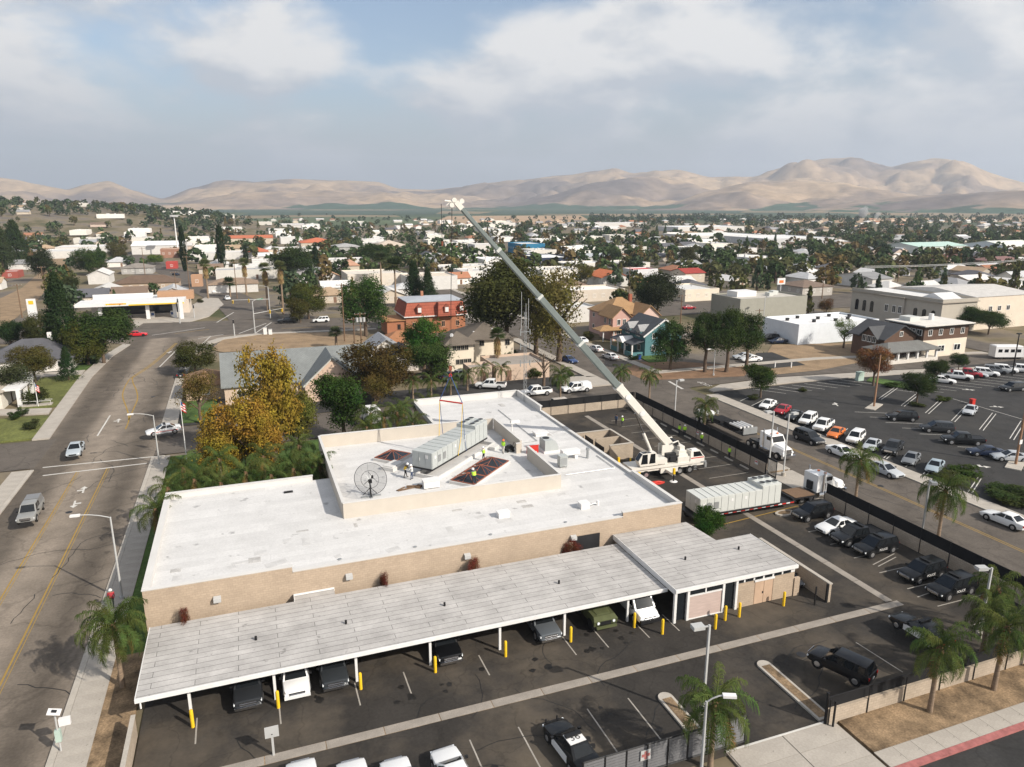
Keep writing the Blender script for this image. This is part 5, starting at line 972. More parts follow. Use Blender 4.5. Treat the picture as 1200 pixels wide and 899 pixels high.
for px, kind, col, lb in [((1105, 444), 'sedan', WHT, 'white car behind the round lot tree'), ((1122, 440), 'pickup', WHT, 'white pickup in the far row'), ((1133, 437), 'pickup', RED, 'red pickup in the far row'), ((1143, 437), 'sedan', SIL, 'silver hatchback in the far row'), ((1156, 436), 'suv', WHT, 'white SUV in the far row'), ((1167, 433), 'suv', GRY, 'grey SUV in the far row'), ((1178, 432), 'suv', WHT, 'white wagon in the far row'), ((1195, 432), 'pickup', WHT, 'white pickup at the right end of the far row')]:
    q = G(px[0], px[1], .8); car(kind, col, (q.x, q.y), -50, lb, 'far row of the public lot', lite=True, scale=.95)
# street behind and houses
for px, kind, col, hd, lb, ex in [((628, 459), 'pickup', WHT, 180, 'white pickup parked behind the building', []), ((675, 455), 'pickup', WHT, 180, 'white utility truck with box bed and orange cover', [shell(WHT)]), ((661, 473), 'suv', (.5, .45, .4), 0, 'pale SUV with orange roof load seen over the fence', []), ((667, 421), 'sedan', BLU, -80, 'dark blue car driving along the side street', []),
                             ((698, 408), 'sedan', WHT, 95, 'white car parked before the teal house', []), ((715, 417), 'sedan', WHT, 95, 'white car parked nearest the teal house lawn', []), ((681, 398), 'sedan', WHT, 95, 'white car parked further up by the pink house', []), ((501, 440), 'pickup', (.1, .07, .05), 10, 'brown pickup parked below the cream house', []),
                             ((528, 441), 'suv', DBL, 20, 'dark blue car parked below the cream house', []), ((545, 438), 'suv', WHT, 20, 'white SUV parked below the cream house', []), ((575, 451), 'pickup', WHT, 150, 'white pickup parked by the tan wall', []), ((276, 446), 'suv', WHT, 10, 'white car parked beside the grey gabled hall', []), ((215, 437), 'sedan', DGR, 80, 'dark car parked at the kerb beside the small tree', []),
                             ((337, 376), 'pickup', BLK, 180, 'black pickup waiting on the cross road', []), ((376, 375), 'suv', WHT, 180, 'white SUV behind the black pickup on the cross road', []), ((161, 391), 'sedan', (.5, .02, .03), 0, 'red car at the junction behind the round tree', []), ((266, 349), 'sedan', WHT, 100, 'white car turning beyond the traffic signal', []), ((206, 321), 'sedan', DBL, -60, 'dark blue car far up the curving road', []),
                             ((249, 341), 'sedan', WHT, 110, 'white car further up the curving road', []), ((880, 420), 'sedan', WHT, 170, 'white sedan parked beside the street trees', []), ((871, 417), 'sedan', SIL, 170, 'silver sedan behind the white sedan by the street trees', []), ((912, 399), 'sedan', DBL, 170, 'dark blue car in the shadow of white block building', []), ((902, 396), 'suv', BLK, 170, 'black car beside the white block building', []), ((807, 360), 'sedan', RED, 0, 'red car passing the cream hedge building', []),
                             ((920, 337), 'sedan', RED, 20, 'red car under the brown drive-in roof', []), ((487, 497), 'pickup', SIL, 90, 'pale truck parked among palms behind the roof', [])][:-1]:
    q = G(px[0], px[1], .7); car(kind, col, (q.x, q.y), hd, lb, None, lite=px[1] < 400, extras=ex)
q = G(435, 497); t = thing('box_truck', 'pale truck with white cab parked behind the roof among palms', 'truck', (q.x, q.y, 0), R(95))
obj('box', (MB().box(-2.4, 1.0, -1.0, 1.0, .8, 2.9), 'white'), t); obj('cab', (MB().loft([[(1.0, -.95, .5), (2.6, -.95, .5), (2.6, .95, .5), (1.0, .95, .5)], [(1.0, -.95, 1.4), (2.55, -.95, 1.3), (2.55, .95, 1.3), (1.0, .95, 1.4)], [(1.0, -.85, 2.2), (1.9, -.85, 2.2), (1.9, .85, 2.2), (1.0, .85, 2.2)]]), 'white'), t); obj('windshield', (MB().quad((2.57, -.85, 1.38), (2.57, .85, 1.38), (1.98, .78, 2.1), (1.98, -.78, 2.1)), 'car_glass'), t)
for x in (-1.6, 1.8):
    for s in (-1, 1): obj('wheel', tyre_me, t, (x, s * .85, .45), scale=.85)
q = G(1118 + 62, 420); t = thing('motorhome', 'white motorhome parked at the kerb beyond the far row', 'motorhome', (q.x, q.y, 0), R(-20))
obj('body', (MB().loft([[(-3.6, -1.15, .5), (3.0, -1.15, .5), (3.0, 1.15, .5), (-3.6, 1.15, .5)], [(-3.6, -1.15, 2.9), (2.6, -1.15, 2.9), (2.6, 1.15, 2.9), (-3.6, 1.15, 2.9)], [(-3.4, -1.0, 3.05), (2.3, -1.0, 3.05), (2.3, 1.0, 3.05), (-3.4, 1.0, 3.05)]]), 'white'), t); obj('windshield', (MB().quad((3.0, -1, 1.5), (3.0, 1, 1.5), (2.75, 1, 2.4), (2.75, -1, 2.4)), 'car_glass'), t)
for i in range(4): obj('side_window', (MB().box(-3 + i * 1.4, -2.1 + i * 1.4, -1.17, -1.15, 1.6, 2.3), 'car_glass'), t)
for x in (-2.2, 2.0):
    for s in (-1, 1): obj('wheel', tyre_me, t, (x, s * .95, .45), scale=.85)
# ------------------------------------------------------------------ lorry with the low trailer
def tractor(label, loc, rz, sleeper=True, col=(.74, .74, .73)):
    t = thing('lorry', label, 'lorry', loc, rz)
    obj('frame', (MB().box(-4.4, 3.2, -.45, .45, .75, 1.05), 'darkmetal'), t)
    cab = obj('cab', (MB().loft([[(-.5, -1.1, .9), (1.1, -1.1, .9), (1.1, 1.1, .9), (-.5, 1.1, .9)], [(-.5, -1.1, 2.1), (1.15, -1.1, 2.1), (1.15, 1.1, 2.1), (-.5, 1.1, 2.1)], [(-.5, -1.0, 3.0), (.7, -1.0, 2.95), (.7, 1.0, 2.95), (-.5, 1.0, 3.0)]]).box(-1.5, -.5, -1.05, 1.05, 1.0, 3.1), 'paint'), t, col=col)
    obj('hood', (MB().loft([[(1.1, -1.0, .85), (3.1, -.8, .85), (3.1, .8, .85), (1.1, 1.0, .85)], [(1.1, -.95, 1.75), (3.0, -.72, 1.6), (3.0, .72, 1.6), (1.1, .95, 1.75)], [(1.1, -.7, 2.05), (2.8, -.5, 1.8), (2.8, .5, 1.8), (1.1, .7, 2.05)]]), 'paint'), t, col=col)
    obj('windshield', (MB().quad((1.18, -.95, 2.15), (1.18, .95, 2.15), (.76, .9, 2.85), (.76, -.9, 2.85)), 'car_glass'), cab)
    for s in (-1, 1):
        obj('side_window', (MB().box(-.1, .75, -.01, .01, 2.1, 2.75), 'car_glass'), cab, (0, s * 1.07, 0)); obj('exhaust_stack', (MB().cyl((-.65, s * 1.15), .09, 1.0, 3.6, 8), 'chrome'), t); obj('fuel_tank', (MB().tube([(-1.2, s * .95, .75), (.3, s * .95, .75)], .32, 10), 'chrome'), t); obj('headlight', (MB().box(2.95, 3.12, s * .75 - .12, s * .75 + .12, 1.1, 1.3), 'headlight'), t)
        for x in (2.1, -2.4, -3.75): w_ = obj('wheel', tyre_me, t, (x, s * .95, .53)); obj('rim', rim_me, w_)
    obj('grille', (MB().box(3.1, 3.16, -.5, .5, .95, 1.65), 'chrome'), t); obj('bumper', (MB().box(3.1, 3.35, -1.1, 1.1, .5, .85), 'chrome'), t); obj('roof_beacon', (MB().box(.0, .25, -.6, -.4, 2.98, 3.12).box(.0, .25, .4, .6, 2.98, 3.12), 'orange'), cab)
    obj('air_bundle', (MB().box(-1.75, -1.52, -.4, .4, 1.2, 2.2), 'darkmetal'), t); return t
tractor('white lorry cab hauling the low trailer through the gate', (62.2, 62.3, 0), R(3))
tr = thing('low_trailer', 'black low trailer with red and white edge carrying the air handler', 'trailer', (50.5, 61.6, 0), R(-1))
obj('deck', (MB().box(-7.2, 6.2, -1.3, 1.3, .78, 1.0).box(6.2, 9.2, -1.25, 1.25, 1.1, 1.3).box(6.0, 6.4, -1.25, 1.25, .8, 1.3), 'darkmetal'), tr); obj('plank_deck', (MB().box(6.3, 9.1, -1.2, 1.2, 1.3, 1.36), 'wood'), tr)
for s in (-1, 1):
    for i in range(24): obj('marker_block', unit('mk%d' % (i % 2), lambda: MB().box(-.25, .25, -.015, .015, .82, .96).mesh('marker_block', 'red' if i % 2 else 'white')), tr, (-6.9 + i * .555, s * 1.31, 0))
for x in (-6.4, -5.2):
    for s in (-1, 1): w_ = obj('wheel', tyre_me, tr, (x, s * 1.0, .45), scale=.85); obj('rim', rim_me, w_)
t = tractor('white lorry parked on the side street behind the fence', (66.9, 76.2, 0), R(-90))
tr = thing('flatbed_trailer', 'black flatbed trailer with rolled white tarps on the side street', 'trailer', (66.9, 87.5, 0), R(-90)); obj('deck', (MB().box(-6, 6.4, -1.25, 1.25, 1.25, 1.45), 'darkmetal'), tr); obj('headboard', (MB().box(6.3, 6.45, -1.2, 1.2, 1.45, 2.4), 'steel'), tr)
obj('load', (MB().box(1.5, 4.8, -1.0, 1.0, 1.45, 2.1).box(-1.8, .8, -1.1, 1.1, 1.45, 1.9), 'blackscreen'), tr)
for i in range(4): obj('tarp_roll', (MB().tube([(3.0, -1.0 + i * .65, 2.2), (5.6, -1.0 + i * .65, 2.25)], .17, 8), 'white'), tr)
for i in range(2): obj('tarp_bundle', (MB().tube([(-5.4 + i * 1.7, -.8, 1.75), (-5.2 + i * 1.7, 0, 1.95), (-5.0 + i * 1.7, .8, 1.75)], [.3, .5, .3], 8), 'white'), tr)
for x in (-5.0, -3.8):
    for s in (-1, 1): w_ = obj('wheel', tyre_me, tr, (x, s * 1.0, .53)); obj('rim', rim_me, w_)

# ------------------------------------------------------------------ trees
def crown_mesh(seed, nl, per, ls, shape):
    r = random.Random(seed); mb = MB(); V, Fc = mb.v, mb.f
    lobes = [(Vector((0, 0, 0)), 1.0)]
    if shape in ('round', 'spread', 'sparse', 'upright'):
        lobes = []
        for i in range(9 if shape != 'spread' else 13):
            a = r.uniform(0, 6.283); z = r.uniform(-.62, .72); k = math.sqrt(max(0, 1 - z * z)) * r.uniform(.25, .66); lobes.append((Vector((k * math.cos(a), k * math.sin(a), z * .78)), r.uniform(.3, .5)))
    for i in range(nl):
        if shape in ('conifer', 'column', 'pine'):
            t = r.random() ** (.75 if shape == 'conifer' else 1.0); z = -1 + 2 * t
            rad = {'conifer': (1 - t) ** .85 * (.75 + .25 * math.sin(t * 42 + r.uniform(-.6, .6))) + .03, 'column': (math.sin(math.pi * (t * .9 + .06)) ** .5), 'pine': (1 - t) ** .6 * (.6 + .4 * abs(math.sin(t * 15)))}[shape]
            a = r.uniform(0, 6.283); q = r.uniform(.55, 1.0); c = Vector((math.cos(a) * rad * q, math.sin(a) * rad * q, z)); out = Vector((math.cos(a), math.sin(a), .35)); cr_ = .10 if shape != 'column' else .12
        else:
            c0, lr = lobes[i % len(lobes)]; d = Vector((r.gauss(0, 1), r.gauss(0, 1), r.gauss(0, 1) + .25)).normalized(); c = c0 + d * lr * r.uniform(.6, 1.02); out = (d + c * .5).normalized(); cr_ = r.choice((.09, .12, .16)) if shape != 'sparse' else .15
            if shape == 'sparse' and r.random() < .2: c *= 1.15
        for k in range(per):
            p = c + Vector((r.gauss(0, 1), r.gauss(0, 1), r.gauss(0, 1))) * cr_ * .6
            n = (out + Vector((r.gauss(0, 1), r.gauss(0, 1), r.gauss(0, 1))) * .75).normalized(); u = n.cross(Vector((r.gauss(0, 1), r.gauss(0, 1), r.gauss(0, 1)))).normalized(); w = n.cross(u); s = ls * r.uniform(.6, 1.3); o = len(V)
            V += [tuple(p - u * s), tuple(p - w * s * .62), tuple(p + u * s), tuple(p + w * s * .62)]; Fc.append((o, o + 1, o + 2, o + 3))
    mb.m = [0] * len(Fc); return mb.mesh('crown', 'leaf')
def trunk_mesh(seed, kind):
    r = random.Random(seed); mb = MB()
    if kind in ('conifer', 'column', 'pine'): mb.tube([(0, 0, 0), (.005, 0, .4), (0, .004, .9)], [.022, .016, .004], 7)
    else:
        mb.tube([(0, 0, 0), (.01, .005, .2), (-.005, .01, .42), (0, 0, .7)], [.034, .026, .021, .008], 8)
        for i in range(6):
            a = i * 1.05 + r.uniform(-.3, .3); h = r.uniform(.26, .45); l = r.uniform(.2, .32); mb.tube([(0, 0, h), (math.cos(a) * l * .5, math.sin(a) * l * .5, h + l * .55), (math.cos(a) * l, math.sin(a) * l, h + l * .95)], [.015, .010, .004], 5)
    return mb.mesh('trunk', 'bark', 60)
PROTO = {}
SPEC = {'round': ('round', 640, 26, .032), 'round2': ('round', 640, 26, .032), 'oak': ('spread', 950, 22, .028), 'upright': ('upright', 640, 24, .032), 'sparse': ('sparse', 280, 20, .033), 'sparse2': ('sparse', 360, 20, .032), 'conifer': ('conifer', 750, 16, .032), 'pine': ('pine', 640, 18, .036), 'column': ('column', 320, 9, .085), 'shrub': ('round', 320, 12, .06), 'bare': ('sparse', 40, 4, .04)}
def proto(kind):
    if kind not in PROTO:
        s = SPEC[kind]; PROTO[kind] = (crown_mesh(hash(kind) % 1000 if False else len(PROTO) * 17 + 5, s[1], s[2], s[3], s[0]), trunk_mesh(len(PROTO) + 3, s[0]))
    return PROTO[kind]
OCC = []
def tree_at(kind, p, h, rx, col, label, cat='tree', name=None, lift=.2, group=None, ry=None, z0=0):
    cm, tm = proto(kind); t = thing(name or {'conifer': 'conifer_tree', 'pine': 'conifer_tree', 'column': 'cypress_tree'}.get(kind, 'leafy_tree'), label, cat, (p[0], p[1], z0), 0, group)
    obj('trunk', tm, t, (0, 0, 0), rnd.uniform(0, 6), scale=(h, h, h * .95)); b = h * lift
    obj('crown', cm, t, (0, 0, (h + b) / 2), rnd.uniform(0, 6.28), col, (rx, ry or rx, (h - b) / 2)); OCC.append((p[0], p[1], rx)); return t
def tree(kind, bx, by, ty, wpx, col, label, lift=.2, **k):
    p = G(bx, by); return tree_at(kind, p, max(2., ZAT(p, ty)), wpx * .58 / PXM((p.x, p.y, 4)), col, label, lift=lift, **k)
GRN, DKG, OLV, YEL, RST, LIM, MID = (.045, .085, .022), (.028, .052, .020), (.09, .095, .028), (.21, .135, .018), (.115, .062, .022), (.10, .15, .03), (.06, .085, .028)
T_ = [
 ('upright', 322, 540, 403, 70, (.27, .20, .032), 'tallest autumn tree with golden crown behind the white roof', .12), ('round', 292, 560, 462, 80, (.28, .185, .03), 'orange and yellow autumn tree nearest the roof corner', .1), ('round2', 352, 528, 452, 62, (.13, .13, .03), 'olive autumn tree beside the golden tree', .12), ('round', 262, 565, 495, 50, (.30, .22, .035), 'low yellow autumn tree at the street side of the golden trees', .1),
 ('round2', 404, 514, 436, 66, (.04, .075, .018), 'dark green maple in front of the gabled hall', .12), ('round', 442, 470, 398, 74, (.075, .055, .018), 'rust brown tree right of the grey gable', .1), ('sparse2', 440, 478, 436, 40, (.13, .10, .03), 'thin yellowish tree below the rust brown tree', .2), ('round', 229, 438, 400, 44, (.055, .06, .018), 'dense olive tree at the kerb left of the gabled hall', .12), ('sparse2', 236, 496, 433, 48, (.13, .10, .03), 'thin autumn street tree beside the flag', .3),
 ('round2', 122, 426, 361, 74, (.04, .068, .02), 'large round green tree at the left roadside', .06), ('round', 104, 428, 376, 48, (.075, .085, .02), 'yellow-green tree joined to the round roadside tree', .06), ('pine', 78, 424, 324, 48, (.026, .045, .018), 'tall dark conifer behind the grey roofed house', .05), ('round', 50, 408, 367, 36, (.055, .06, .02), 'green and rust tree by the left side road', .1), ('round2', 14, 412, 374, 34, DKG, 'dark green tree at the far left side road', .08),
 ('round', 42, 450, 405, 50, (.085, .075, .022), 'autumn tinted tree before the grey roofed house', .25), ('sparse2', 14, 470, 424, 56, (.055, .065, .03), 'grey-green olive tree over the porch', .2), ('conifer', 81, 446, 408, 26, DKG, 'small conical conifer on the left lawn edge', .05), ('shrub', 45, 474, 452, 26, (.05, .06, .022), 'rounded shrub beside the porch flag', .0),
 ('oak', 594, 412, 298, 112, (.055, .062, .02), 'huge dark oak behind the cream house', .12), ('sparse', 655, 424, 308, 82, (.13, .115, .035), 'thin yellow-green tree behind the crane boom', .12), ('sparse', 628, 418, 318, 60, (.12, .11, .03), 'sparse tree between oak and boom', .15), ('upright', 497, 434, 371, 50, (.045, .10, .02), 'bright green tree in front of red mansard house', .1), ('round2', 505, 446, 400, 60, (.05, .08, .022), 'green tree over the parked brown pickup', .1), ('round', 429, 394, 321, 52, (.045, .085, .022), 'large green tree behind the utility pole', .12),
 ('conifer', 486, 360, 308, 34, (.025, .045, .018), 'dark spruce before the long white hall, left of pair', .05), ('conifer', 502, 362, 316, 30, (.03, .05, .02), 'dark spruce before the long white hall, right of pair', .05), ('oak', 771, 372, 318, 62, (.03, .038, .018), 'dark oak behind the pink house', .08), ('upright', 785, 434, 374, 46, (.04, .07, .022), 'dense green tree beside the teal house', .1), ('upright', 826, 436, 364, 40, (.045, .07, .022), 'street tree with bare trunk, left of three', .28), ('upright', 851, 436, 360, 44, (.045, .068, .02), 'street tree with bare trunk, middle of three', .26), ('upright', 874, 432, 366, 40, (.042, .065, .02), 'street tree with bare trunk, right of three', .26),
 ('round2', 891, 466, 427, 44, (.045, .07, .018), 'round lollipop tree at the street corner', .2), ('round', 1023, 452, 406, 36, (.20, .10, .045), 'brown dying tree at the public lot edge', .3), ('round', 1074, 474, 435, 34, (.04, .06, .02), 'round green tree in the lot island', .25), ('round2', 1094, 452, 421, 28, (.04, .06, .02), 'round green tree behind the lot island', .25), ('round', 1123, 434, 414, 22, (.04, .06, .02), 'small round tree by the far row of cars', .25), ('oak', 1134, 388, 357, 38, (.045, .075, .022), 'green tree before the civic hall, left of two', .2), ('oak', 1158, 392, 363, 44, (.045, .07, .022), 'green tree before the civic hall, right of two', .2), ('sparse', 988, 408, 372, 24, LIM, 'thin lime green tree before the white block building', .3), ('sparse2', 968, 370, 349, 20, RST, 'small rusty tree behind the white block building', .15),
 ('round', 362, 374, 331, 40, (.07, .08, .02), 'green tree at the junction beside tall palms', .1), ('round2', 352, 378, 348, 34, (.075, .07, .02), 'olive bush tree at the junction corner', .05), ('oak', 345, 330, 288, 50, (.04, .06, .02), 'broad green tree before the red roofed hall', .08), ('oak', 440, 312, 284, 40, (.04, .065, .02), 'broad green tree before the tan hall', .08), ('column', 217, 318, 267, 7, (.02, .035, .015), 'tall thin cypress left of the curving road', .02), ('column', 261, 316, 265, 9, (.022, .04, .016), 'tall thin cypress in the middle of town', .02), ('column', 289, 352 - 40, 288, 5, (.02, .035, .015), 'slim short cypress beside the fan palms', .02), ('column', 371, 322, 288, 6, (.02, .035, .015), 'slim cypress before the broad green tree', .02),
 ('oak', 52, 330, 290, 30, (.035, .045, .02), 'dark oak beside the dirt track', .05), ('pine', 22, 312, 260, 34, (.035, .055, .022), 'tall conifer group at far left, right tree', .04), ('pine', 4, 316, 264, 34, (.04, .055, .022), 'tall conifer group at far left, left tree', .04), ('round', 105, 322, 290, 34, (.045, .075, .02), 'green tree cluster before white shed', .04), ('round', 137, 306, 283, 22, (.09, .085, .03), 'yellowish tree before the white warehouse', .05), ('round2', 82, 352, 322, 30, (.05, .06, .022), 'low green tree left of white shed', .05), ('round', 182, 310, 298, 18, LIM, 'bright green street tree far up the road', .1),
 ('round2', 685, 335, 310, 22, (.10, .095, .025), 'two toned tree left of the orange roof', .05), ('oak', 805, 312, 288, 30, (.06, .06, .022), 'olive tree right of the boom mid town', .05), ('upright', 720, 310, 290, 18, (.05, .07, .03), 'grey-green tree left of the red canopy', .05), ('bare', 637, 452, 395, 34, (.12, .1, .07), 'bare grey tree beside the tan wall building', .1),
 ('round2', 828, 640, 596, 46, (.035, .075, .016), 'bushy green tree growing beside the garage annex', .1),
]
for k_, bx, by, ty, w_, c_, lb, lf in T_: tree(k_, bx, by, ty, w_, c_, lb, lf)
def shrub(px, py, wm, hm, col, label, flat=False):
    p = G(px, py); t = thing('shrub', label, 'shrub', (p.x, p.y, 0)); cm, tm = proto('shrub'); obj('foliage', cm, t, (0, 0, hm * .48), rnd.uniform(0, 6), col, (wm / 2, wm / 2 * (.5 if flat else 1), hm * .55)); obj('stem', (MB().tube([(0, 0, -.1), (.05, 0, hm * .5)], .06, 5), 'bark'), t); OCC.append((p.x, p.y, wm / 2)); return t
for a in [(37, 503, 3.2, 1.7, (.05, .06, .025), 'spiky dark shrub on the corner lawn'), (18, 492, 2.4, 1.5, (.03, .05, .015), 'clipped dark shrub by the porch'), (26, 487, 2.2, 1.4, (.05, .07, .025), 'leafy shrub beside the porch path'), (106, 427, 4, 1.6, (.03, .05, .015), 'low hedge under roadside tree'), (1130, 556, 5, 1.2, (.05, .075, .02), 'low green hedge at the lot corner near the palm'), (1112, 562, 4, 1.0, (.07, .08, .03), 'paler low hedge at the lot corner'), (1180, 582, 7, 1.4, (.045, .065, .022), 'low hedge bed at right edge'), (1196, 590, 6, 1.2, (.05, .06, .02), 'dark hedge bed at right edge'),
          (1045, 453, 4, .9, (.045, .07, .02), 'low green hedge at the lot entrance sign'), (1105, 470, 3, .9, (.06, .08, .02), 'yellowish hedge on the lot island'), (1075, 476, 3, .7, (.05, .06, .02), 'low shrubs round the lot island tree'), (940, 459, 1.8, .8, (.06, .07, .02), 'small clipped bush at the lot corner'), (882, 468, 2.6, 1.0, (.06, .07, .025), 'low bush under the lollipop tree'), (668, 442, 1.6, 1.7, (.055, .06, .02), 'round topiary ball behind the utility truck'), (655, 452, 2.6, 1.2, (.035, .05, .02), 'dark bush behind the utility truck'), (240, 570, 5, 2.2, (.045, .085, .02), 'leafy green mass under the autumn trees'), (300, 563, 7, 2.4, (.04, .08, .02), 'dense green shrubbery behind the left roof'), (345, 556, 6, 2.4, (.04, .075, .02), 'green shrubbery between autumn trees and roof'), (690, 398, 4, 2.4, (.09, .09, .03), 'pale bush before the pink house'), (742, 422, 3, 1.2, (.04, .06, .02), 'clipped hedge by the teal house'), (600, 425, 6, 3, (.05, .07, .02), 'leafy bush beside the cream house'), (625, 443, 4, 2.4, (.05, .065, .02), 'dark bush before the tan wall'), (222, 352, 3, 1.5, (.05, .06, .025), 'dark bush by the curving road'), (235, 355, 3, 1.6, (.045, .05, .02), 'brown bush beside the petrol station')]: shrub(*a)
for px, lb in [((214, 731), 'red leaved shrub at the left end of the brick wall'), ((455, 690), 'red leaved shrub behind the middle of carport'), ((560, 668), 'tall red leaved shrub against the brick wall'), ((680, 648), 'red leaved shrub beside the dark wall opening')]:
    q = G(px[0], px[1], 3.0); t = thing('shrub', lb, 'shrub', (q.x, 55.45, 0)); cm, tm = proto('sparse2'); obj('foliage', cm, t, (0, 0, 2.6), rnd.uniform(0, 6), (.15, .05, .03), (1.25, .45, 1.0)); obj('stem', (MB().tube([(0, 0, 0), (0, 0, 2.6)], .05, 5).tube([(0, 0, 1.2), (.3, 0, 2.8)], .03, 4), 'bark'), t)
# ------------------------------------------------------------------ feather palms
def frond_mesh(seed, L_, up, droop, npair=44, wid=.62):
    r = random.Random(seed); mb = MB(); pts = []; p = Vector((0, 0, 0)); a = up; n = 14
    for i in range(n + 1):
        pts.append(p.copy()); p = p + Vector((math.cos(a), 0, math.sin(a))) * (L_ / n); a -= droop / n * (1 + i / n)
    mb.tube(pts, [.035 * (1 - i / (n + 2)) + .006 for i in range(n + 1)], 4)
    for i in range(npair):
        t = .14 + .86 * i / npair; f = t * n; k = min(int(f), n - 1); b = pts[k].lerp(pts[k + 1], f - k); d = (pts[k + 1] - pts[k]).normalized()
        ll = wid * (math.sin(math.pi * (t * .86 + .1)) ** .6) * r.uniform(.8, 1.15)
        for s in (-1, 1):
            o = Vector((d.x * .45, s * r.uniform(.5, .9), d.z * .45 + r.uniform(-.35, .3))).normalized(); m = b + o * ll * .5; e_ = b + o * ll * .8 + Vector((0, 0, -ll * r.uniform(.45, .95))); w = d * .02
            mb.add([b - w, b + w, m + w, m - w], [(0, 1, 2, 3)]); mb.add([m - w, m + w, e_ + w * .4, e_ - w * .4], [(0, 1, 2, 3)])
    return mb.mesh('frond', ['frondleaf'])
FR = [frond_mesh(1, 3.0, R(72), R(75)), frond_mesh(2, 3.1, R(52), R(105)), frond_mesh(3, 3.1, R(30), R(110)), frond_mesh(4, 3.0, R(8), R(95)), frond_mesh(5, 2.7, R(-25), R(60))]
mat('boots', (.17, .10, .055), .95, .4, 4, fine=.3)
def palm(p, h, label, n=22, size=1.0, col=(.082, .118, .034), group='feather palms', dead=1, lean=0):
    t = thing('palm_tree', label, 'palm', (p[0], p[1], 0), 0, group); r = random.Random(int(p[0] * 31 + p[1] * 17))
    obj('trunk', (MB().tube([(0, 0, -.1), (lean * .2, 0, h * .35), (lean * .6, .03, h * .7), (lean, 0, h)], [.2, .16, .145, .17], 9), 'palmbark', 60), t)
    obj('crown_shaft', (MB().tube([(lean, 0, h - .7), (lean, 0, h - .3), (lean, 0, h + .25)], [.17, .31, .14], 9), 'boots', 60), t)
    for i in range(n):
        q = i / n; v = min(4, int(q * 5)); g_ = r.uniform(.6, 1.35); c = (col[0] * g_ * r.uniform(.9, 1.25), col[1] * g_, col[2] * g_)
        if q > .93 and dead: c = (.22, .15, .05)
        obj('frond', FR[v], t, (lean, 0, h + .1 - .05 * v), i * 2.39996 + r.uniform(-.2, .2), c, size * r.uniform(.88, 1.1), (r.uniform(-.12, .12), r.uniform(-.12, .12), i * 2.39996))
    OCC.append((p[0], p[1], 2)); return t
palm(G(144, 806), 5.0, 'big feather palm beside the left end of the carport', 36, 1.02)
palm((41.6, 29.7), 5.0, 'feather palm nearest the driveway on the bare strip', 26, .92); palm((47.9, 29.8), 5.0, 'feather palm second along the bare strip', 26, .92, lean=.2); palm((53.6, 29.9), 5.2, 'feather palm at the lower right picture edge', 22, 1.0); palm((51.2, 33.2), 3.6, 'feather palm inside the lot behind the corner wall', 22, .85); palm((54.5, 35.0), 4.0, 'feather palm inside the lot beside the lamp post', 20, .85)
palm(G(838, 826, 4.6), 4.6, 'feather palm by the sliding gate and street lamp', 24, 1.05); palm(G(1108, 576, 5.7), 5.7, 'feather palm outside the fence beside two black patrol cars', 26, 1.15); palm(G(1008, 541, 5.2), 5.2, 'feather palm outside the fence beside the lorry', 24, 1.05); palm(G(827, 476, 4.9), 4.9, 'feather palm outside the fence behind the crane', 22, .92); palm(G(657, 440, 5.2), 5.2, 'feather palm with white trunk before the pale SUV', 22, .95); palm(G(728, 436, 5.2), 5.2, 'feather palm behind the boom foot corner', 20, .85); palm(G(762, 441, 5.2), 5.2, 'feather palm at the back fence corner', 20, .85)
WP = [(-9.6, 79.2, 4.6), (-7.0, 79.4, 5.1), (-4.4, 78.8, 4.6), (-1.8, 79.6, 5.2), (.8, 78.8, 4.8), (3.2, 79.4, 5.0), (5.4, 80.4, 4.5), (-8.4, 84.2, 4.9), (-4.6, 85.0, 5.2), (.2, 86.0, 4.6), (4.4, 88.0, 4.8), (-10.4, 74.6, 4.2)]
for i, (x, y, h) in enumerate(WP): palm((x, y), h, 'feather palm in the row behind the left roof edge, number %s' % 'one two three four five six seven eight nine ten eleven twelve'.split()[i], 16, .95, dead=i % 2, group='palms behind the left roof')
BP = [(13.5, 92.5, 4.8), (16.2, 94.6, 5.3), (18.6, 97.4, 5.0), (19.6, 92.0, 4.8), (15.2, 99.5, 4.6), (20.4, 101.5, 4.4), (24.5, 107.5 - 3.3, 4.2)]
for i, (x, y, h) in enumerate(BP): palm((x, y), h, 'feather palm in the clump behind the roof screen, number %s' % 'one two three four five six seven'.split()[i], 16, .95, group='palm clump behind the roof screen')
for i, (x, y, h) in enumerate([(37.2, 124.6, 3.0), (40.5, 126.0, 3.4), (44.6, 126.4, 3.2), (29.5, 121.4, 3.2), (33.4, 122.6, 2.8), (26.2, 121.6, 3.4)]): palm((x, y), h, 'small feather palm along the far side of the back street, number %s from right' % 'three two one four five six'.split()[i], 14, .85, group='small palms behind the back street')
p7 = palm((6.2, 80.2), 4.9, 'feather palm leaning over the roof screen corner', 12, .95); 
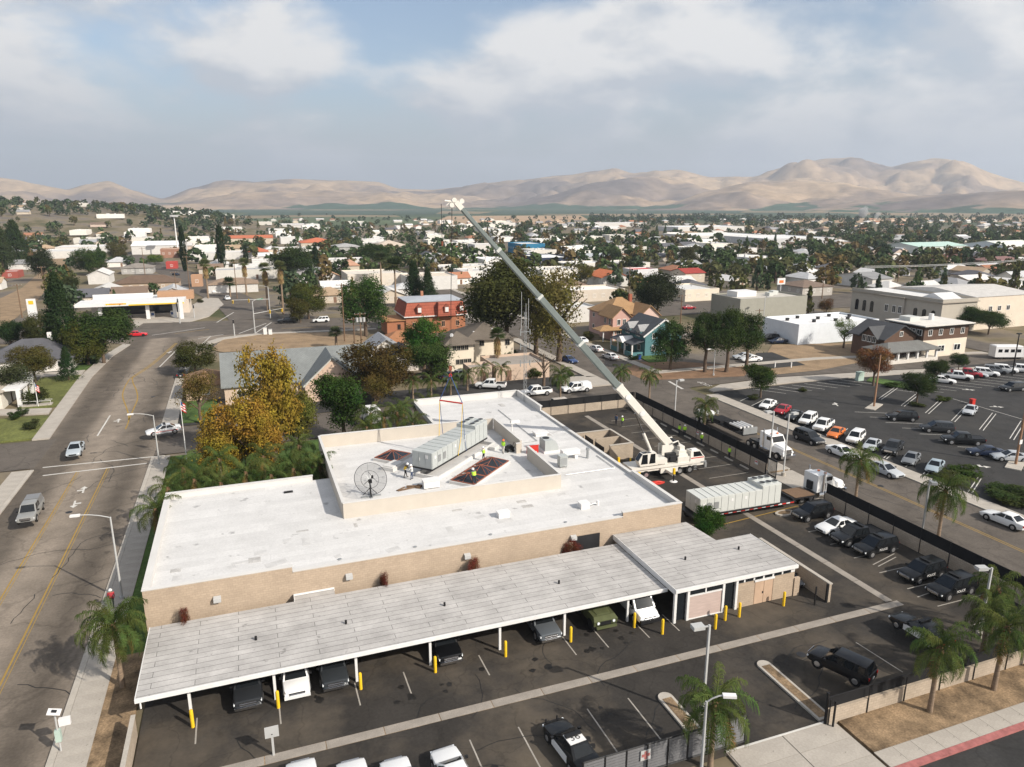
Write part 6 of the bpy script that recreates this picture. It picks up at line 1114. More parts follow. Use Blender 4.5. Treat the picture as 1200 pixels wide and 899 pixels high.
# fan palms and date palms further off
def fan_crown(seed, dead=False):
    r = random.Random(seed); mb = MB()
    for i in range(80):
        a = r.uniform(0, 6.283); e_ = r.uniform(-.3, 1.3) if not dead else r.uniform(-1.5, -1.1); L_ = r.uniform(.8, 1.0); d = Vector((math.cos(a) * math.cos(e_), math.sin(a) * math.cos(e_), math.sin(e_))); s = d.cross(Vector((0, 0, 1))).normalized()
        b = d * .25 if not dead else Vector((math.cos(a) * .12, math.sin(a) * .12, -r.uniform(0, 1.4)))
        for k in range(5):
            f = (k - 2) * .32; q = (d * math.cos(f) + s * math.sin(f)) * L_ * .8 + Vector((0, 0, -.14)); mb.add([b, b + q * .6 - s * .06, b + q, b + q * .6 + s * .06], [(0, 1, 2, 3)])
    return mb.mesh('crown', 'frondleaf')
FC, FS = fan_crown(1), fan_crown(2, True)
def fan_palm(bx, by, ty, label, name='fan_palm', col=(.15, .17, .07), skirt=True, wide=1.0, group='fan palms'):
    p = G(bx, by); h = ZAT(p, ty); t = thing(name, label, 'palm', p, 0, group); r_ = 2.5 * wide
    obj('trunk', (MB().tube([(0, 0, -.1), (.1, 0, h * .5), (0, 0, h - r_)], [.36, .28, .24], 8), 'palmbark', 60), t); obj('crown', FC, t, (0, 0, h - r_), rnd.uniform(0, 6), col, r_)
    if skirt: obj('dead_skirt', FS, t, (0, 0, h - r_ * 1.1), 0, (.42, .31, .15), (r_ * .8, r_ * .8, r_))
    OCC.append((p.x, p.y, 2))
for a in [(244, 350, 301, 'shaggy fan palm left of the twin on the curving road'), (289, 346, 300, 'shaggy fan palm right of the twin on the curving road'), (314, 366, 305, 'shaggy fan palm beside the signal mast, left'), (332, 368, 303, 'shaggy fan palm beside the signal mast, right'), (324, 318, 284, 'distant shaggy fan palm behind the signal mast')]: fan_palm(*a)
fan_palm(464, 362, 296, 'tall date palm before the long white hall', 'date_palm', (.06, .085, .035), False, 1.7, 'date palms'); fan_palm(447, 340, 292, 'second date palm behind the tall one', 'date_palm', (.07, .09, .04), False, 1.4, 'date palms'); fan_palm(583, 434, 381, 'small fan palm before the cream house', 'fan_palm', (.06, .09, .03), True, .8); fan_palm(270, 348, 322, 'short bushy palm at the white corner house', 'date_palm', (.05, .08, .03), False, 1.2, 'date palms'); fan_palm(394, 408, 380, 'bluish yucca-like palm by the dirt lot', 'date_palm', (.08, .1, .05), False, .8, 'date palms')

# ------------------------------------------------------------------ neighbouring buildings
def ringx(x0, x1, y0, y1, z): return [(x0, y0, z), (x1, y0, z), (x1, y1, z), (x0, y1, z)]
# grey gabled hall
h = house('gabled_hall', 'long hall with pale grey shingle roof and front gable', 7.7, 136, 25.5, 12.6, 3.4, 4.6, 'gable', 'x', (.52, .40, .30), (.20, .212, .208), wins=False, cat='hall')
obj('wall', (gable_wall(9.6, 10, 3.4, 4.4, 'y'), 'stucco'), h, (5.3, -4.6, 0), 0, (.58, .43, .33)); obj('roof', (roof_mesh('gable', 9.6, 10, 3.4, 4.5, .5, 'y'), 'shingle'), h, (5.3, -4.6, 0), 0, (.205, .217, .212)); obj('barge_board', (MB().cbox((2.7, -9.75, 5.2), (7.0, .12, .3), 0, 0, R(-43)).cbox((7.9, -9.75, 5.2), (7.0, .12, .3), 0, 0, R(43)), 'unitlight'), h)
for x in (-10, -6.5, -3): window(h, x, -6.32, 1.8, 1.4, 1.4)
for y in (-3, 1): window(h, -12.77, y, 1.8, 1.2, 1.3, 'W')
door(h, 5.3, -9.6, 0, 2, 2.4); obj('porch_post', (MB().box(-1, -.75, -9.6, -9.35, 0, 3.2), 'stucco'), h, col=(.55, .45, .36))
house('cottage', 'tan tiled cottage roof left of the grey gabled hall', -8.3, 139, 6.5, 9, 2.9, 1.5, 'hip', 'x', (.45, .33, .24), (.32, .19, .11), chimney=None)
house('cottage', 'brown tiled low house behind the grey gabled hall', 1, 150.5, 10, 8, 3, 2.2, 'hip', 'x', (.45, .33, .24), (.32, .19, .11), wins=False)
# cream two-storey house
h = house('cream_house', 'cream two-storey house with brown hipped roof', 48.2, 149, 10.5, 11, 6.1, 2.6, 'hip', 'x', (.66, .58, .46), (.15, .125, .10), storeys=2, ov=.8, wins=False)
obj('wall', (MB().box(-2.9, 2.9, -4, 4, -.1, 6.0), 'stucco'), h, (-7.6, -4.3, 0), 0, (.68, .60, .48)); obj('roof', (roof_mesh('hip', 5.8, 8, 6.0, 2.0, .8), 'shingle'), h, (-7.6, -4.3, 0), 0, (.15, .125, .10))
for zz in (1.9, 4.9):
    for k in range(4): window(h, -8.8 + k * .85 + (0 if zz > 3 else .6), -8.32, zz, .84, 1.15, col=(.3, .27, .22))
for x, zz in [(-4.2, 4.9), (-2.0, 5.0), (-1.8, 1.7), (1.5, 4.9), (3.8, 4.8)]: window(h, x, -5.52, zz, 1.1, 1.3, col=(.2, .18, .15))
door(h, -4.3, -5.5, 0, 1.1, 2.1, col=(.08, .06, .05)); obj('satellite_dish', (MB().tube([(-8.8, -6.5, 7.2), (-9.0, -6.8, 7.35)], [.1, .42], 10), 'white'), h)
for x, y, zz in ((-1.5, -2, 7.9), (1.2, -3, 7.6), (-3.2, -3.5, 7.3)): obj('roof_vent', (MB().box(x - .15, x + .15, y - .15, y + .15, zz - .6, zz), 'white'), h)
h = house('tan_block', 'low tan stucco block with flat roof beside the cream house', 50.2, 134.4, 11.4, 10, 2.6, 0, 'flat', wc=(.50, .38, .29), rc=(.3, .27, .24), wins=False, cat='building'); door(h, -3, -5, 0, 1.1, 2.0)
h = house('tan_block', 'small tan stucco wall block in front of the cream house', 41.5, 132, 4.6, 4.5, 2.6, 0, 'flat', wc=(.50, .39, .31), rc=(.3, .27, .24), wins=False, cat='building'); door(h, .5, -2.25, 0, 1.0, 2.0)
house('cottage', 'white gabled cottage roof below the rust brown tree', 27.5, 158, 7, 9, 3, 2.4, 'gable', 'y', (.62, .58, .52), (.30, .31, .33)); house('cottage', 'small dark gabled cottage beside the rust brown tree', 30, 148, 6, 7, 2.8, 2.1, 'gable', 'y', (.6, .55, .5), (.06, .07, .09)); house('cottage', 'orange tiled cottage behind the rust brown tree', 33.5, 166, 9, 7, 3, 1.8, 'hip', 'x', (.4, .3, .22), (.34, .16, .08))
# red mansard house
h = thing('mansard_house', 'red mansard-roofed brick house with white dormers', 'house', (47.3, 193.5, 0))
obj('wall', (MB().box(-8.2, 8.2, -6.5, 6.5, -.1, 4.6), 'stucco'), h, col=(.33, .14, .075)); obj('mansard', (MB().loft([ringx(-8.7, 8.7, -7, 7, 4.6), ringx(-7.6, 7.6, -5.9, 5.9, 8.3)]), 'shingle'), h, col=(.36, .105, .065)); obj('roof', (MB().loft([ringx(-7.8, 7.8, -6.1, 6.1, 8.3), ringx(-7.8, 7.8, -6.1, 6.1, 8.55), ringx(-3, 3, -.5, .5, 9.1)]), 'roofpaint'), h, col=(.36, .38, .41)); obj('cornice', (MB().box(-8.8, 8.8, -7.1, -6.95, 4.5, 4.75).box(-8.8, -8.65, -6.95, 7, 4.5, 4.75), 'trimwhite'), h)
obj('bay', (MB().loft([ringx(.2, 5.2, -8.2, -6.4, 4.6), ringx(.5, 4.9, -7.6, -5.6, 8.2)]), 'shingle'), h, col=(.37, .11, .07))
for x, y in ((-4.6, -7.0), (2.6, -8.0), (7.0, -7.0)):
    d_ = obj('dormer', (MB().box(-.65, .65, -.35, 1.2, 5.6, 7.1).loft([[(-.85, -.45, 7.1), (.85, -.45, 7.1), (0, -.45, 7.9)], [(-.85, 1.2, 7.1), (.85, 1.2, 7.1), (0, 1.2, 7.9)]]), 'shingle'), h, (x, y, 0), col=(.36, .11, .07)); obj('window', (MB().box(-.45, .45, -.4, -.35, 5.75, 7.0), 'trimwhite'), d_)
for x in (-6, -2, 2, 6): window(h, x, -6.52, 2.3, 1.0, 1.7, col=(.5, .3, .2))
obj('side_wing', (MB().box(-13.2, -8.2, -6, 3, -.1, 3.6), 'stucco'), h, col=(.36, .15, .08)); obj('side_roof', (MB().box(-13.6, -8.2, -6.4, 3.4, 3.6, 3.85), 'roofpaint'), h, col=(.38, .19, .09)); window(h, -10, -6.02, 2.0, .9, 1.6, col=(.2, .1, .06)); obj('chimney', (MB().box(-2.2, -1.5, 1, 1.7, 8.3, 10.4), 'stucco'), h, col=(.36, .17, .1))
# pink house
h = house('pink_house', 'large pink victorian house with tan shingle roofs', 93.5, 170, 12, 11, 6.2, 3.4, 'hip', 'x', (.52, .34, .29), (.36, .22, .11), storeys=2, wins=True, chimney=(2.5, -1.5, (.3, .1, .06)))
obj('wall', (gable_wall(5, 7, 6, 2.4, 'y'), 'stucco'), h, (-4.6, -6.6, 0), 0, (.50, .31, .26)); obj('roof', (roof_mesh('gable', 5, 7, 6, 2.4, .5, 'y'), 'shingle'), h, (-4.6, -6.6, 0), 0, (.36, .22, .11)); obj('wall', (gable_wall(5.5, 7, 6, 2.4, 'y'), 'stucco'), h, (3.8, -6.2, 0), 0, (.58, .42, .36)); obj('roof', (roof_mesh('gable', 5.5, 7, 6, 2.5, .5, 'y'), 'shingle'), h, (3.8, -6.2, 0), 0, (.33, .2, .1))
obj('porch_roof', (roof_mesh('hip', 9, 4, 3.0, .9, .3), 'shingle'), h, (-6.5, -9, 0), 0, (.36, .22, .11))
for x in (-10, -7, -4): obj('porch_post', (MB().box(-.12, .12, -.12, .12, 0, 3), 'trimwhite'), h, (x, -10.6, 0))
for x, zz in [(-5.4, 4.6), (-3.8, 4.6), (2.6, 4.6), (4.6, 4.6), (-5.4, 1.7)]: window(h, x, -10.12 if x < 0 else -9.72, zz, 1.0, 1.6)
window(h, -7.12, -6, 4.6, 1.0, 1.6, 'W'); window(h, -7.12, -8.5, 4.6, 1.0, 1.6, 'W')
# teal house
h = house('teal_house', 'teal house with dark grey roof and two white dormers', 88.8, 145.4, 9.5, 11, 5.0, 3.3, 'gable', 'y', (.085, .19, .205), (.085, .09, .10), wins=False)
for y in (-2.6, 2.2):
    d_ = obj('dormer', (MB().box(-1.1, 1.6, -1.1, 1.1, 4.0, 5.6), 'stucco'), h, (-3.9, y, 0), col=(.10, .20, .22)); obj('dormer_roof', (MB().loft([[(-1.3, -1.3, 5.5), (-1.3, 1.3, 5.5), (-1.3, 0, 6.9)], [(2.6, -1.3, 5.5), (2.6, 1.3, 5.5), (2.6, 0, 6.9)]]), 'shingle'), d_, col=(.34, .34, .34)); window(h, -5.02, y - .45, 4.8, .75, 1.2, 'W'); window(h, -5.02, y + .45, 4.8, .75, 1.2, 'W')
obj('barge_board', (MB().cbox((-2.7, -6.05, 6.5), (6.9, .14, .32), 0, 0, R(-34)).cbox((2.7, -6.05, 6.5), (6.9, .14, .32), 0, 0, R(34)), 'trimwhite'), h)
obj('porch_roof', (MB().loft([[(-8.0, -5.2, 2.7), (-4.7, -5.2, 3.4), (-4.7, 5.2, 3.4), (-8.0, 5.2, 2.7)], [(-8.0, -5.2, 2.9), (-4.7, -5.2, 3.6), (-4.7, 5.2, 3.6), (-8.0, 5.2, 2.9)]]), 'shingle'), h, col=(.08, .085, .095)); obj('porch_gable', (MB().loft([[(-8.4, -1.6, 2.7), (-8.4, 1.6, 2.7), (-8.4, 0, 4.0)], [(-5, -1.6, 2.7), (-5, 1.6, 2.7), (-5, 0, 4.0)]]), 'trimwhite'), h); obj('porch_wall', (MB().box(-7.9, -7.7, -5, -1.5, -.1, 1.0).box(-7.9, -7.7, 1.5, 5, -.1, 1.0).box(-7.9, -4.7, -5.1, -4.95, -.1, 1.0), 'stucco'), h, col=(.085, .20, .215))
for y in (-5, -1.6, 1.6, 5): obj('porch_post', (MB().box(-.15, .15, -.15, .15, 0, 2.8), 'trimwhite'), h, (-7.8, y, 0))
door(h, -4.77, .3, 0, 1.1, 2.1, 'W'); window(h, -4.77, 3, 1.7, 1.4, 1.4, 'W'); window(h, -4.77, -2.8, 1.7, 1.4, 1.4, 'W')
for x in (-2.5, 0, 2.5): window(h, x, -5.52, 1.8, 1.0, 1.5); window(h, x, -5.52, 4.6, 1.0, 1.3)
q = G(749, 421); t = thing('rubbish_bin', 'blue wheeled rubbish bin before the teal house', 'bin', (q.x, q.y, 0)); obj('body', (MB().loft([ringx(-.28, .28, -.28, .28, 0), ringx(-.36, .36, -.36, .36, 1.0)]), 'bluebin'), t) if mat('bluebin', (.02, .06, .25), .5, .05) else 0; obj('lid', (MB().box(-.38, .38, -.4, .38, 1.0, 1.08), 'black'), t)
# white block, grey block
h = house('white_block', 'plain white block building with flat white roof and small black vents', 139.2, 145.3, 25.6, 13.2, 4.6, 0, 'flat', wc=(.62, .65, .68), rc=(.74, .73, .71), wins=False, cat='building'); door(h, -12.8, 1.5, 0, 1.2, 2.1, 'W', (.5, .5, .5))
for i, (x, y) in enumerate([(-9, 2), (-4, 4), (-4.5, -2.5), (0, 1), (2, -3), (6, 3.5), (7, -2), (11, 1.5)]): obj('roof_vent', unit('bv', lambda: MB().box(-.35, .35, -.3, .3, 0, .6).box(-.45, .45, -.4, .4, .6, .7).mesh('roof_vent', 'darkmetal')), h, (x, y, 4.6))
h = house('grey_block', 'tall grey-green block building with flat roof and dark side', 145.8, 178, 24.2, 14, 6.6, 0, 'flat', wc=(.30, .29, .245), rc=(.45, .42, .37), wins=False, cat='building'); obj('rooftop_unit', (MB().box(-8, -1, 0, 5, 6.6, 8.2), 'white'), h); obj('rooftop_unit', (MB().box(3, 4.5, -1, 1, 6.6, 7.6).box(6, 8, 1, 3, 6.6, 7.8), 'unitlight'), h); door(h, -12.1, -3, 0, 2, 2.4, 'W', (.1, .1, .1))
# brown and cream house
h = thing('brown_house', 'brown shingled house with cream ground floor and wide porch', 'house', (148.4, 121.2, 0)); X0, X1, Y0, Y1 = -6.8, 6.8, -4.6, 5
obj('wall', (MB().box(X0, X1, Y0, Y1, -.1, 4.0), 'stucco'), h, col=(.66, .58, .47)); obj('upper_wall', (MB().box(X0 - .02, X1 + .02, Y0 - .02, Y1, 4.0, 7.2), 'brickbrown'), h) if brick('brickbrown', (.125, .075, .052), .6, .5, .18) else 0; obj('roof', (MB().box(X0 - .9, X1 + .9, Y0 - .9, Y1 + .5, 7.25, 7.45), 'roofpaint'), h, col=(.62, .59, .54)); obj('eave', (MB().box(X0 - .92, X1 + .92, Y0 - .92, Y1 + .5, 7.05, 7.245), 'black'), h)
for x in (-5, -1.8, 1.6, 5): window(h, x, Y0 - .04, 5.7, 1.2, 1.5)
for x, w_ in ((-5, .9), (-1, 2.2), (4, 2.2)): window(h, x, Y0 - .02, 1.9, w_, 1.5)
for y in (-3.4, -1.6, .2): window(h, X0 - .04, y, 5.7, 1.5, 1.4, 'W')
obj('chimney', (MB().cyl((1.5, 1), .55, 7.4, 8.9, 10), 'white'), h); obj('rooftop_unit', (MB().box(-5, -2, 1, 4, 7.45, 8.4), 'unitlight'), h)
obj('gabled_wing', (gable_wall(9.5, 9, 5.0, 2.6, 'y'), 'brickbrown'), h, (-11.9, 1.4, 0)); obj('wing_roof', (roof_mesh('gable', 9.5, 9, 5.0, 2.7, .8, 'y'), 'shingle'), h, (-11.9, 1.4, 0), 0, (.075, .077, .082)); obj('cross_gable', (gable_wall(6, 4.2, 5.0, 2.0, 'x'), 'brickbrown'), h, (-14.4, .4, 0)); obj('cross_roof', (roof_mesh('gable', 6, 4.2, 5.0, 2.1, .6, 'x'), 'shingle'), h, (-14.4, .4, 0), 0, (.085, .087, .09))
for y_ in (-1.0, .4, 1.8): window(h, -17.42, y_, 4.3, 1.1, 1.5, 'W')
obj('porch_roof', (roof_mesh('hip', 15, 6.5, 2.9, 1.3, .5), 'shingle'), h, (-12.4, -4.2, 0), 0, (.17, .17, .16)); obj('porch_base', (MB().box(-19.8, -5, -7.4, -1, -.1, .8), 'stucco'), h, col=(.6, .56, .5))
for i in range(6): obj('porch_post', unit('bpp', lambda: MB().box(-.2, .2, -.2, .2, .8, 2.9).mesh('porch_post', 'trimwhite')), h, (-19.4 + i * 2.8, -7.1, 0))
for i in range(3): window(h, -15.2 + i * 2.8, -3.12, 1.9, 1.2, 1.4, col=(.3, .25, .2))
window(h, -11.9, -3.12, 5.6, 1.0, 1.2)
# civic hall with arched windows
h = thing('civic_hall', 'long pale civic hall with arched windows and tall blank rear block', 'civic building', (174, 139, 0))
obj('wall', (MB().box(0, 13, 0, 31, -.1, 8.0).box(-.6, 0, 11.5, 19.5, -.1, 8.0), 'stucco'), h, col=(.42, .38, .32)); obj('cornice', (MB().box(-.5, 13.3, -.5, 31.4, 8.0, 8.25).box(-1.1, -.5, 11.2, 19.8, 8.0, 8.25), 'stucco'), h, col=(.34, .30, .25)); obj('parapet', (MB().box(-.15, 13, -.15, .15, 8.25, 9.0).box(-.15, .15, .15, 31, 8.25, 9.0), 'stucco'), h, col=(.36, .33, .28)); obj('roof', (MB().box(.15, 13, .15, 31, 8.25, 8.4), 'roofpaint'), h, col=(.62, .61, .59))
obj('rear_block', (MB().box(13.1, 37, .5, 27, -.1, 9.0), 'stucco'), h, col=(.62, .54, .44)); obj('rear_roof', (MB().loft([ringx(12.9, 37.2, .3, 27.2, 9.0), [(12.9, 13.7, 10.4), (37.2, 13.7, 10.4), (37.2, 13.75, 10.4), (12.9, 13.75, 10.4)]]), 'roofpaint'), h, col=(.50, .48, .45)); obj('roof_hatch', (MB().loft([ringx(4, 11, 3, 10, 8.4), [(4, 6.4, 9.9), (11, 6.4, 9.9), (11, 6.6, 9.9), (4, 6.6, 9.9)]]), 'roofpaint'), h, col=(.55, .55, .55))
def arch():
    mb = MB(); pr_ = [(-.6, 0), (.6, 0), (.6, 2.6)] + [(.6 * math.cos(R(a)), 2.6 + .6 * math.sin(R(a))) for a in range(20, 180, 20)] + [(-.6, 2.6)]
    return mb.loft([[(x, -.08, z) for x, z in pr_], [(x, .02, z) for x, z in pr_]]).mesh('arched_window', 'glass')
for y in (2.4, 5.2, 8.0, 23, 25.8, 28.6): obj('arched_window', unit('arch', arch), h, (-.02, y, 2.6), FACE['W'])
for y in (12.6, 14.6, 17.2): window(h, -.62, y, 4.6, 1.3, 2.2, 'W')
for x in (19, 22.5, 26): window(h, x, .48, 5.6, 1.4, 1.5)
# petrol station
h = thing('petrol_station', 'white and yellow petrol station canopy at the junction', 'petrol station', (-31, 244, 0))
obj('canopy', (MB().box(-16, 13, -7, 3, 4.6, 5.5), 'white'), h); obj('canopy_band', (MB().box(-2, 13.02, -7.03, -7, 4.6, 4.95), 'yellow'), h); obj('canopy_band', (MB().box(-8, -2.6, -7.03, -7, 5.0, 5.4), 'yellow'), h); text('sign_lettering', 'FOOD MART', .62, 'orange', h, (-5.2, -7.06, 5.2), (R(90), 0, 0)); 
for x in (-10, 2.6, 10): obj('column', (MB().box(x - .5, x + .5, -5, -4, -.1, 4.6), 'white'), h)
obj('pylon', (MB().box(11.6, 12.6, -8.4, -7.6, -.1, 5.9), 'white'), h)
for x in (-6, 3.5, 9): obj('pump', (MB().box(x - .5, x + .5, -2, -1.2, 0, 1.8), 'white'), h); obj('pump_panel', (MB().box(x - .4, x + .4, -2.03, -2, .7, 1.5), 'slingblue'), h)
obj('shop', (MB().box(-14, 13.5, 5, 16, -.1, 4.4), 'stucco'), h, col=(.58, .50, .42)); obj('shop_front', (MB().box(-12, 11, 4.95, 5, .4, 3.0), 'glass'), h); obj('shop_roof', (MB().box(-14.3, 4.5, 4.8, 16.3, 4.4, 4.9), 'roofpaint'), h, col=(.66, .65, .62)); obj('roof_block', (MB().box(4.6, 15, 5.5, 10, 4.4, 6.9), 'stucco'), h, col=(.42, .25, .15)); obj('ridge_panel', (MB().box(-14, 3, 10, 10.3, 4.9, 6.3), 'white'), h); 
p = G(41, 383); sg = thing('price_sign', 'tall white petrol price sign at the left side road', 'sign', p); obj('post', (MB().box(-.9, -.6, -.2, .2, 0, 7.6).box(.6, .9, -.2, .2, 0, 7.6), 'white'), sg); obj('panel', (MB().box(-1.1, 1.1, -.3, .3, 3.0, 7.9), 'white'), sg); obj('emblem', (MB().box(-.6, .6, -.33, -.3, 6.4, 7.4), 'yellow'), sg)
# left houses
h = house('grey_roof_house', 'white house with dark grey hipped roof and white chimney', -43.5, 175.5, 16, 13, 3.0, 3.2, 'hip', 'x', (.66, .63, .58), (.105, .105, .115), chimney=(3.0, 1.5, (.75, .73, .7))); obj('wing', (gable_wall(9, 8, 3, 2, 'x'), 'stucco'), h, (-10.5, -5, 0), 0, (.68, .65, .6)); obj('wing_roof', (roof_mesh('gable', 9, 8, 3, 2.2, .5), 'shingle'), h, (-10.5, -5, 0), 0, (.11, .11, .12)); obj('rooftop_unit', (MB().box(-9, -7.6, -5, -3.8, 5, 6.2), 'unitlight'), h)
h = house('porch_house', 'cream porch house with white columns at the left edge', -45.3, 146, 9.5, 12, 3.2, 1.8, 'hip', 'y', (.64, .60, .52), (.42, .37, .3)); obj('porch_roof', (MB().box(4.6, 7.6, -5.5, 3.5, 2.9, 3.25), 'trimwhite'), h)
for y in (-5.2, -1, 3): obj('porch_column', (MB().box(6.8, 7.4, y - .3, y + .3, 0, 2.9), 'trimwhite'), h)
obj('ramp', (MB().box(7.6, 12, -6.5, -5.2, -.1, .35), 'concrete'), h); obj('ramp_rail', (MB().tube([(7.6, -6.4, 1.1), (12, -6.4, .9)], .04, 5).tube([(7.6, -5.3, 1.1), (12, -5.3, .9)], .04, 5).tube([(7.7, -6.4, .3), (7.7, -6.4, 1.1)], .03, 4).tube([(9.8, -6.4, .3), (9.8, -6.4, 1.0)], .03, 4).tube([(11.9, -6.4, .2), (11.9, -6.4, .9)], .03, 4), 'trimwhite'), h)
house('side_house', 'white house corner at the left picture edge', -47, 127, 10, 9, 3.2, 2, 'hip', 'x', (.62, .58, .52), (.3, .26, .22))
# ------------------------------------------------------------------ town buildings placed by their base line in the photograph
def bld(x0, x1, yb, h, depth, roof, wc, rc, label, rh=1.8, axis='x', wins='far', name='town_building', cat='building', storeys=1, rm='roofpaint', group=None):
    p = G((x0 + x1) / 2, yb); w = (x1 - x0) / PXM((p.x, p.y, 2)); dx, dy = math.cos(YAW), -math.sin(YAW)
    w = w / (math.cos(YAW) + .15); OCC.append((p.x, p.y + depth / 2, max(w, depth) * .62))
    return house(name, label, p.x + .1 * depth, p.y + depth / 2, w, depth, h, rh, roof, axis, wc, rc, wins=wins, cat=cat, storeys=storeys, rm=rm, group=group, ov=.4)
WW, CRM, TAN, GRW, BRN, ORT, GRR, WHR = (.58, .56, .53), (.52, .45, .36), (.40, .31, .23), (.36, .35, .33), (.16, .11, .08), (.38, .11, .05), (.24, .24, .24), (.57, .56, .54)
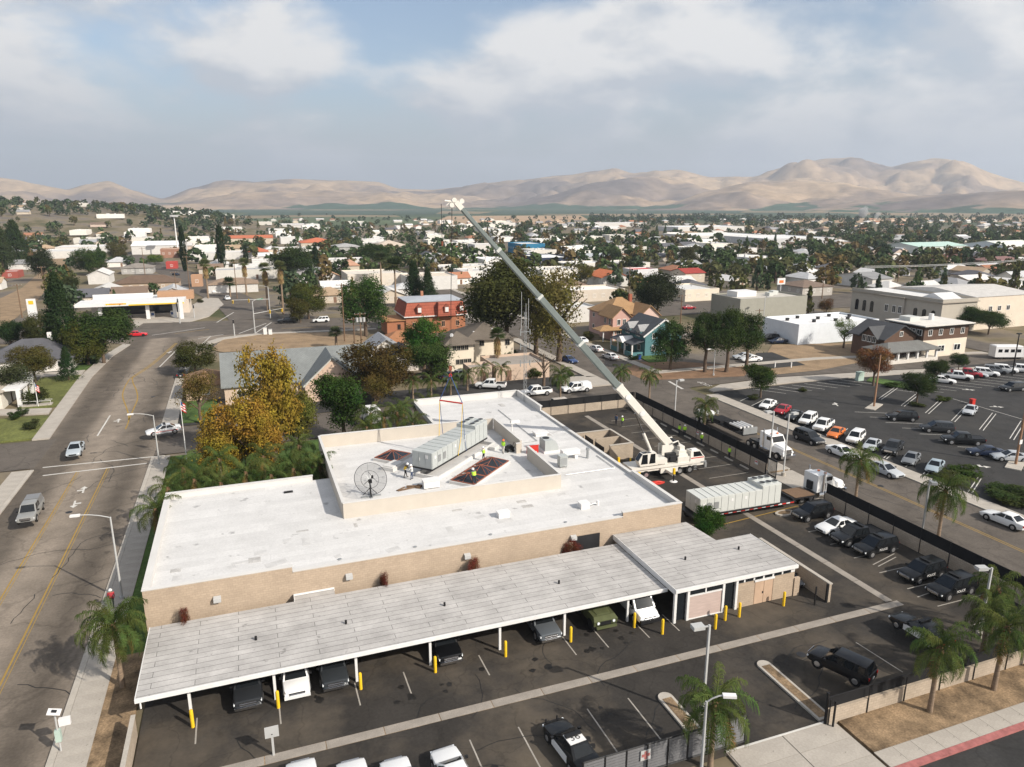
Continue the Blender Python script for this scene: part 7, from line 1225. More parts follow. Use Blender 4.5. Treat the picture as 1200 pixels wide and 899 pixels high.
for a, k in [
 ((132, 206, 342, 3.6, 12, 'hip', TAN, (.15, .10, .07), 'long brown-roofed motel behind the petrol station'), dict(rh=2.4, rm='shingle')), ((100, 124, 333, 4, 14, 'gable', WW, WHR, 'white gabled shed left of the brown motel'), dict(axis='y', rh=2)), ((140, 176, 321, 3, 12, 'hip', GRW, (.26, .23, .2), 'grey hipped roof house behind the brown motel'), dict(rm='shingle')),
 ((42, 104, 303, 4, 30, 'flat', WW, WHR, 'long low white workshop beside the dirt track'), {}), ((62, 120, 297, 4, 26, 'flat', WW, (.6, .6, .6), 'second white workshop behind the first'), {}), ((34, 92, 277, 4, 14, 'gable', GRW, (.30, .24, .2), 'long brown-roofed carport building below the hillside'), dict(rh=1)), ((148, 208, 298, 6, 40, 'gable', WW, (.78, .78, .77), 'big white warehouse in the left of town'), dict(rh=2)), ((186, 214, 302, 5, 14, 'flat', (.30, .16, .11), (.55, .5, .4), 'tan topped dark shopfront beside the white warehouse'), {}), ((193, 206, 315, 3, 8, 'flat', (.4, .06, .05), (.3, .3, .3), 'small red kiosk by the curving road'), {}), ((8, 36, 316, 3, 12, 'gable', WW, GRR, 'pale trailer home at the far left'), {}), ((0, 18, 326, 2.6, 10, 'flat', (.3, .08, .06), WHR, 'low red walled shed at left edge'), {}),
 ((240, 300, 343, 3.4, 12, 'hip', WW, (.28, .2, .14), 'white corner house with brown roof among palms'), dict(rh=1.8, rm='shingle')), ((223, 236, 336, 4.2, 6, 'flat', (.4, .24, .15), (.3, .25, .2), 'small tan brick block left of shaggy palms'), {}), ((218, 262, 305, 4, 18, 'flat', WW, WHR, 'low white shops behind the thin cypress'), {}), ((262, 282, 304, 4, 16, 'flat', WW, WHR, 'white shop between the two cypresses'), {}), ((282, 312, 303, 4.2, 18, 'hip', WW, (.44, .13, .07), 'red hipped restaurant roof with dark sign'), dict(rh=2.6)), ((300, 324, 309, 4.4, 18, 'gable', WW, (.7, .68, .65), 'white shop beside the red restaurant'), dict(axis='x', rh=1.4)), ((263, 318, 286, 5, 22, 'gable', CRM, (.45, .14, .07), 'long row of orange-red tiled roofs'), dict(rh=2)), ((348, 392, 292, 5, 26, 'hip', CRM, (.48, .14, .07), 'orange-red tiled hall right of fan palms'), dict(rh=3)), ((388, 420, 300, 6, 20, 'hip', GRW, (.35, .34, .33), 'grey two-storey building right of the tiled hall'), dict(storeys=2)), ((325, 356, 268, 5, 20, 'gable', WW, (.55, .52, .5), 'pale far school building'), {}),
 ((434, 478, 297, 5, 24, 'hip', CRM, (.50, .42, .34), 'tan pyramid-roofed hall in mid town'), dict(rh=3.4)), ((400, 470, 338, 5.5, 20, 'flat', (.62, .56, .48), (.6, .55, .48), 'long white hall with arch behind the spruces'), {}), ((470, 535, 340, 5, 18, 'flat', WW, (.6, .52, .42), 'white right wing of long hall behind the spruces'), {}), ((400, 420, 326, 6, 10, 'hip', CRM, (.42, .24, .16), 'small square hall with tan pyramid roof'), dict(rh=2.4)), ((340, 366, 332, 3.2, 10, 'gable', WW, (.35, .33, .33), 'grey roofed bungalow behind the junction palms'), {}), ((376, 397, 333, 3.4, 9, 'gable', WW, (.4, .24, .14), 'small gabled bungalow with tan roof'), dict(axis='y')), ((480, 520, 314, 3.4, 12, 'gable', WW, GRR, 'grey roofed house behind the spruces'), {}), ((524, 552, 310, 4.4, 14, 'flat', WW, WHR, 'white building group left of the boom'), dict(storeys=1)), ((552, 582, 300, 7, 16, 'flat', WW, (.5, .5, .5), 'white two-storey building behind the boom'), dict(storeys=2)), ((524, 536, 296, 4, 8, 'hip', WW, ORT, 'small orange roofed house left of the boom'), {}),
 ((604, 637, 298, 6.5, 26, 'flat', (.03, .17, .30), WHR, 'bright blue walled shop with white roof right of the boom'), {}), ((622, 668, 313, 4.6, 30, 'flat', (.03, .04, .07), (.72, .72, .7), 'white roofed store with dark blue front'), {}), ((664, 722, 309, 4, 22, 'gable', (.5, .5, .48), (.40, .42, .44), 'long grey metal roofed store'), dict(rh=1.2)), ((698, 736, 336, 4, 14, 'gable', WW, (.50, .15, .06), 'white house with orange tiled roof right of the boom'), dict(axis='y', rh=2.4)), ((660, 735, 353, 3.6, 14, 'flat', (.55, .48, .4), (.72, .69, .65), 'low cream building with flat white roof behind pink house'), {}), ((640, 700, 378, 4, 10, 'flat', WW, WHR, 'white low block behind the thin yellow tree'), {}),
 ((736, 772, 327, 4, 10, 'flat', (.6, .6, .6), (.5, .03, .03), 'red topped petrol canopy in mid town'), {}), ((797, 826, 331, 4.2, 12, 'gable', CRM, (.30, .045, .035), 'cream house with dark red roof'), dict(rh=1.6)), ((792, 843, 353, 3.8, 18, 'flat', (.66, .58, .47), WHR, 'cream flat-roofed building with clipped hedges'), {}), ((930, 978, 347, 3.6, 14, 'hip', (.4, .37, .33), (.20, .145, .11), 'brown-roofed drive-in behind the grey block'), dict(rh=1.8, rm='shingle')), ((1012, 1045, 338, 4, 20, 'gable', WW, GRR, 'grey roofed house behind the civic hall'), {}),
 ((1058, 1142, 297, 5, 30, 'gable', (.6, .63, .6), (.42, .56, .50), 'long pale green roofed warehouse at right'), dict(rh=2)), ((1165, 1230, 298, 5.5, 34, 'gable', (.62, .66, .7), (.66, .67, .6), 'white warehouse with cream roof at right edge'), dict(rh=3)), ((800, 905, 283, 5, 60, 'flat', WW, (.68, .68, .66), 'very long pale packing shed right of centre'), {}), ((880, 985, 287, 5, 60, 'flat', (.5, .5, .5), (.66, .66, .64), 'very long white packing shed behind the town'), {}), ((780, 880, 271, 5, 50, 'flat', WW, (.62, .64, .66), 'far pale sheds below the orchard'), {}), ((676, 760, 266, 5, 40, 'flat', WW, (.6, .6, .6), 'far white sheds right of the boom'), {}), ((1060, 1100, 312, 3.5, 14, 'hip', (.4, .3, .25), (.20, .10, .09), 'maroon roofed apartment block at right'), {}), ((1100, 1150, 309, 3.5, 14, 'hip', (.4, .3, .25), (.19, .09, .085), 'second maroon roofed apartment block at right'), {}), ((1150, 1210, 313, 3.5, 14, 'hip', (.4, .3, .25), (.2, .11, .1), 'third maroon roofed apartment block at right edge'), {}),
]: bld(*a, **k)
q = G(820, 362)
for i in range(3): t = thing('hedge_block', 'clipped hedge block before the cream flat building, %s' % ['left', 'middle', 'right'][i], 'hedge', (*G(812 + i * 13.5, 352)[:2], 0), 0, 'clipped hedge blocks'); obj('foliage', proto('shrub')[0], t, (0, 0, 1.3), i, (.03, .05, .015), (1.5, 1.2, 1.6)); obj('stem', (MB().tube([(0, 0, 0), (0, 0, 1.4)], .1, 5), 'bark'), t)

# ------------------------------------------------------------------ filler houses and trees of the far town
def zone(px):
    for lim, s in ((110, 'on the far left hillside'), (240, 'left of the thin cypress'), (400, 'around the orange tiled roofs'), (530, 'between date palms and crane tip'), (680, 'behind the crane boom'), (800, 'right of the boom beyond the red canopy'), (960, 'before the long packing sheds'), (1400, 'beyond the civic hall')):
        if px < lim: return s
def rows(py): return 'far rows' if py < 272 else 'outer rows' if py < 284 else 'middle rows' if py < 302 else 'near rows'
def free(x, y, r):
    if 65 - r < x < 77 + r and y < 430: return False
    if y < 233 and -34 < x < 64 : return False
    for a, b, c in OCC:
        if (x - a) ** 2 + (y - b) ** 2 < (r + c) ** 2: return False
    return True
UPR = [G(*p) for p in [(300, 374), (280, 356), (260, 345.5), (240, 336), (215, 323.5), (190, 313), (165, 303.5), (140, 296)]]
for a, b in zip(UPR, UPR[1:]):
    for k in range(8): q = a.lerp(b, k / 8); OCC.append((q.x, q.y, 8))
for a, b in [((0, 380), (60, 312)), ((60, 312), (70, 298)), ((768, 362), (1000, 349)), ((290, 279), (305, 262))]:
    a, b = G(*a), G(*b)
    for k in range(20): q = a.lerp(b, k / 20); OCC.append((q.x, q.y, 8))
for x, y, r in [(139, 145, 16), (146, 178, 16), (148, 121, 14), (135, 122, 10), (188, 153, 24), (200, 150, 18), (93, 170, 10), (89, 145, 9), (47, 194, 13), (48, 148, 11), (8, 138, 16), (-31, 248, 18), (-44, 175, 12), (-45, 146, 9), (120, 75, 42), (160, 75, 40), (100, 116, 8), (120, 116, 8), (140, 110, 8), (160, 106, 8), (172, 140, 8), (174, 200, 8), (-8, 240, 9)]: OCC.append((x, y, r))
hr = random.Random(11); HM = {}
def far_house_meshes(k):
    if k not in HM:
        r = random.Random(k); w, d, z, rh = r.uniform(10, 15), r.uniform(7.5, 10), 2.9, r.uniform(1.5, 2.4); kind = ['gable', 'hip', 'gable', 'hip', 'gable'][k % 5]; ax = 'x' if k % 3 else 'y'
        if ax == 'y': w, d = d, w
        if k >= 10:
            w, d, z = r.uniform(16, 28), r.uniform(12, 20), r.uniform(3.6, 5.2); a, b = w / 2, d / 2; mb = MB().box(-a, a, -b, -b + .25, -.1, z + .45).box(-a, a, b - .25, b, -.1, z + .45).box(-a, -a + .25, -b + .25, b - .25, -.1, z + .45).box(a - .25, a, -b + .25, b - .25, -.1, z + .45)
            rf = MB().box(-a + .25, a - .25, -b + .25, b - .25, z - .2, z)
            for _ in range(3): x, y = r.uniform(-a * .7, a * .7), r.uniform(-b * .6, b * .6); rf.box(x - .8, x + .8, y - .6, y + .6, z, z + 1)
            HM[k] = mb.mesh('wall', 'stucco'), rf.mesh('roof', 'roofpaint'), w, d; return HM[k]
        HM[k] = (gable_wall(w, d, z, rh, ax) if kind == 'gable' else MB().box(-w / 2, w / 2, -d / 2, d / 2, -.1, z)).mesh('wall', 'stucco'), roof_mesh(kind, w, d, z, rh, .5, ax).mesh('roof', 'roofpaint'), w, d
    return HM[k]
ROOFC = [('grey', (.27, .27, .275)), ('brown', (.19, .135, .10)), ('tan', (.40, .29, .19)), ('pale', (.58, .56, .53)), ('dark', (.10, .10, .11)), ('white', (.60, .59, .57)), ('rust', (.33, .15, .085)), ('silver', (.42, .42, .42))]
WALLC = [(.66, .63, .57), (.58, .5, .4), (.70, .68, .65), (.45, .4, .34), (.60, .48, .40)]
nh = 0; tries = 0
while nh < 440 and tries < 9000:
    tries += 1; px = hr.uniform(-40, 1240); py = 258.5 + 100 * hr.random() ** 1.55
    if py > 330 and (px < 700 and hr.random() < .6): continue
    p = G(px, py); flat = (90 < px < 600 and 262 < py < 335 or 600 < px < 900 and 280 < py < 345) and hr.random() < .55; k = hr.randrange(10) + (10 if flat else 0); wm, rm_, w, d = far_house_meshes(k)
    if not free(p.x, p.y, max(w, d) * .5): continue
    rn, rc = hr.choice(ROOFC) if not flat else hr.choice((ROOFC[5], ROOFC[5], ROOFC[3], ROOFC[7])); wi = hr.randrange(5) if not flat else hr.choice((0, 2)); t = thing('shop' if flat else 'house', '%s-roofed ' % rn + ('flat shop' if flat else 'house') + ' with %s walls %s, %s' % (('cream', 'tan', 'white', 'brown', 'pinkish')[wi], zone(px), rows(py)), 'shop' if flat else 'house', (p.x, p.y, knoll(p.x, p.y)), hr.choice((0, 0, R(90), R(3))), 'small houses of the far town')
    g_ = hr.uniform(.85, 1.15); obj('wall', wm, t, col=tuple(c * g_ for c in WALLC[wi])); obj('roof', rm_, t, col=tuple(c * g_ for c in rc))
    if py > 285:
        for i in range(3): window(t, (i - 1) * w * .3, -d / 2, 1.5, 1.2, 1.2, pane=False)
        door(t, w * .15, -d / 2, 0, 1, 2)
    OCC.append((p.x, p.y, max(w, d) * .5)); nh += 1
# trees
def far_tree_mesh(seed, shape, n=70, per=4, ls=.2):
    r = random.Random(seed); mb = MB()
    for i in range(n):
        if shape == 'cone': t = r.random(); a = r.uniform(0, 6.283); k = (1 - t) * .95 * r.uniform(.6, 1); c = Vector((math.cos(a) * k, math.sin(a) * k, -1 + 2 * t)); out = Vector((math.cos(a), math.sin(a), .4))
        else: d = Vector((r.gauss(0, 1), r.gauss(0, 1), r.gauss(0, 1) + .25)).normalized(); c = d * r.uniform(.62, .95); c *= 1 + .22 * noise.noise(d * 2 + Vector((seed, 0, 0))); out = d
        for j in range(per):
            p = c + Vector((r.gauss(0, 1), r.gauss(0, 1), r.gauss(0, 1))) * .08; nn = (out + Vector((r.gauss(0, 1), r.gauss(0, 1), r.gauss(0, 1))) * .6).normalized(); u = nn.cross(Vector((r.gauss(0, 1), r.gauss(0, 1), r.gauss(0, 1)))).normalized(); w = nn.cross(u); s = ls * r.uniform(.6, 1.3)
            mb.add([p - u * s, p - w * s * .7, p + u * s, p + w * s * .7], [(0, 1, 2, 3)])
    return mb
FT = [far_tree_mesh(s, 'ball').mesh('crown', 'leaf') for s in range(5)] + [far_tree_mesh(s, 'cone').mesh('crown', 'leaf') for s in (9, 10)]
TR = MB().tube([(0, 0, -.1), (0, 0, .6)], [.05, .03], 6).mesh('trunk', 'bark')
FCOL = [(.055, .085, .034), (.075, .105, .038), (.048, .07, .036), (.10, .105, .04), (.125, .115, .042), (.062, .09, .05), (.15, .115, .045)]
CNM = ['dark green', 'mid green', 'blackish green', 'olive', 'yellowish olive', 'bluish green', 'golden']
def samples(n, r, lo, span, pw):
    out = []; tr_ = 0
    while len(out) < n and tr_ < n * 30:
        tr_ += 1; px = r.uniform(-40, 1240); py = lo + span * r.random() ** pw; p = G(px, py)
        if 90 < px < 330 and 274 < py < 345 and r.random() < .6: continue
        if free(p.x, p.y, 2.2): out.append((px, py, p))
    return out
for px, py, p in samples(290, hr, 268, 105, 1.35):
    i = hr.randrange(len(FCOL)); cone = hr.random() < .12; h = hr.uniform(4.5, 10.5) * (1.2 if cone else 1); r_ = h * (hr.uniform(.34, .52) if not cone else .24); b = h * .14
    t = thing('town_tree', '%s %s%stree %s, %s' % (CNM[i], 'small ' if h < 7 else 'tall ' if h > 9.5 else '', 'conical ' if cone else 'leafy ', zone(px), rows(py)), 'tree', (p.x, p.y, knoll(p.x, p.y)), 0, 'trees of the far town'); g_ = hr.uniform(.8, 1.2)
    obj('trunk', TR, t, scale=h); obj('crown', FT[hr.randrange(5) if not cone else 5 + hr.randrange(2)], t, (0, 0, (h + b) / 2), hr.uniform(0, 6), tuple(c * g_ for c in FCOL[i]), (r_, r_, (h - b) / 2)); OCC.append((p.x, p.y, r_ * .55))
# the mass of far trees that nobody could count
def mass(name, label, pts, col, seed, r):
    V, Fc = [], []; base = [far_tree_mesh(40 + k, 'ball', 26, 3, .3) for k in range(3)]
    for px, py, p in pts:
        h = r.uniform(3, 6.5) if r.random() < .6 else r.uniform(6, 10.5); w = h * r.uniform(.36, .68); b = base[r.randrange(3)]; a = r.uniform(0, 6.28); ca_, sa_ = math.cos(a), math.sin(a); o = len(V); kz = knoll(p.x, p.y)
        V += [(p.x + (x * ca_ - y * sa_) * w, p.y + (x * sa_ + y * ca_) * w, h * .52 + z * h * .5 + kz) for x, y, z in b.v]; Fc += [tuple(i + o for i in f) for f in b.f]
    me = bpy.data.meshes.new(name); me.from_pydata(V, [], Fc); me.materials.append(MATS['leaf']); tag(obj(name, me, col=col), label, 'trees', kind='stuff')
OCC2 = OCC[:]
def msamples(n, lo, span, pw, x0=-60, x1=1260):
    out = []; tr_ = 0
    while len(out) < n and tr_ < n * 12:
        tr_ += 1; px = hr.uniform(x0, x1); py = lo + span * hr.random() ** pw; p = G(px, py)
        if 80 < px < 340 and 276 < py < 345 and hr.random() < .75 or 230 < px < 690 and py < 263 and hr.random() < .9 or 880 < px and py < 261 and hr.random() < .5: continue
        if free(p.x, p.y, 1.5) and noise.noise(Vector((p.x * .006, p.y * .006, 2))) > -.28: out.append((px, py, p))
    return out
mass('far_trees', 'mass of dark green trees across the far town', msamples(1050, 255.5, 58, 1.5), (.058, .086, .04), 1, hr)
mass('far_trees', 'mass of olive green trees across the far town', msamples(600, 256, 75, 1.5), (.10, .104, .045), 2, hr)
mass('far_trees', 'mass of fresh mid green trees across the far town', msamples(600, 256, 70, 1.5), (.078, .115, .045), 5, hr)
mass('far_trees', 'scatter of golden brown trees across the far town', msamples(260, 256, 70, 1.4), (.15, .11, .05), 6, hr)
mass('far_trees', 'belt of bluish green trees at the edge of the farmland', msamples(1000, 252.3, 9, 1.0), (.06, .088, .055), 3, hr)
mass('hillside_trees', 'dense grove on the left hillside among houses', msamples(900, 247, 30, 1.0, -60, 270), (.06, .085, .045), 4, hr)
# ------------------------------------------------------------------ lamps, poles, signals, flags
def lamp(label, p, h, arm, L_=2.4, curve=True, group='street lamps'):
    t = thing('street_lamp', label, 'street lamp', (p[0], p[1], 0), 0, group); a = Vector((*arm, 0)).normalized()
    obj('pole', (MB().tube([(0, 0, 0), (0, 0, h * .5), (0, 0, h)], [.11, .09, .07], 8), 'lampgrey', 50), t); obj('base', (MB().cyl((0, 0), .2, 0, .35, 8), 'lampgrey'), t)
    obj('arm', (MB().tube([Vector((0, 0, h - .05))] + [Vector((0, 0, h + .45 * math.sin(k * R(30)))) + a * L_ * k / 3 for k in range(1, 4)], .045, 6), 'lampgrey', 50), t)
    hp = Vector((0, 0, h + .43)) + a * (L_ + .25); obj('lamp_head', (MB().cbox(hp, (.75, .3, .16), math.atan2(a.y, a.x)), 'white'), t); obj('lens', (MB().cbox(hp - Vector((0, 0, .09)), (.5, .22, .05), math.atan2(a.y, a.x)), 'headlight'), t)
def shoebox(label, p, h, arm, gray='lampgrey'):
    t = thing('lot_lamp', label, 'lamp post', (p[0], p[1], 0), 0, 'square parking lot lamps'); a = Vector((*arm, 0)).normalized()
    obj('pole', (MB().box(-.07, .07, -.07, .07, 0, h), gray), t); obj('base', (MB().cyl((0, 0), .28, 0, .5, 10), 'kerb'), t); obj('arm', (MB().cbox(Vector((0, 0, h - .08)) + a * .3, (.6, .08, .08), math.atan2(a.y, a.x)), gray), t); obj('lamp_head', (MB().cbox(Vector((0, 0, h)) + a * .85, (.8, .55, .26), math.atan2(a.y, a.x)), gray), t); obj('lens', (MB().cbox(Vector((0, 0, h - .15)) + a * .85, (.6, .42, .03), math.atan2(a.y, a.x)), 'headlight'), t)
lamp('tall curved street lamp beside the left roof edge', (-12.6, 65.2), 7.9, (-1, .1)); lamp('curved street lamp at the side street corner near the flag', (-12.9, 101.2), 6.9, (-1, 0)); lamp('street lamp with curved arm by the sliding gate', G(828, 822, 6.6), 6.6, (1, -.45), 1.0); lamp('pale street lamp at the street corner behind palms', G(836, 440), 5.2, (-1, -.2), 1.6)
shoebox('square-headed lot lamp beside the gate palm', (26.6, 34.6), 7.2, (-1, .1)); q = G(1162, 668, 6.0); shoebox('square-headed lot lamp near the corner palms', (q.x, q.y), 6.2, (-1, .3)); q = G(1090, 562, 7.2); shoebox('dark lot lamp by the fence beside a palm', (q.x, q.y), 7.2, (-.6, -1), 'steel'); q = G(907, 482, 8.5); shoebox('twin grey lot lamp pole by the lorry gate, left', (q.x, q.y), 8.5, (-1, 0)); q = G(913, 484, 8.3); shoebox('twin grey lot lamp pole by the lorry gate, right', (q.x + .9, q.y - .8), 8.3, (1, 0)); q = G(793, 446, 6.6); shoebox('plain grey lamp pole behind the workers', (q.x, q.y), 6.6, (1, 0))
q = G(897, 348, 8); shoebox('white lamp post with cross arms behind the white block', (q.x, q.y), 8, (1, 0)); q = G(1154, 520); 
t = thing('utility_pole', 'brown wooden pole in the public lot island', 'pole', (*G(1024, 477)[:2], 0)); obj('shaft', (MB().tube([(0, 0, 0), (0, 0, 9.2)], [.17, .12], 8), 'rustpole', 60), t) if mat('rustpole', (.30, .17, .10), .9, .15, 2) else 0; obj('cap', (MB().cyl((0, 0), .14, 9.2, 9.3, 8), 'darkmetal'), t); obj('foot', (MB().box(-2.4, 2.4, -.8, .8, 0, .16), 'kerb'), t, rz=R(28))
t = thing('utility_pole', 'brown wooden pole at the right picture edge', 'pole', (*G(1190, 545)[:2], 0)); obj('shaft', (MB().tube([(0, 0, 0), (0, 0, 10.5)], [.17, .12], 8), 'rustpole', 60), t); obj('sign', (MB().box(-.25, .25, -.2, -.16, 3.0, 3.6), 'white'), t); obj('foot', (MB().box(-2.4, 2.4, -.9, .9, 0, .16), 'kerb'), t, rz=R(28))
t = thing('lamp_column', 'dark lamp column beside the motorhome', 'lamp post', (*G(1186, 440)[:2], 0)); obj('pole', (MB().tube([(0, 0, 0), (0, 0, 8.5)], [.15, .1], 8), 'black'), t); obj('lamp_head', (MB().box(-.5, .5, -.25, .25, 8.5, 8.7), 'black'), t)
def upole(bx, by, ty, label, arms=2, wires=()):
    p = G(bx, by); h = ZAT(p, ty); t = thing('utility_pole', label, 'utility pole', p, 0, 'wooden utility poles'); obj('shaft', (MB().tube([(0, 0, -.1), (0, 0, h)], [.18, .11], 8), 'wood', 60), t)
    for k in range(arms): obj('cross_arm', (MB().box(-1.3, 1.3, -.06, .06, h - .5 - k * .9, h - .38 - k * .9), 'wood'), t)
    for k in range(4): obj('insulator', unit('insu', lambda: MB().cyl((0, 0), .06, 0, .2, 6).mesh('insulator', 'lampgrey')), t, (-1.2 + k * .8, 0, h - .38))
    return p, h
upole(404, 400, 332, 'wooden utility pole behind the dirt lot', 1); p, h = upole(424, 412, 366, 'wooden pole carrying grey transformers beside the dirt lot', 2); t = thing('transformer_bank', 'three grey transformers hung on the wooden pole', 'transformer', (p.x, p.y, h - 2.2)); [obj('can', unit('can', lambda: MB().cyl((0, 0), .32, 0, 1.0, 10).mesh('can', 'lampgrey')), t, (-.8 + k * .8, -.4, 0)) for k in range(3)]; obj('bracket', (MB().box(-1.2, 1.2, -.12, .12, .4, .55), 'darkmetal'), t)
upole(416, 412, 372, 'shorter wooden pole beside the transformer pole', 1)
for a in [(26, 372, 333, 'wooden pole by the dirt track at left'), (208, 352, 318, 'wooden pole behind the petrol station'), (223, 345, 300, 'wooden pole left of the shaggy palm'), (278, 350, 306, 'grey pole beside the curving road'), (170, 322, 290, 'thin pole up the curving road'), (797, 385, 345, 'wooden pole beside the dark oak'), (737, 345, 312, 'brown pole before the red canopy'), (963, 350, 324, 'dark pole by the drive-in'), (1052, 330, 308, 'white pole behind the civic hall'), (888, 388, 362, 'short pole beside the grey block'), (54, 350, 312, 'pole along the dirt track')]: upole(*a[:4], arms=1)
t = thing('light_mast', 'tall pale mast with floodlight ring far in town', 'mast', G(209, 300)); h = ZAT(G(209, 300), 252); obj('pole', (MB().tube([(0, 0, 0), (0, 0, h)], [.5, .3], 8), 'white'), t); obj('light_ring', (MB().box(-2.4, 2.4, -1, 1, h - 1.4, h).box(-1.4, 1.4, -1.6, 1.6, h - 1.2, h - .2), 'lampgrey'), t)
def lattice():
    p = G(615, 505); h = ZAT(p, 342); t = thing('radio_mast', 'slim grey lattice radio mast with whip aerials', 'radio mast', (p.x, p.y, 0))
    for k in range(3): a = k * R(120); obj('leg', (MB().tube([(.32 * math.cos(a), .32 * math.sin(a), 0), (.2 * math.cos(a), .2 * math.sin(a), h * .86)], .025, 5), 'steel'), t)
    br = MB(); n = 26
    for i in range(n):
        for k in range(3):
            a, b = k * R(120), (k + 1) * R(120); z0, z1 = h * .86 * i / n, h * .86 * (i + 1) / n; br.tube([(.28 * math.cos(a), .28 * math.sin(a), z0), (.28 * math.cos(b), .28 * math.sin(b), z1)], .016, 3)
    obj('bracing', (br, 'steel'), t)
    for x, z in ((-.6, h), (.5, h - 1), (.1, h * .92)): obj('aerial', (MB().tube([(x, 0, h * .74), (x, 0, z)], .035, 5), 'lampgrey'), t)
    for z in (.5, .62, .72): obj('antenna_arm', (MB().box(-.75, .75, -.04, .04, h * z, h * z + .08).box(-.8, -.7, -.1, .1, h * z - .5, h * z + .5).box(.7, .8, -.1, .1, h * z - .4, h * z + .4), 'steel'), t)
lattice()
def signal(label, p, h, arm, L_, sign=None):
    t = thing('signal_mast', label, 'traffic signal', (p[0], p[1], 0), 0, 'traffic signals of the junction'); a = Vector((*arm, 0)).normalized(); rz = math.atan2(a.y, a.x)
    obj('pole', (MB().tube([(0, 0, 0), (0, 0, h)], [.16, .11], 8), 'lampgrey'), t)
    if L_:
        obj('arm', (MB().tube([(0, 0, h * .62), Vector((0, 0, h * .68)) + a * L_], [.1, .05], 6), 'lampgrey'), t); obj('lamp_arm', (MB().tube([Vector((0, 0, h)), Vector((0, 0, h + .5)) + a * 1.2, Vector((0, 0, h + .6)) + a * 2.6], .05, 6), 'lampgrey'), t)
    for d in ((.55, .97) if L_ else (0,)):
        c = Vector((0, 0, h * (.62 if L_ else .88))) + a * L_ * d; s = obj('signal_head', (MB().cbox(c, (.34, .3, .95), rz), 'yellow' if L_ else 'black'), t); obj('lens', (MB().cbox(c - Vector((0, .17, 0)), (.2, .05, .8), 0), 'black'), s)
    if sign: obj('street_sign', (MB().cbox(Vector((0, 0, h * .64)) + a * L_ * .25, (1.8, .05, .4), rz), 'signgreen'), t)
mat('signgreen', (.02, .22, .12), .5, .05)
signal('signal mast arm with lamp at the junction corner', G(299, 391), 8.6, (1, .6), 9); signal('far signal mast arm with green street sign', G(317, 373), 9.4, (-1, -.3), 11, True); signal('short black signal post on the dirt corner', G(275, 394), 4.4, (1, 0), 0); signal('slim signal post before the petrol station', G(211, 379), 7.5, (-1, 0), 0); signal('short signal post at the petrol forecourt corner', G(228, 373), 4.0, (1, 0), 0)
for bx, by, ty, lb in [(311, 392, 384, 'white utility cabinet at the dirt lot corner'), (317, 392, 386, 'small white cabinet beside the larger one')]: p = G(bx, by); h = ZAT(p, ty); t = thing('utility_cabinet', lb, 'cabinet', p); obj('body', (MB().box(-.45, .45, -.3, .3, 0, h), 'white'), t); obj('cap', (MB().box(-.5, .5, -.35, .35, h, h + .06), 'lampgrey'), t)
t = thing('utility_cabinet', 'pale green utility cabinet by the public lot', 'cabinet', G(1007, 446)); obj('body', (MB().box(-.7, .7, -.4, .4, 0, 1.7), 'palegreen'), t) if mat('palegreen', (.4, .5, .44), .6, .08) else 0; obj('cap', (MB().box(-.75, .75, -.45, .45, 1.7, 1.78), 'palegreen'), t)
def flag(label, p, h, s=1.0):
    t = thing('flagpole', label, 'flagpole', (p[0], p[1], 0)); obj('pole', (MB().tube([(0, 0, 0), (0, 0, h)], [.07, .04], 8), 'white', 60), t); obj('finial', (MB().tube([(0, 0, h), (0, 0, h + .08), (0, 0, h + .16)], [.02, .08, .02], 8), 'chrome'), t)
    n = 8; W_, Hh = 1.5 * s, 1.7 * s; cl = lambda i, k: (.05 + W_ * .55 * i / n, .12 * math.sin(i * 1.3) * (i / n), h - .15 - k * Hh / 7 - .75 * s * (i / n))
    for k in range(7):
        mb = MB(); mb.add([cl(i, k + j) for j in (0, 1) for i in range(n + 1)], [(i, i + 1, n + 2 + i, n + 1 + i) for i in range(n)]); f = obj('flag_stripe', (mb, 'red' if k % 2 == 0 else 'white'), t)
    mb = MB(); mb.add([tuple(Vector(cl(i, j)) + Vector((0, -.02, .01))) for j in (0, 3) for i in range(4)], [(i, i + 1, 5 + i, 4 + i) for i in range(3)]); obj('flag_canton', (mb, 'slingblue'), t)
flag('white flagpole with limp red striped flag beside the side street', G(219, 540), ZAT(G(219, 540), 469), .75); flag('small flag on a short pole at the porch path', G(45, 477), ZAT(G(45, 477), 449), .7)
p = G(72, 882); t = thing('solar_sign', 'roadside pole with solar panel and white sign box', 'sign', (p.x, p.y, 0)); h = ZAT(p, 836); obj('pole', (MB().tube([(0, 0, 0), (0, 0, h)], .06, 8), 'lampgrey'), t); obj('solar_panel', (MB().cbox((0, 0, h + .1), (.75, .6, .06), 0, 0, R(18)), 'white'), t); obj('solar_cell', (MB().cbox((0, 0, h + .15), (.3, .25, .03), 0, 0, R(18)), 'darkmetal'), t); obj('sign_box', (MB().box(.15, .8, -.12, .12, h - .95, h - .45), 'white'), t); obj('meter_box', (MB().box(-.16, .16, -.16, .16, .9, 1.7), 'palegreen'), t)
p = G(321, 885); t = thing('lot_sign', 'blank square grey sign on a post in the asphalt lot', 'sign', (p.x, p.y, 0)); obj('post', (MB().box(-.07, .07, -.07, .07, 0, 1.5), 'lampgrey'), t); obj('plate', (MB().box(-.42, .42, -.1, -.07, 1.4, 2.2), 'lampgrey'), t); obj('bolt', (MB().box(-.04, .04, -.115, -.1, 1.6, 1.66), 'darkmetal'), t)
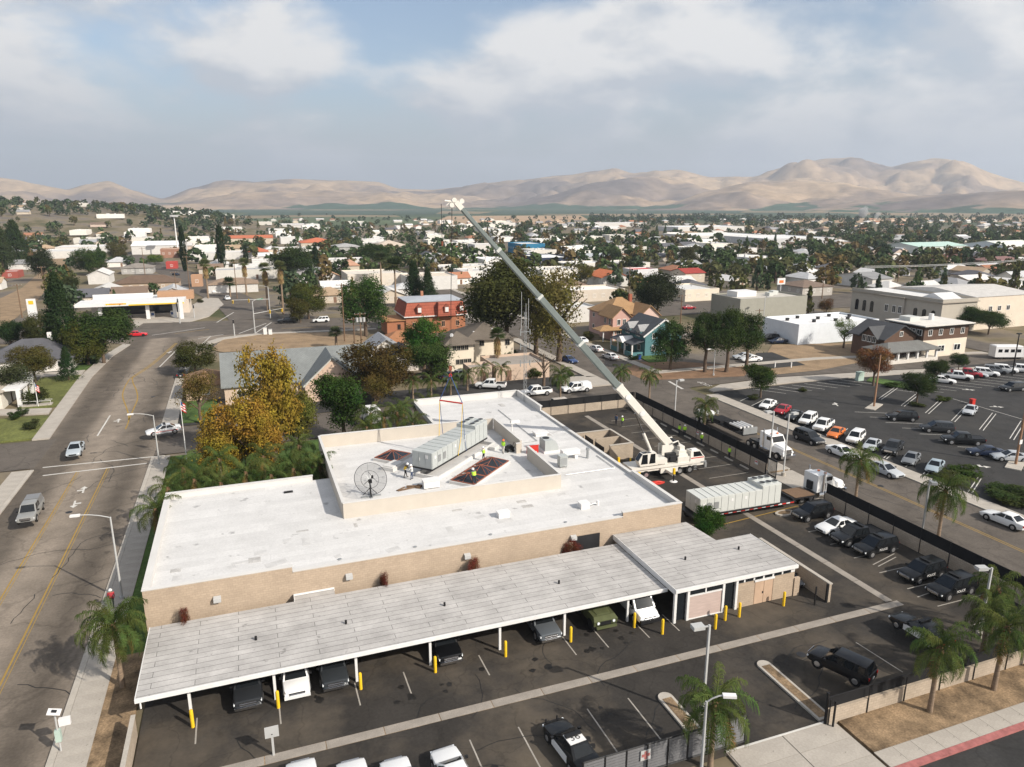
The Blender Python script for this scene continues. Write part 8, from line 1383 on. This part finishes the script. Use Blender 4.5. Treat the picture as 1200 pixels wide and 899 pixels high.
for x, y, lb in [(872, 552, 'left'), (830, 513, 'far')]: p = G(x, y); t = thing('fence_sign', 'small red and white notice on the fence wall, %s one' % lb, 'sign', (60.95, p.y, 0)); obj('plate', (MB().box(-.04, 0, -.3, .3, .7, 1.2), 'white'), t); obj('band', (MB().box(-.055, -.04, -.25, .25, 1.0, 1.15), 'red'), t)
p = G(841, 485); t = thing('fire_hydrant', 'small pale fire hydrant at the street corner', 'hydrant', (p.x, p.y, 0)); obj('barrel', (MB().cyl((0, 0), .12, 0, .6, 8), 'white'), t); obj('cap', (MB().tube([(0, 0, .6), (0, 0, .72)], [.15, .05], 8).tube([(-.2, 0, .45), (.2, 0, .45)], .06, 6), 'white'), t)
p = G(942, 333); t = thing('roadside_sign', 'white roadside sign box with orange emblem before the drive-in', 'sign', (*G(914, 345)[:2], 0)); h = ZAT(G(914, 345), 326); obj('post', (MB().cyl((0, 0), .15, 0, h, 8), 'white'), t); obj('panel', (MB().box(-1.8, 1.8, -.2, .2, h - 2.4, h), 'white'), t); obj('emblem', (MB().box(-1.0, 1.0, -.25, -.2, h - 1.8, h - .8), 'orange'), t)
for i in range(2): p = G(908 + i * 19, 431); tag(obj('white_post', (MB().box(-.09, .09, -.09, .09, 0, 1.1).box(-.12, .12, -.12, .12, 1.1, 1.15), 'white'), None, (p.x, p.y, 0)), 'short white post at the asphalt patch, %s one' % ['left', 'right'][i], 'post', 'white posts')
p = G(782 - 40, 552); t = thing('tarpaulin', 'red tarpaulin on the asphalt under the crane', 'tarpaulin', G(770, 566)); obj('sheet', (MB().prism([(1.1 * math.cos(R(a)) * (1 + .2 * math.sin(a)), .6 * math.sin(R(a))) for a in range(0, 360, 30)], .0, .05), 'red'), t); obj('fold', (MB().tube([(-.6, -.1, .08), (.1, .1, .12), (.7, 0, .06)], .09, 6), 'red'), t)
p = G(1138, 468); t = thing('red_box', 'small red box on the lot island', 'box', (*G(1139, 474)[:2], 0)); obj('body', (MB().box(-.35, .35, -.3, .3, 0, .9), 'red'), t); obj('lid', (MB().box(-.4, .4, -.35, .35, .9, 1.0), 'red'), t)
# sagging wires at right
w_ = thing('overhead_wire', 'pair of overhead wires sagging across the right of town', 'wire', (0, 0, 0)); A, B = G(1052, 325, 9), G(1260, 300, 9)
for dz in (0, .5): A_ = Vector((*G(1010, 340)[:2], 9 + dz)); B_ = Vector((*G(1280, 322)[:2], 10.5 + dz)); obj('wire', (MB().tube([A_.lerp(B_, k / 12) - Vector((0, 0, 6 * (k / 12) * (1 - k / 12))) for k in range(13)], .09, 4), 'lampgrey'), w_)
# ------------------------------------------------------------------ people
def person(label, p, rz, pose='stand', shirt=(.5, .7, .05), pants=(.03, .035, .05), helmet='white', vest=True):
    J = {'hip': (0, 0, .95), 'chest': (0, 0, 1.32), 'neck': (0, 0, 1.48), 'head': (.02, 0, 1.62), 'top': (.02, 0, 1.74)}
    lean = {'stand': 0, 'bend': .42, 'reach': .12, 'walk': .05}[pose]
    for k in ('chest', 'neck', 'head', 'top'): x, y, z = J[k]; d = z - .95; J[k] = (x + math.sin(lean) * d, y, .95 + math.cos(lean) * d)
    st_ = {'walk': .28, 'bend': .2}.get(pose, .06)
    for s, n in ((1, 'l'), (-1, 'r')):
        c = J['chest']; J['sh' + n] = (c[0] + math.sin(lean) * .1, s * .2, c[2] + .09); f = {'reach': .34, 'bend': .26, 'walk': .12 * s, 'stand': .05}[pose]
        J['el' + n] = (J['sh' + n][0] + f * .7, s * .27, J['sh' + n][2] - .27); J['wr' + n] = (J['sh' + n][0] + f * 1.7, s * .2, J['sh' + n][2] - (.5 if pose not in ('reach',) else .2)); J['ha' + n] = (J['wr' + n][0] + .07, s * .2, J['wr' + n][2] - .05)
        J['th' + n] = (0, s * .1, .88); J['kn' + n] = (st_ * s * .5 + .05, s * .12, .5); J['an' + n] = (st_ * s - (.05 if pose == 'walk' else 0), s * .13, .09); J['to' + n] = (st_ * s + .17, s * .14, .04)
    names = list(J); E_ = [('hip', 'chest'), ('chest', 'neck'), ('neck', 'head'), ('head', 'top')]
    for n in 'lr': E_ += [('chest', 'sh' + n), ('sh' + n, 'el' + n), ('el' + n, 'wr' + n), ('wr' + n, 'ha' + n), ('hip', 'th' + n), ('th' + n, 'kn' + n), ('kn' + n, 'an' + n), ('an' + n, 'to' + n)]
    RD = {'hip': .15, 'chest': .17, 'neck': .06, 'head': .105, 'top': .06, 'sh': .075, 'el': .05, 'wr': .036, 'ha': .045, 'th': .1, 'kn': .065, 'an': .05, 'to': .045}
    me = bpy.data.meshes.new('body'); me.from_pydata([J[n] for n in names], [(names.index(a), names.index(b)) for a, b in E_], []); me.materials.append(clothes(shirt, pants))
    t = thing('person', label, 'person', (p[0], p[1], p[2]), rz); o = obj('body', me, t); sk = o.modifiers.new('skin', 'SKIN'); sv = me.skin_vertices[0].data
    for i, n in enumerate(names): r_ = RD.get(n) or RD[n[:2]]; sv[i].radius = (r_, r_)
    sv[0].use_root = True; o.modifiers.new('sub', 'SUBSURF').levels = 1; o.modifiers['sub'].render_levels = 1; hx, hy, hz_ = J['head']
    if helmet: obj('helmet', (MB().tube([(hx, hy, hz_ + .0), (hx, hy, hz_ + .02), (hx, hy, hz_ + .12), (hx, hy, hz_ + .17)], [.17, .15, .12, .04], 10), helmet, 60), t)
    else: obj('hair', (MB().tube([(hx - .02, hy, hz_ - .02), (hx - .02, hy, hz_ + .1), (hx - .01, hy, hz_ + .15)], [.12, .115, .05], 10), 'black', 60), t)
    if vest: c = Vector(J['chest']); hp_ = Vector(J['hip']); obj('vest', (MB().loft([[hp_.lerp(c, k) + Vector((math.cos(a) * .19, math.sin(a) * (.22 + .03 * k), 0)) for a in [i * R(36) for i in range(10)]] for k in (.15, .6, 1.2)], cap=False), 'hvis' if vest is True else vest, 60), t)
    return t
CLO = {}
def clothes(shirt, pants):
    k = shirt + pants
    if k not in CLO:
        m, nt, N, L, b = nodes('clothes'); b.inputs['Roughness'].default_value = .9; tc = N('ShaderNodeTexCoord'); sp = N('ShaderNodeSeparateXYZ'); L(tc.outputs['Object'], sp.inputs[0]); mr = N('ShaderNodeMapRange'); mr.inputs[2].default_value = 1.8; L(sp.outputs[2], mr.inputs[0])
        r = N('ShaderNodeValToRGB'); r.color_ramp.interpolation = 'CONSTANT'; L(mr.outputs[0], r.inputs[0]); st = [(0, (.03, .025, .02)), (.065, pants), (.52, shirt), (.81, (.34, .19, .12))]
        while len(r.color_ramp.elements) < 4: r.color_ramp.elements.new(.5)
        for e_, (p_, c_) in zip(r.color_ramp.elements, st): e_.position = p_; e_.color = (*c_, 1)
        L(r.outputs[0], b.inputs['Base Color']); CLO[k] = m
    return CLO[k]
GV = (.3, .55, .05)
for px, z, rz, pose, sh, pa, he, ve, lb in [((475, 560), ZR, 0, 'bend', (.03, .03, .03), (.02, .02, .02), 'white', 'yellow', 'worker in yellow vest bending at the hanging unit end'), ((483, 562), ZR, 2.6, 'reach', (.6, .6, .58), (.04, .06, .12), 'white', False, 'worker in white shirt and blue trousers beside the hanging unit'), ((567, 540), ZR, 2.4, 'reach', (.5, .5, .45), (.02, .02, .02), 'white', True, 'worker in green vest pulling a line by the unit'), ((590, 531), ZR, 3.6, 'stand', GV, (.55, .52, .48), 'orange', True, 'worker in green vest and white trousers by the screen wall'), ((556, 567), ZR + .35, 1.8, 'bend', (.1, .1, .1), (.02, .02, .02), 'white', True, 'worker in green vest crouching at the skylights'),
    ((729, 500), 0, 3.0, 'stand', GV, (.02, .02, .03), 'white', True, 'worker in green vest by the fence, furthest group'), ((722, 498), 0, 3.6, 'stand', (.04, .07, .13), (.02, .02, .03), None, False, 'person in blue shirt by the fence'), ((796, 510), 0, 3.2, 'stand', GV, (.02, .02, .03), None, True, 'worker in green vest left of the middle pair'), ((802, 511), 0, 3.8, 'stand', GV, (.02, .02, .03), 'white', True, 'worker in green vest right of the middle pair'), ((822, 521), 0, 3.3, 'stand', GV, (.02, .02, .03), 'white', True, 'worker in green vest with white helmet under the palm'), ((884, 533), 0, 3.2, 'stand', GV, (.02, .02, .03), None, True, 'worker in green vest beside the parked lorry')]:
    q = G(px[0], px[1], z); person(lb, (q.x if z else min(q.x, 60.2), q.y, z if z else .012), rz, pose, sh, pa, he, ve)
person('pedestrian in red shirt walking on the sidewalk by the palm', (*G(132, 712, .14)[:2], .14), 1.6, 'walk', (.35, .03, .04), (.02, .02, .04), 'white', False)
q = G(597, 529, ZR); t = thing('tool_cart', 'dark tool cart beside the worker at the screen wall', 'cart', (q.x, q.y, ZR)); obj('tray', (MB().box(-.5, .5, -.35, .35, .35, .6).box(-.3, .3, -.25, .25, .6, .8), 'black'), t); obj('handle', (MB().tube([(.5, -.3, .5), (.7, -.3, 1.0), (.7, .3, 1.0), (.5, .3, .5)], .03, 5), 'darkmetal'), t); [obj('wheel', unit('cwh', lambda: MB().tube([(0, -.05, 0), (0, .05, 0)], .18, 10).mesh('wheel', 'tyre')), t, (x, y, .18)) for x in (-.35, .35) for y in (-.35, .35)]
# ------------------------------------------------------------------ steam plume of the far plant, then the haze
def steam():
    m, nt, N, L, b = nodes('steam'); nt.nodes.remove(b); out = nt.nodes['Material Output']; pv = N('ShaderNodeVolumePrincipled'); pv.inputs['Color'].default_value = (.95, .95, .95, 1); pv.inputs['Density'].default_value = .10; L(pv.outputs[0], out.inputs['Volume'])
    for bx, by, w, ty, lb in [(1010, 258, 9, 243, 'larger white steam plume over the far plant'), (1026, 260, 5, 249, 'smaller white steam plume over the far plant')]:
        p = G(bx, by); k = 1 / PXM((p.x, p.y, 10)); hh = ZAT(p, ty); mb = MB(); r = random.Random(bx)
        mb.tube([(k * 5 * (t ** 2) + r.uniform(-1, 1), 0, 6 + (hh - 6) * t) for t in [i / 7 for i in range(8)]], [k * w * (.16 + .45 * math.sin(.5 + 2.4 * i / 7)) * r.uniform(.7, 1.2) for i in range(8)], 10); tag(obj('steam', (mb, 'steam', 90), None, (p.x, p.y, 0)), lb, 'steam', kind='stuff')
steam()
def haze():
    m, nt, N, L, b = nodes('haze'); nt.nodes.remove(b); out = nt.nodes['Material Output']; pv = N('ShaderNodeVolumePrincipled'); pv.inputs['Color'].default_value = (.80, .88, 1.0, 1); pv.inputs['Density'].default_value = 1.2e-4; pv.inputs['Anisotropy'].default_value = .2; L(pv.outputs[0], out.inputs['Volume'])
    tag(obj('haze', (MB().box(-9900, 9900, -1900, 9900, -9, 620), 'haze')), 'thin blue-grey summer haze over the whole valley', 'haze', kind='stuff')
haze()
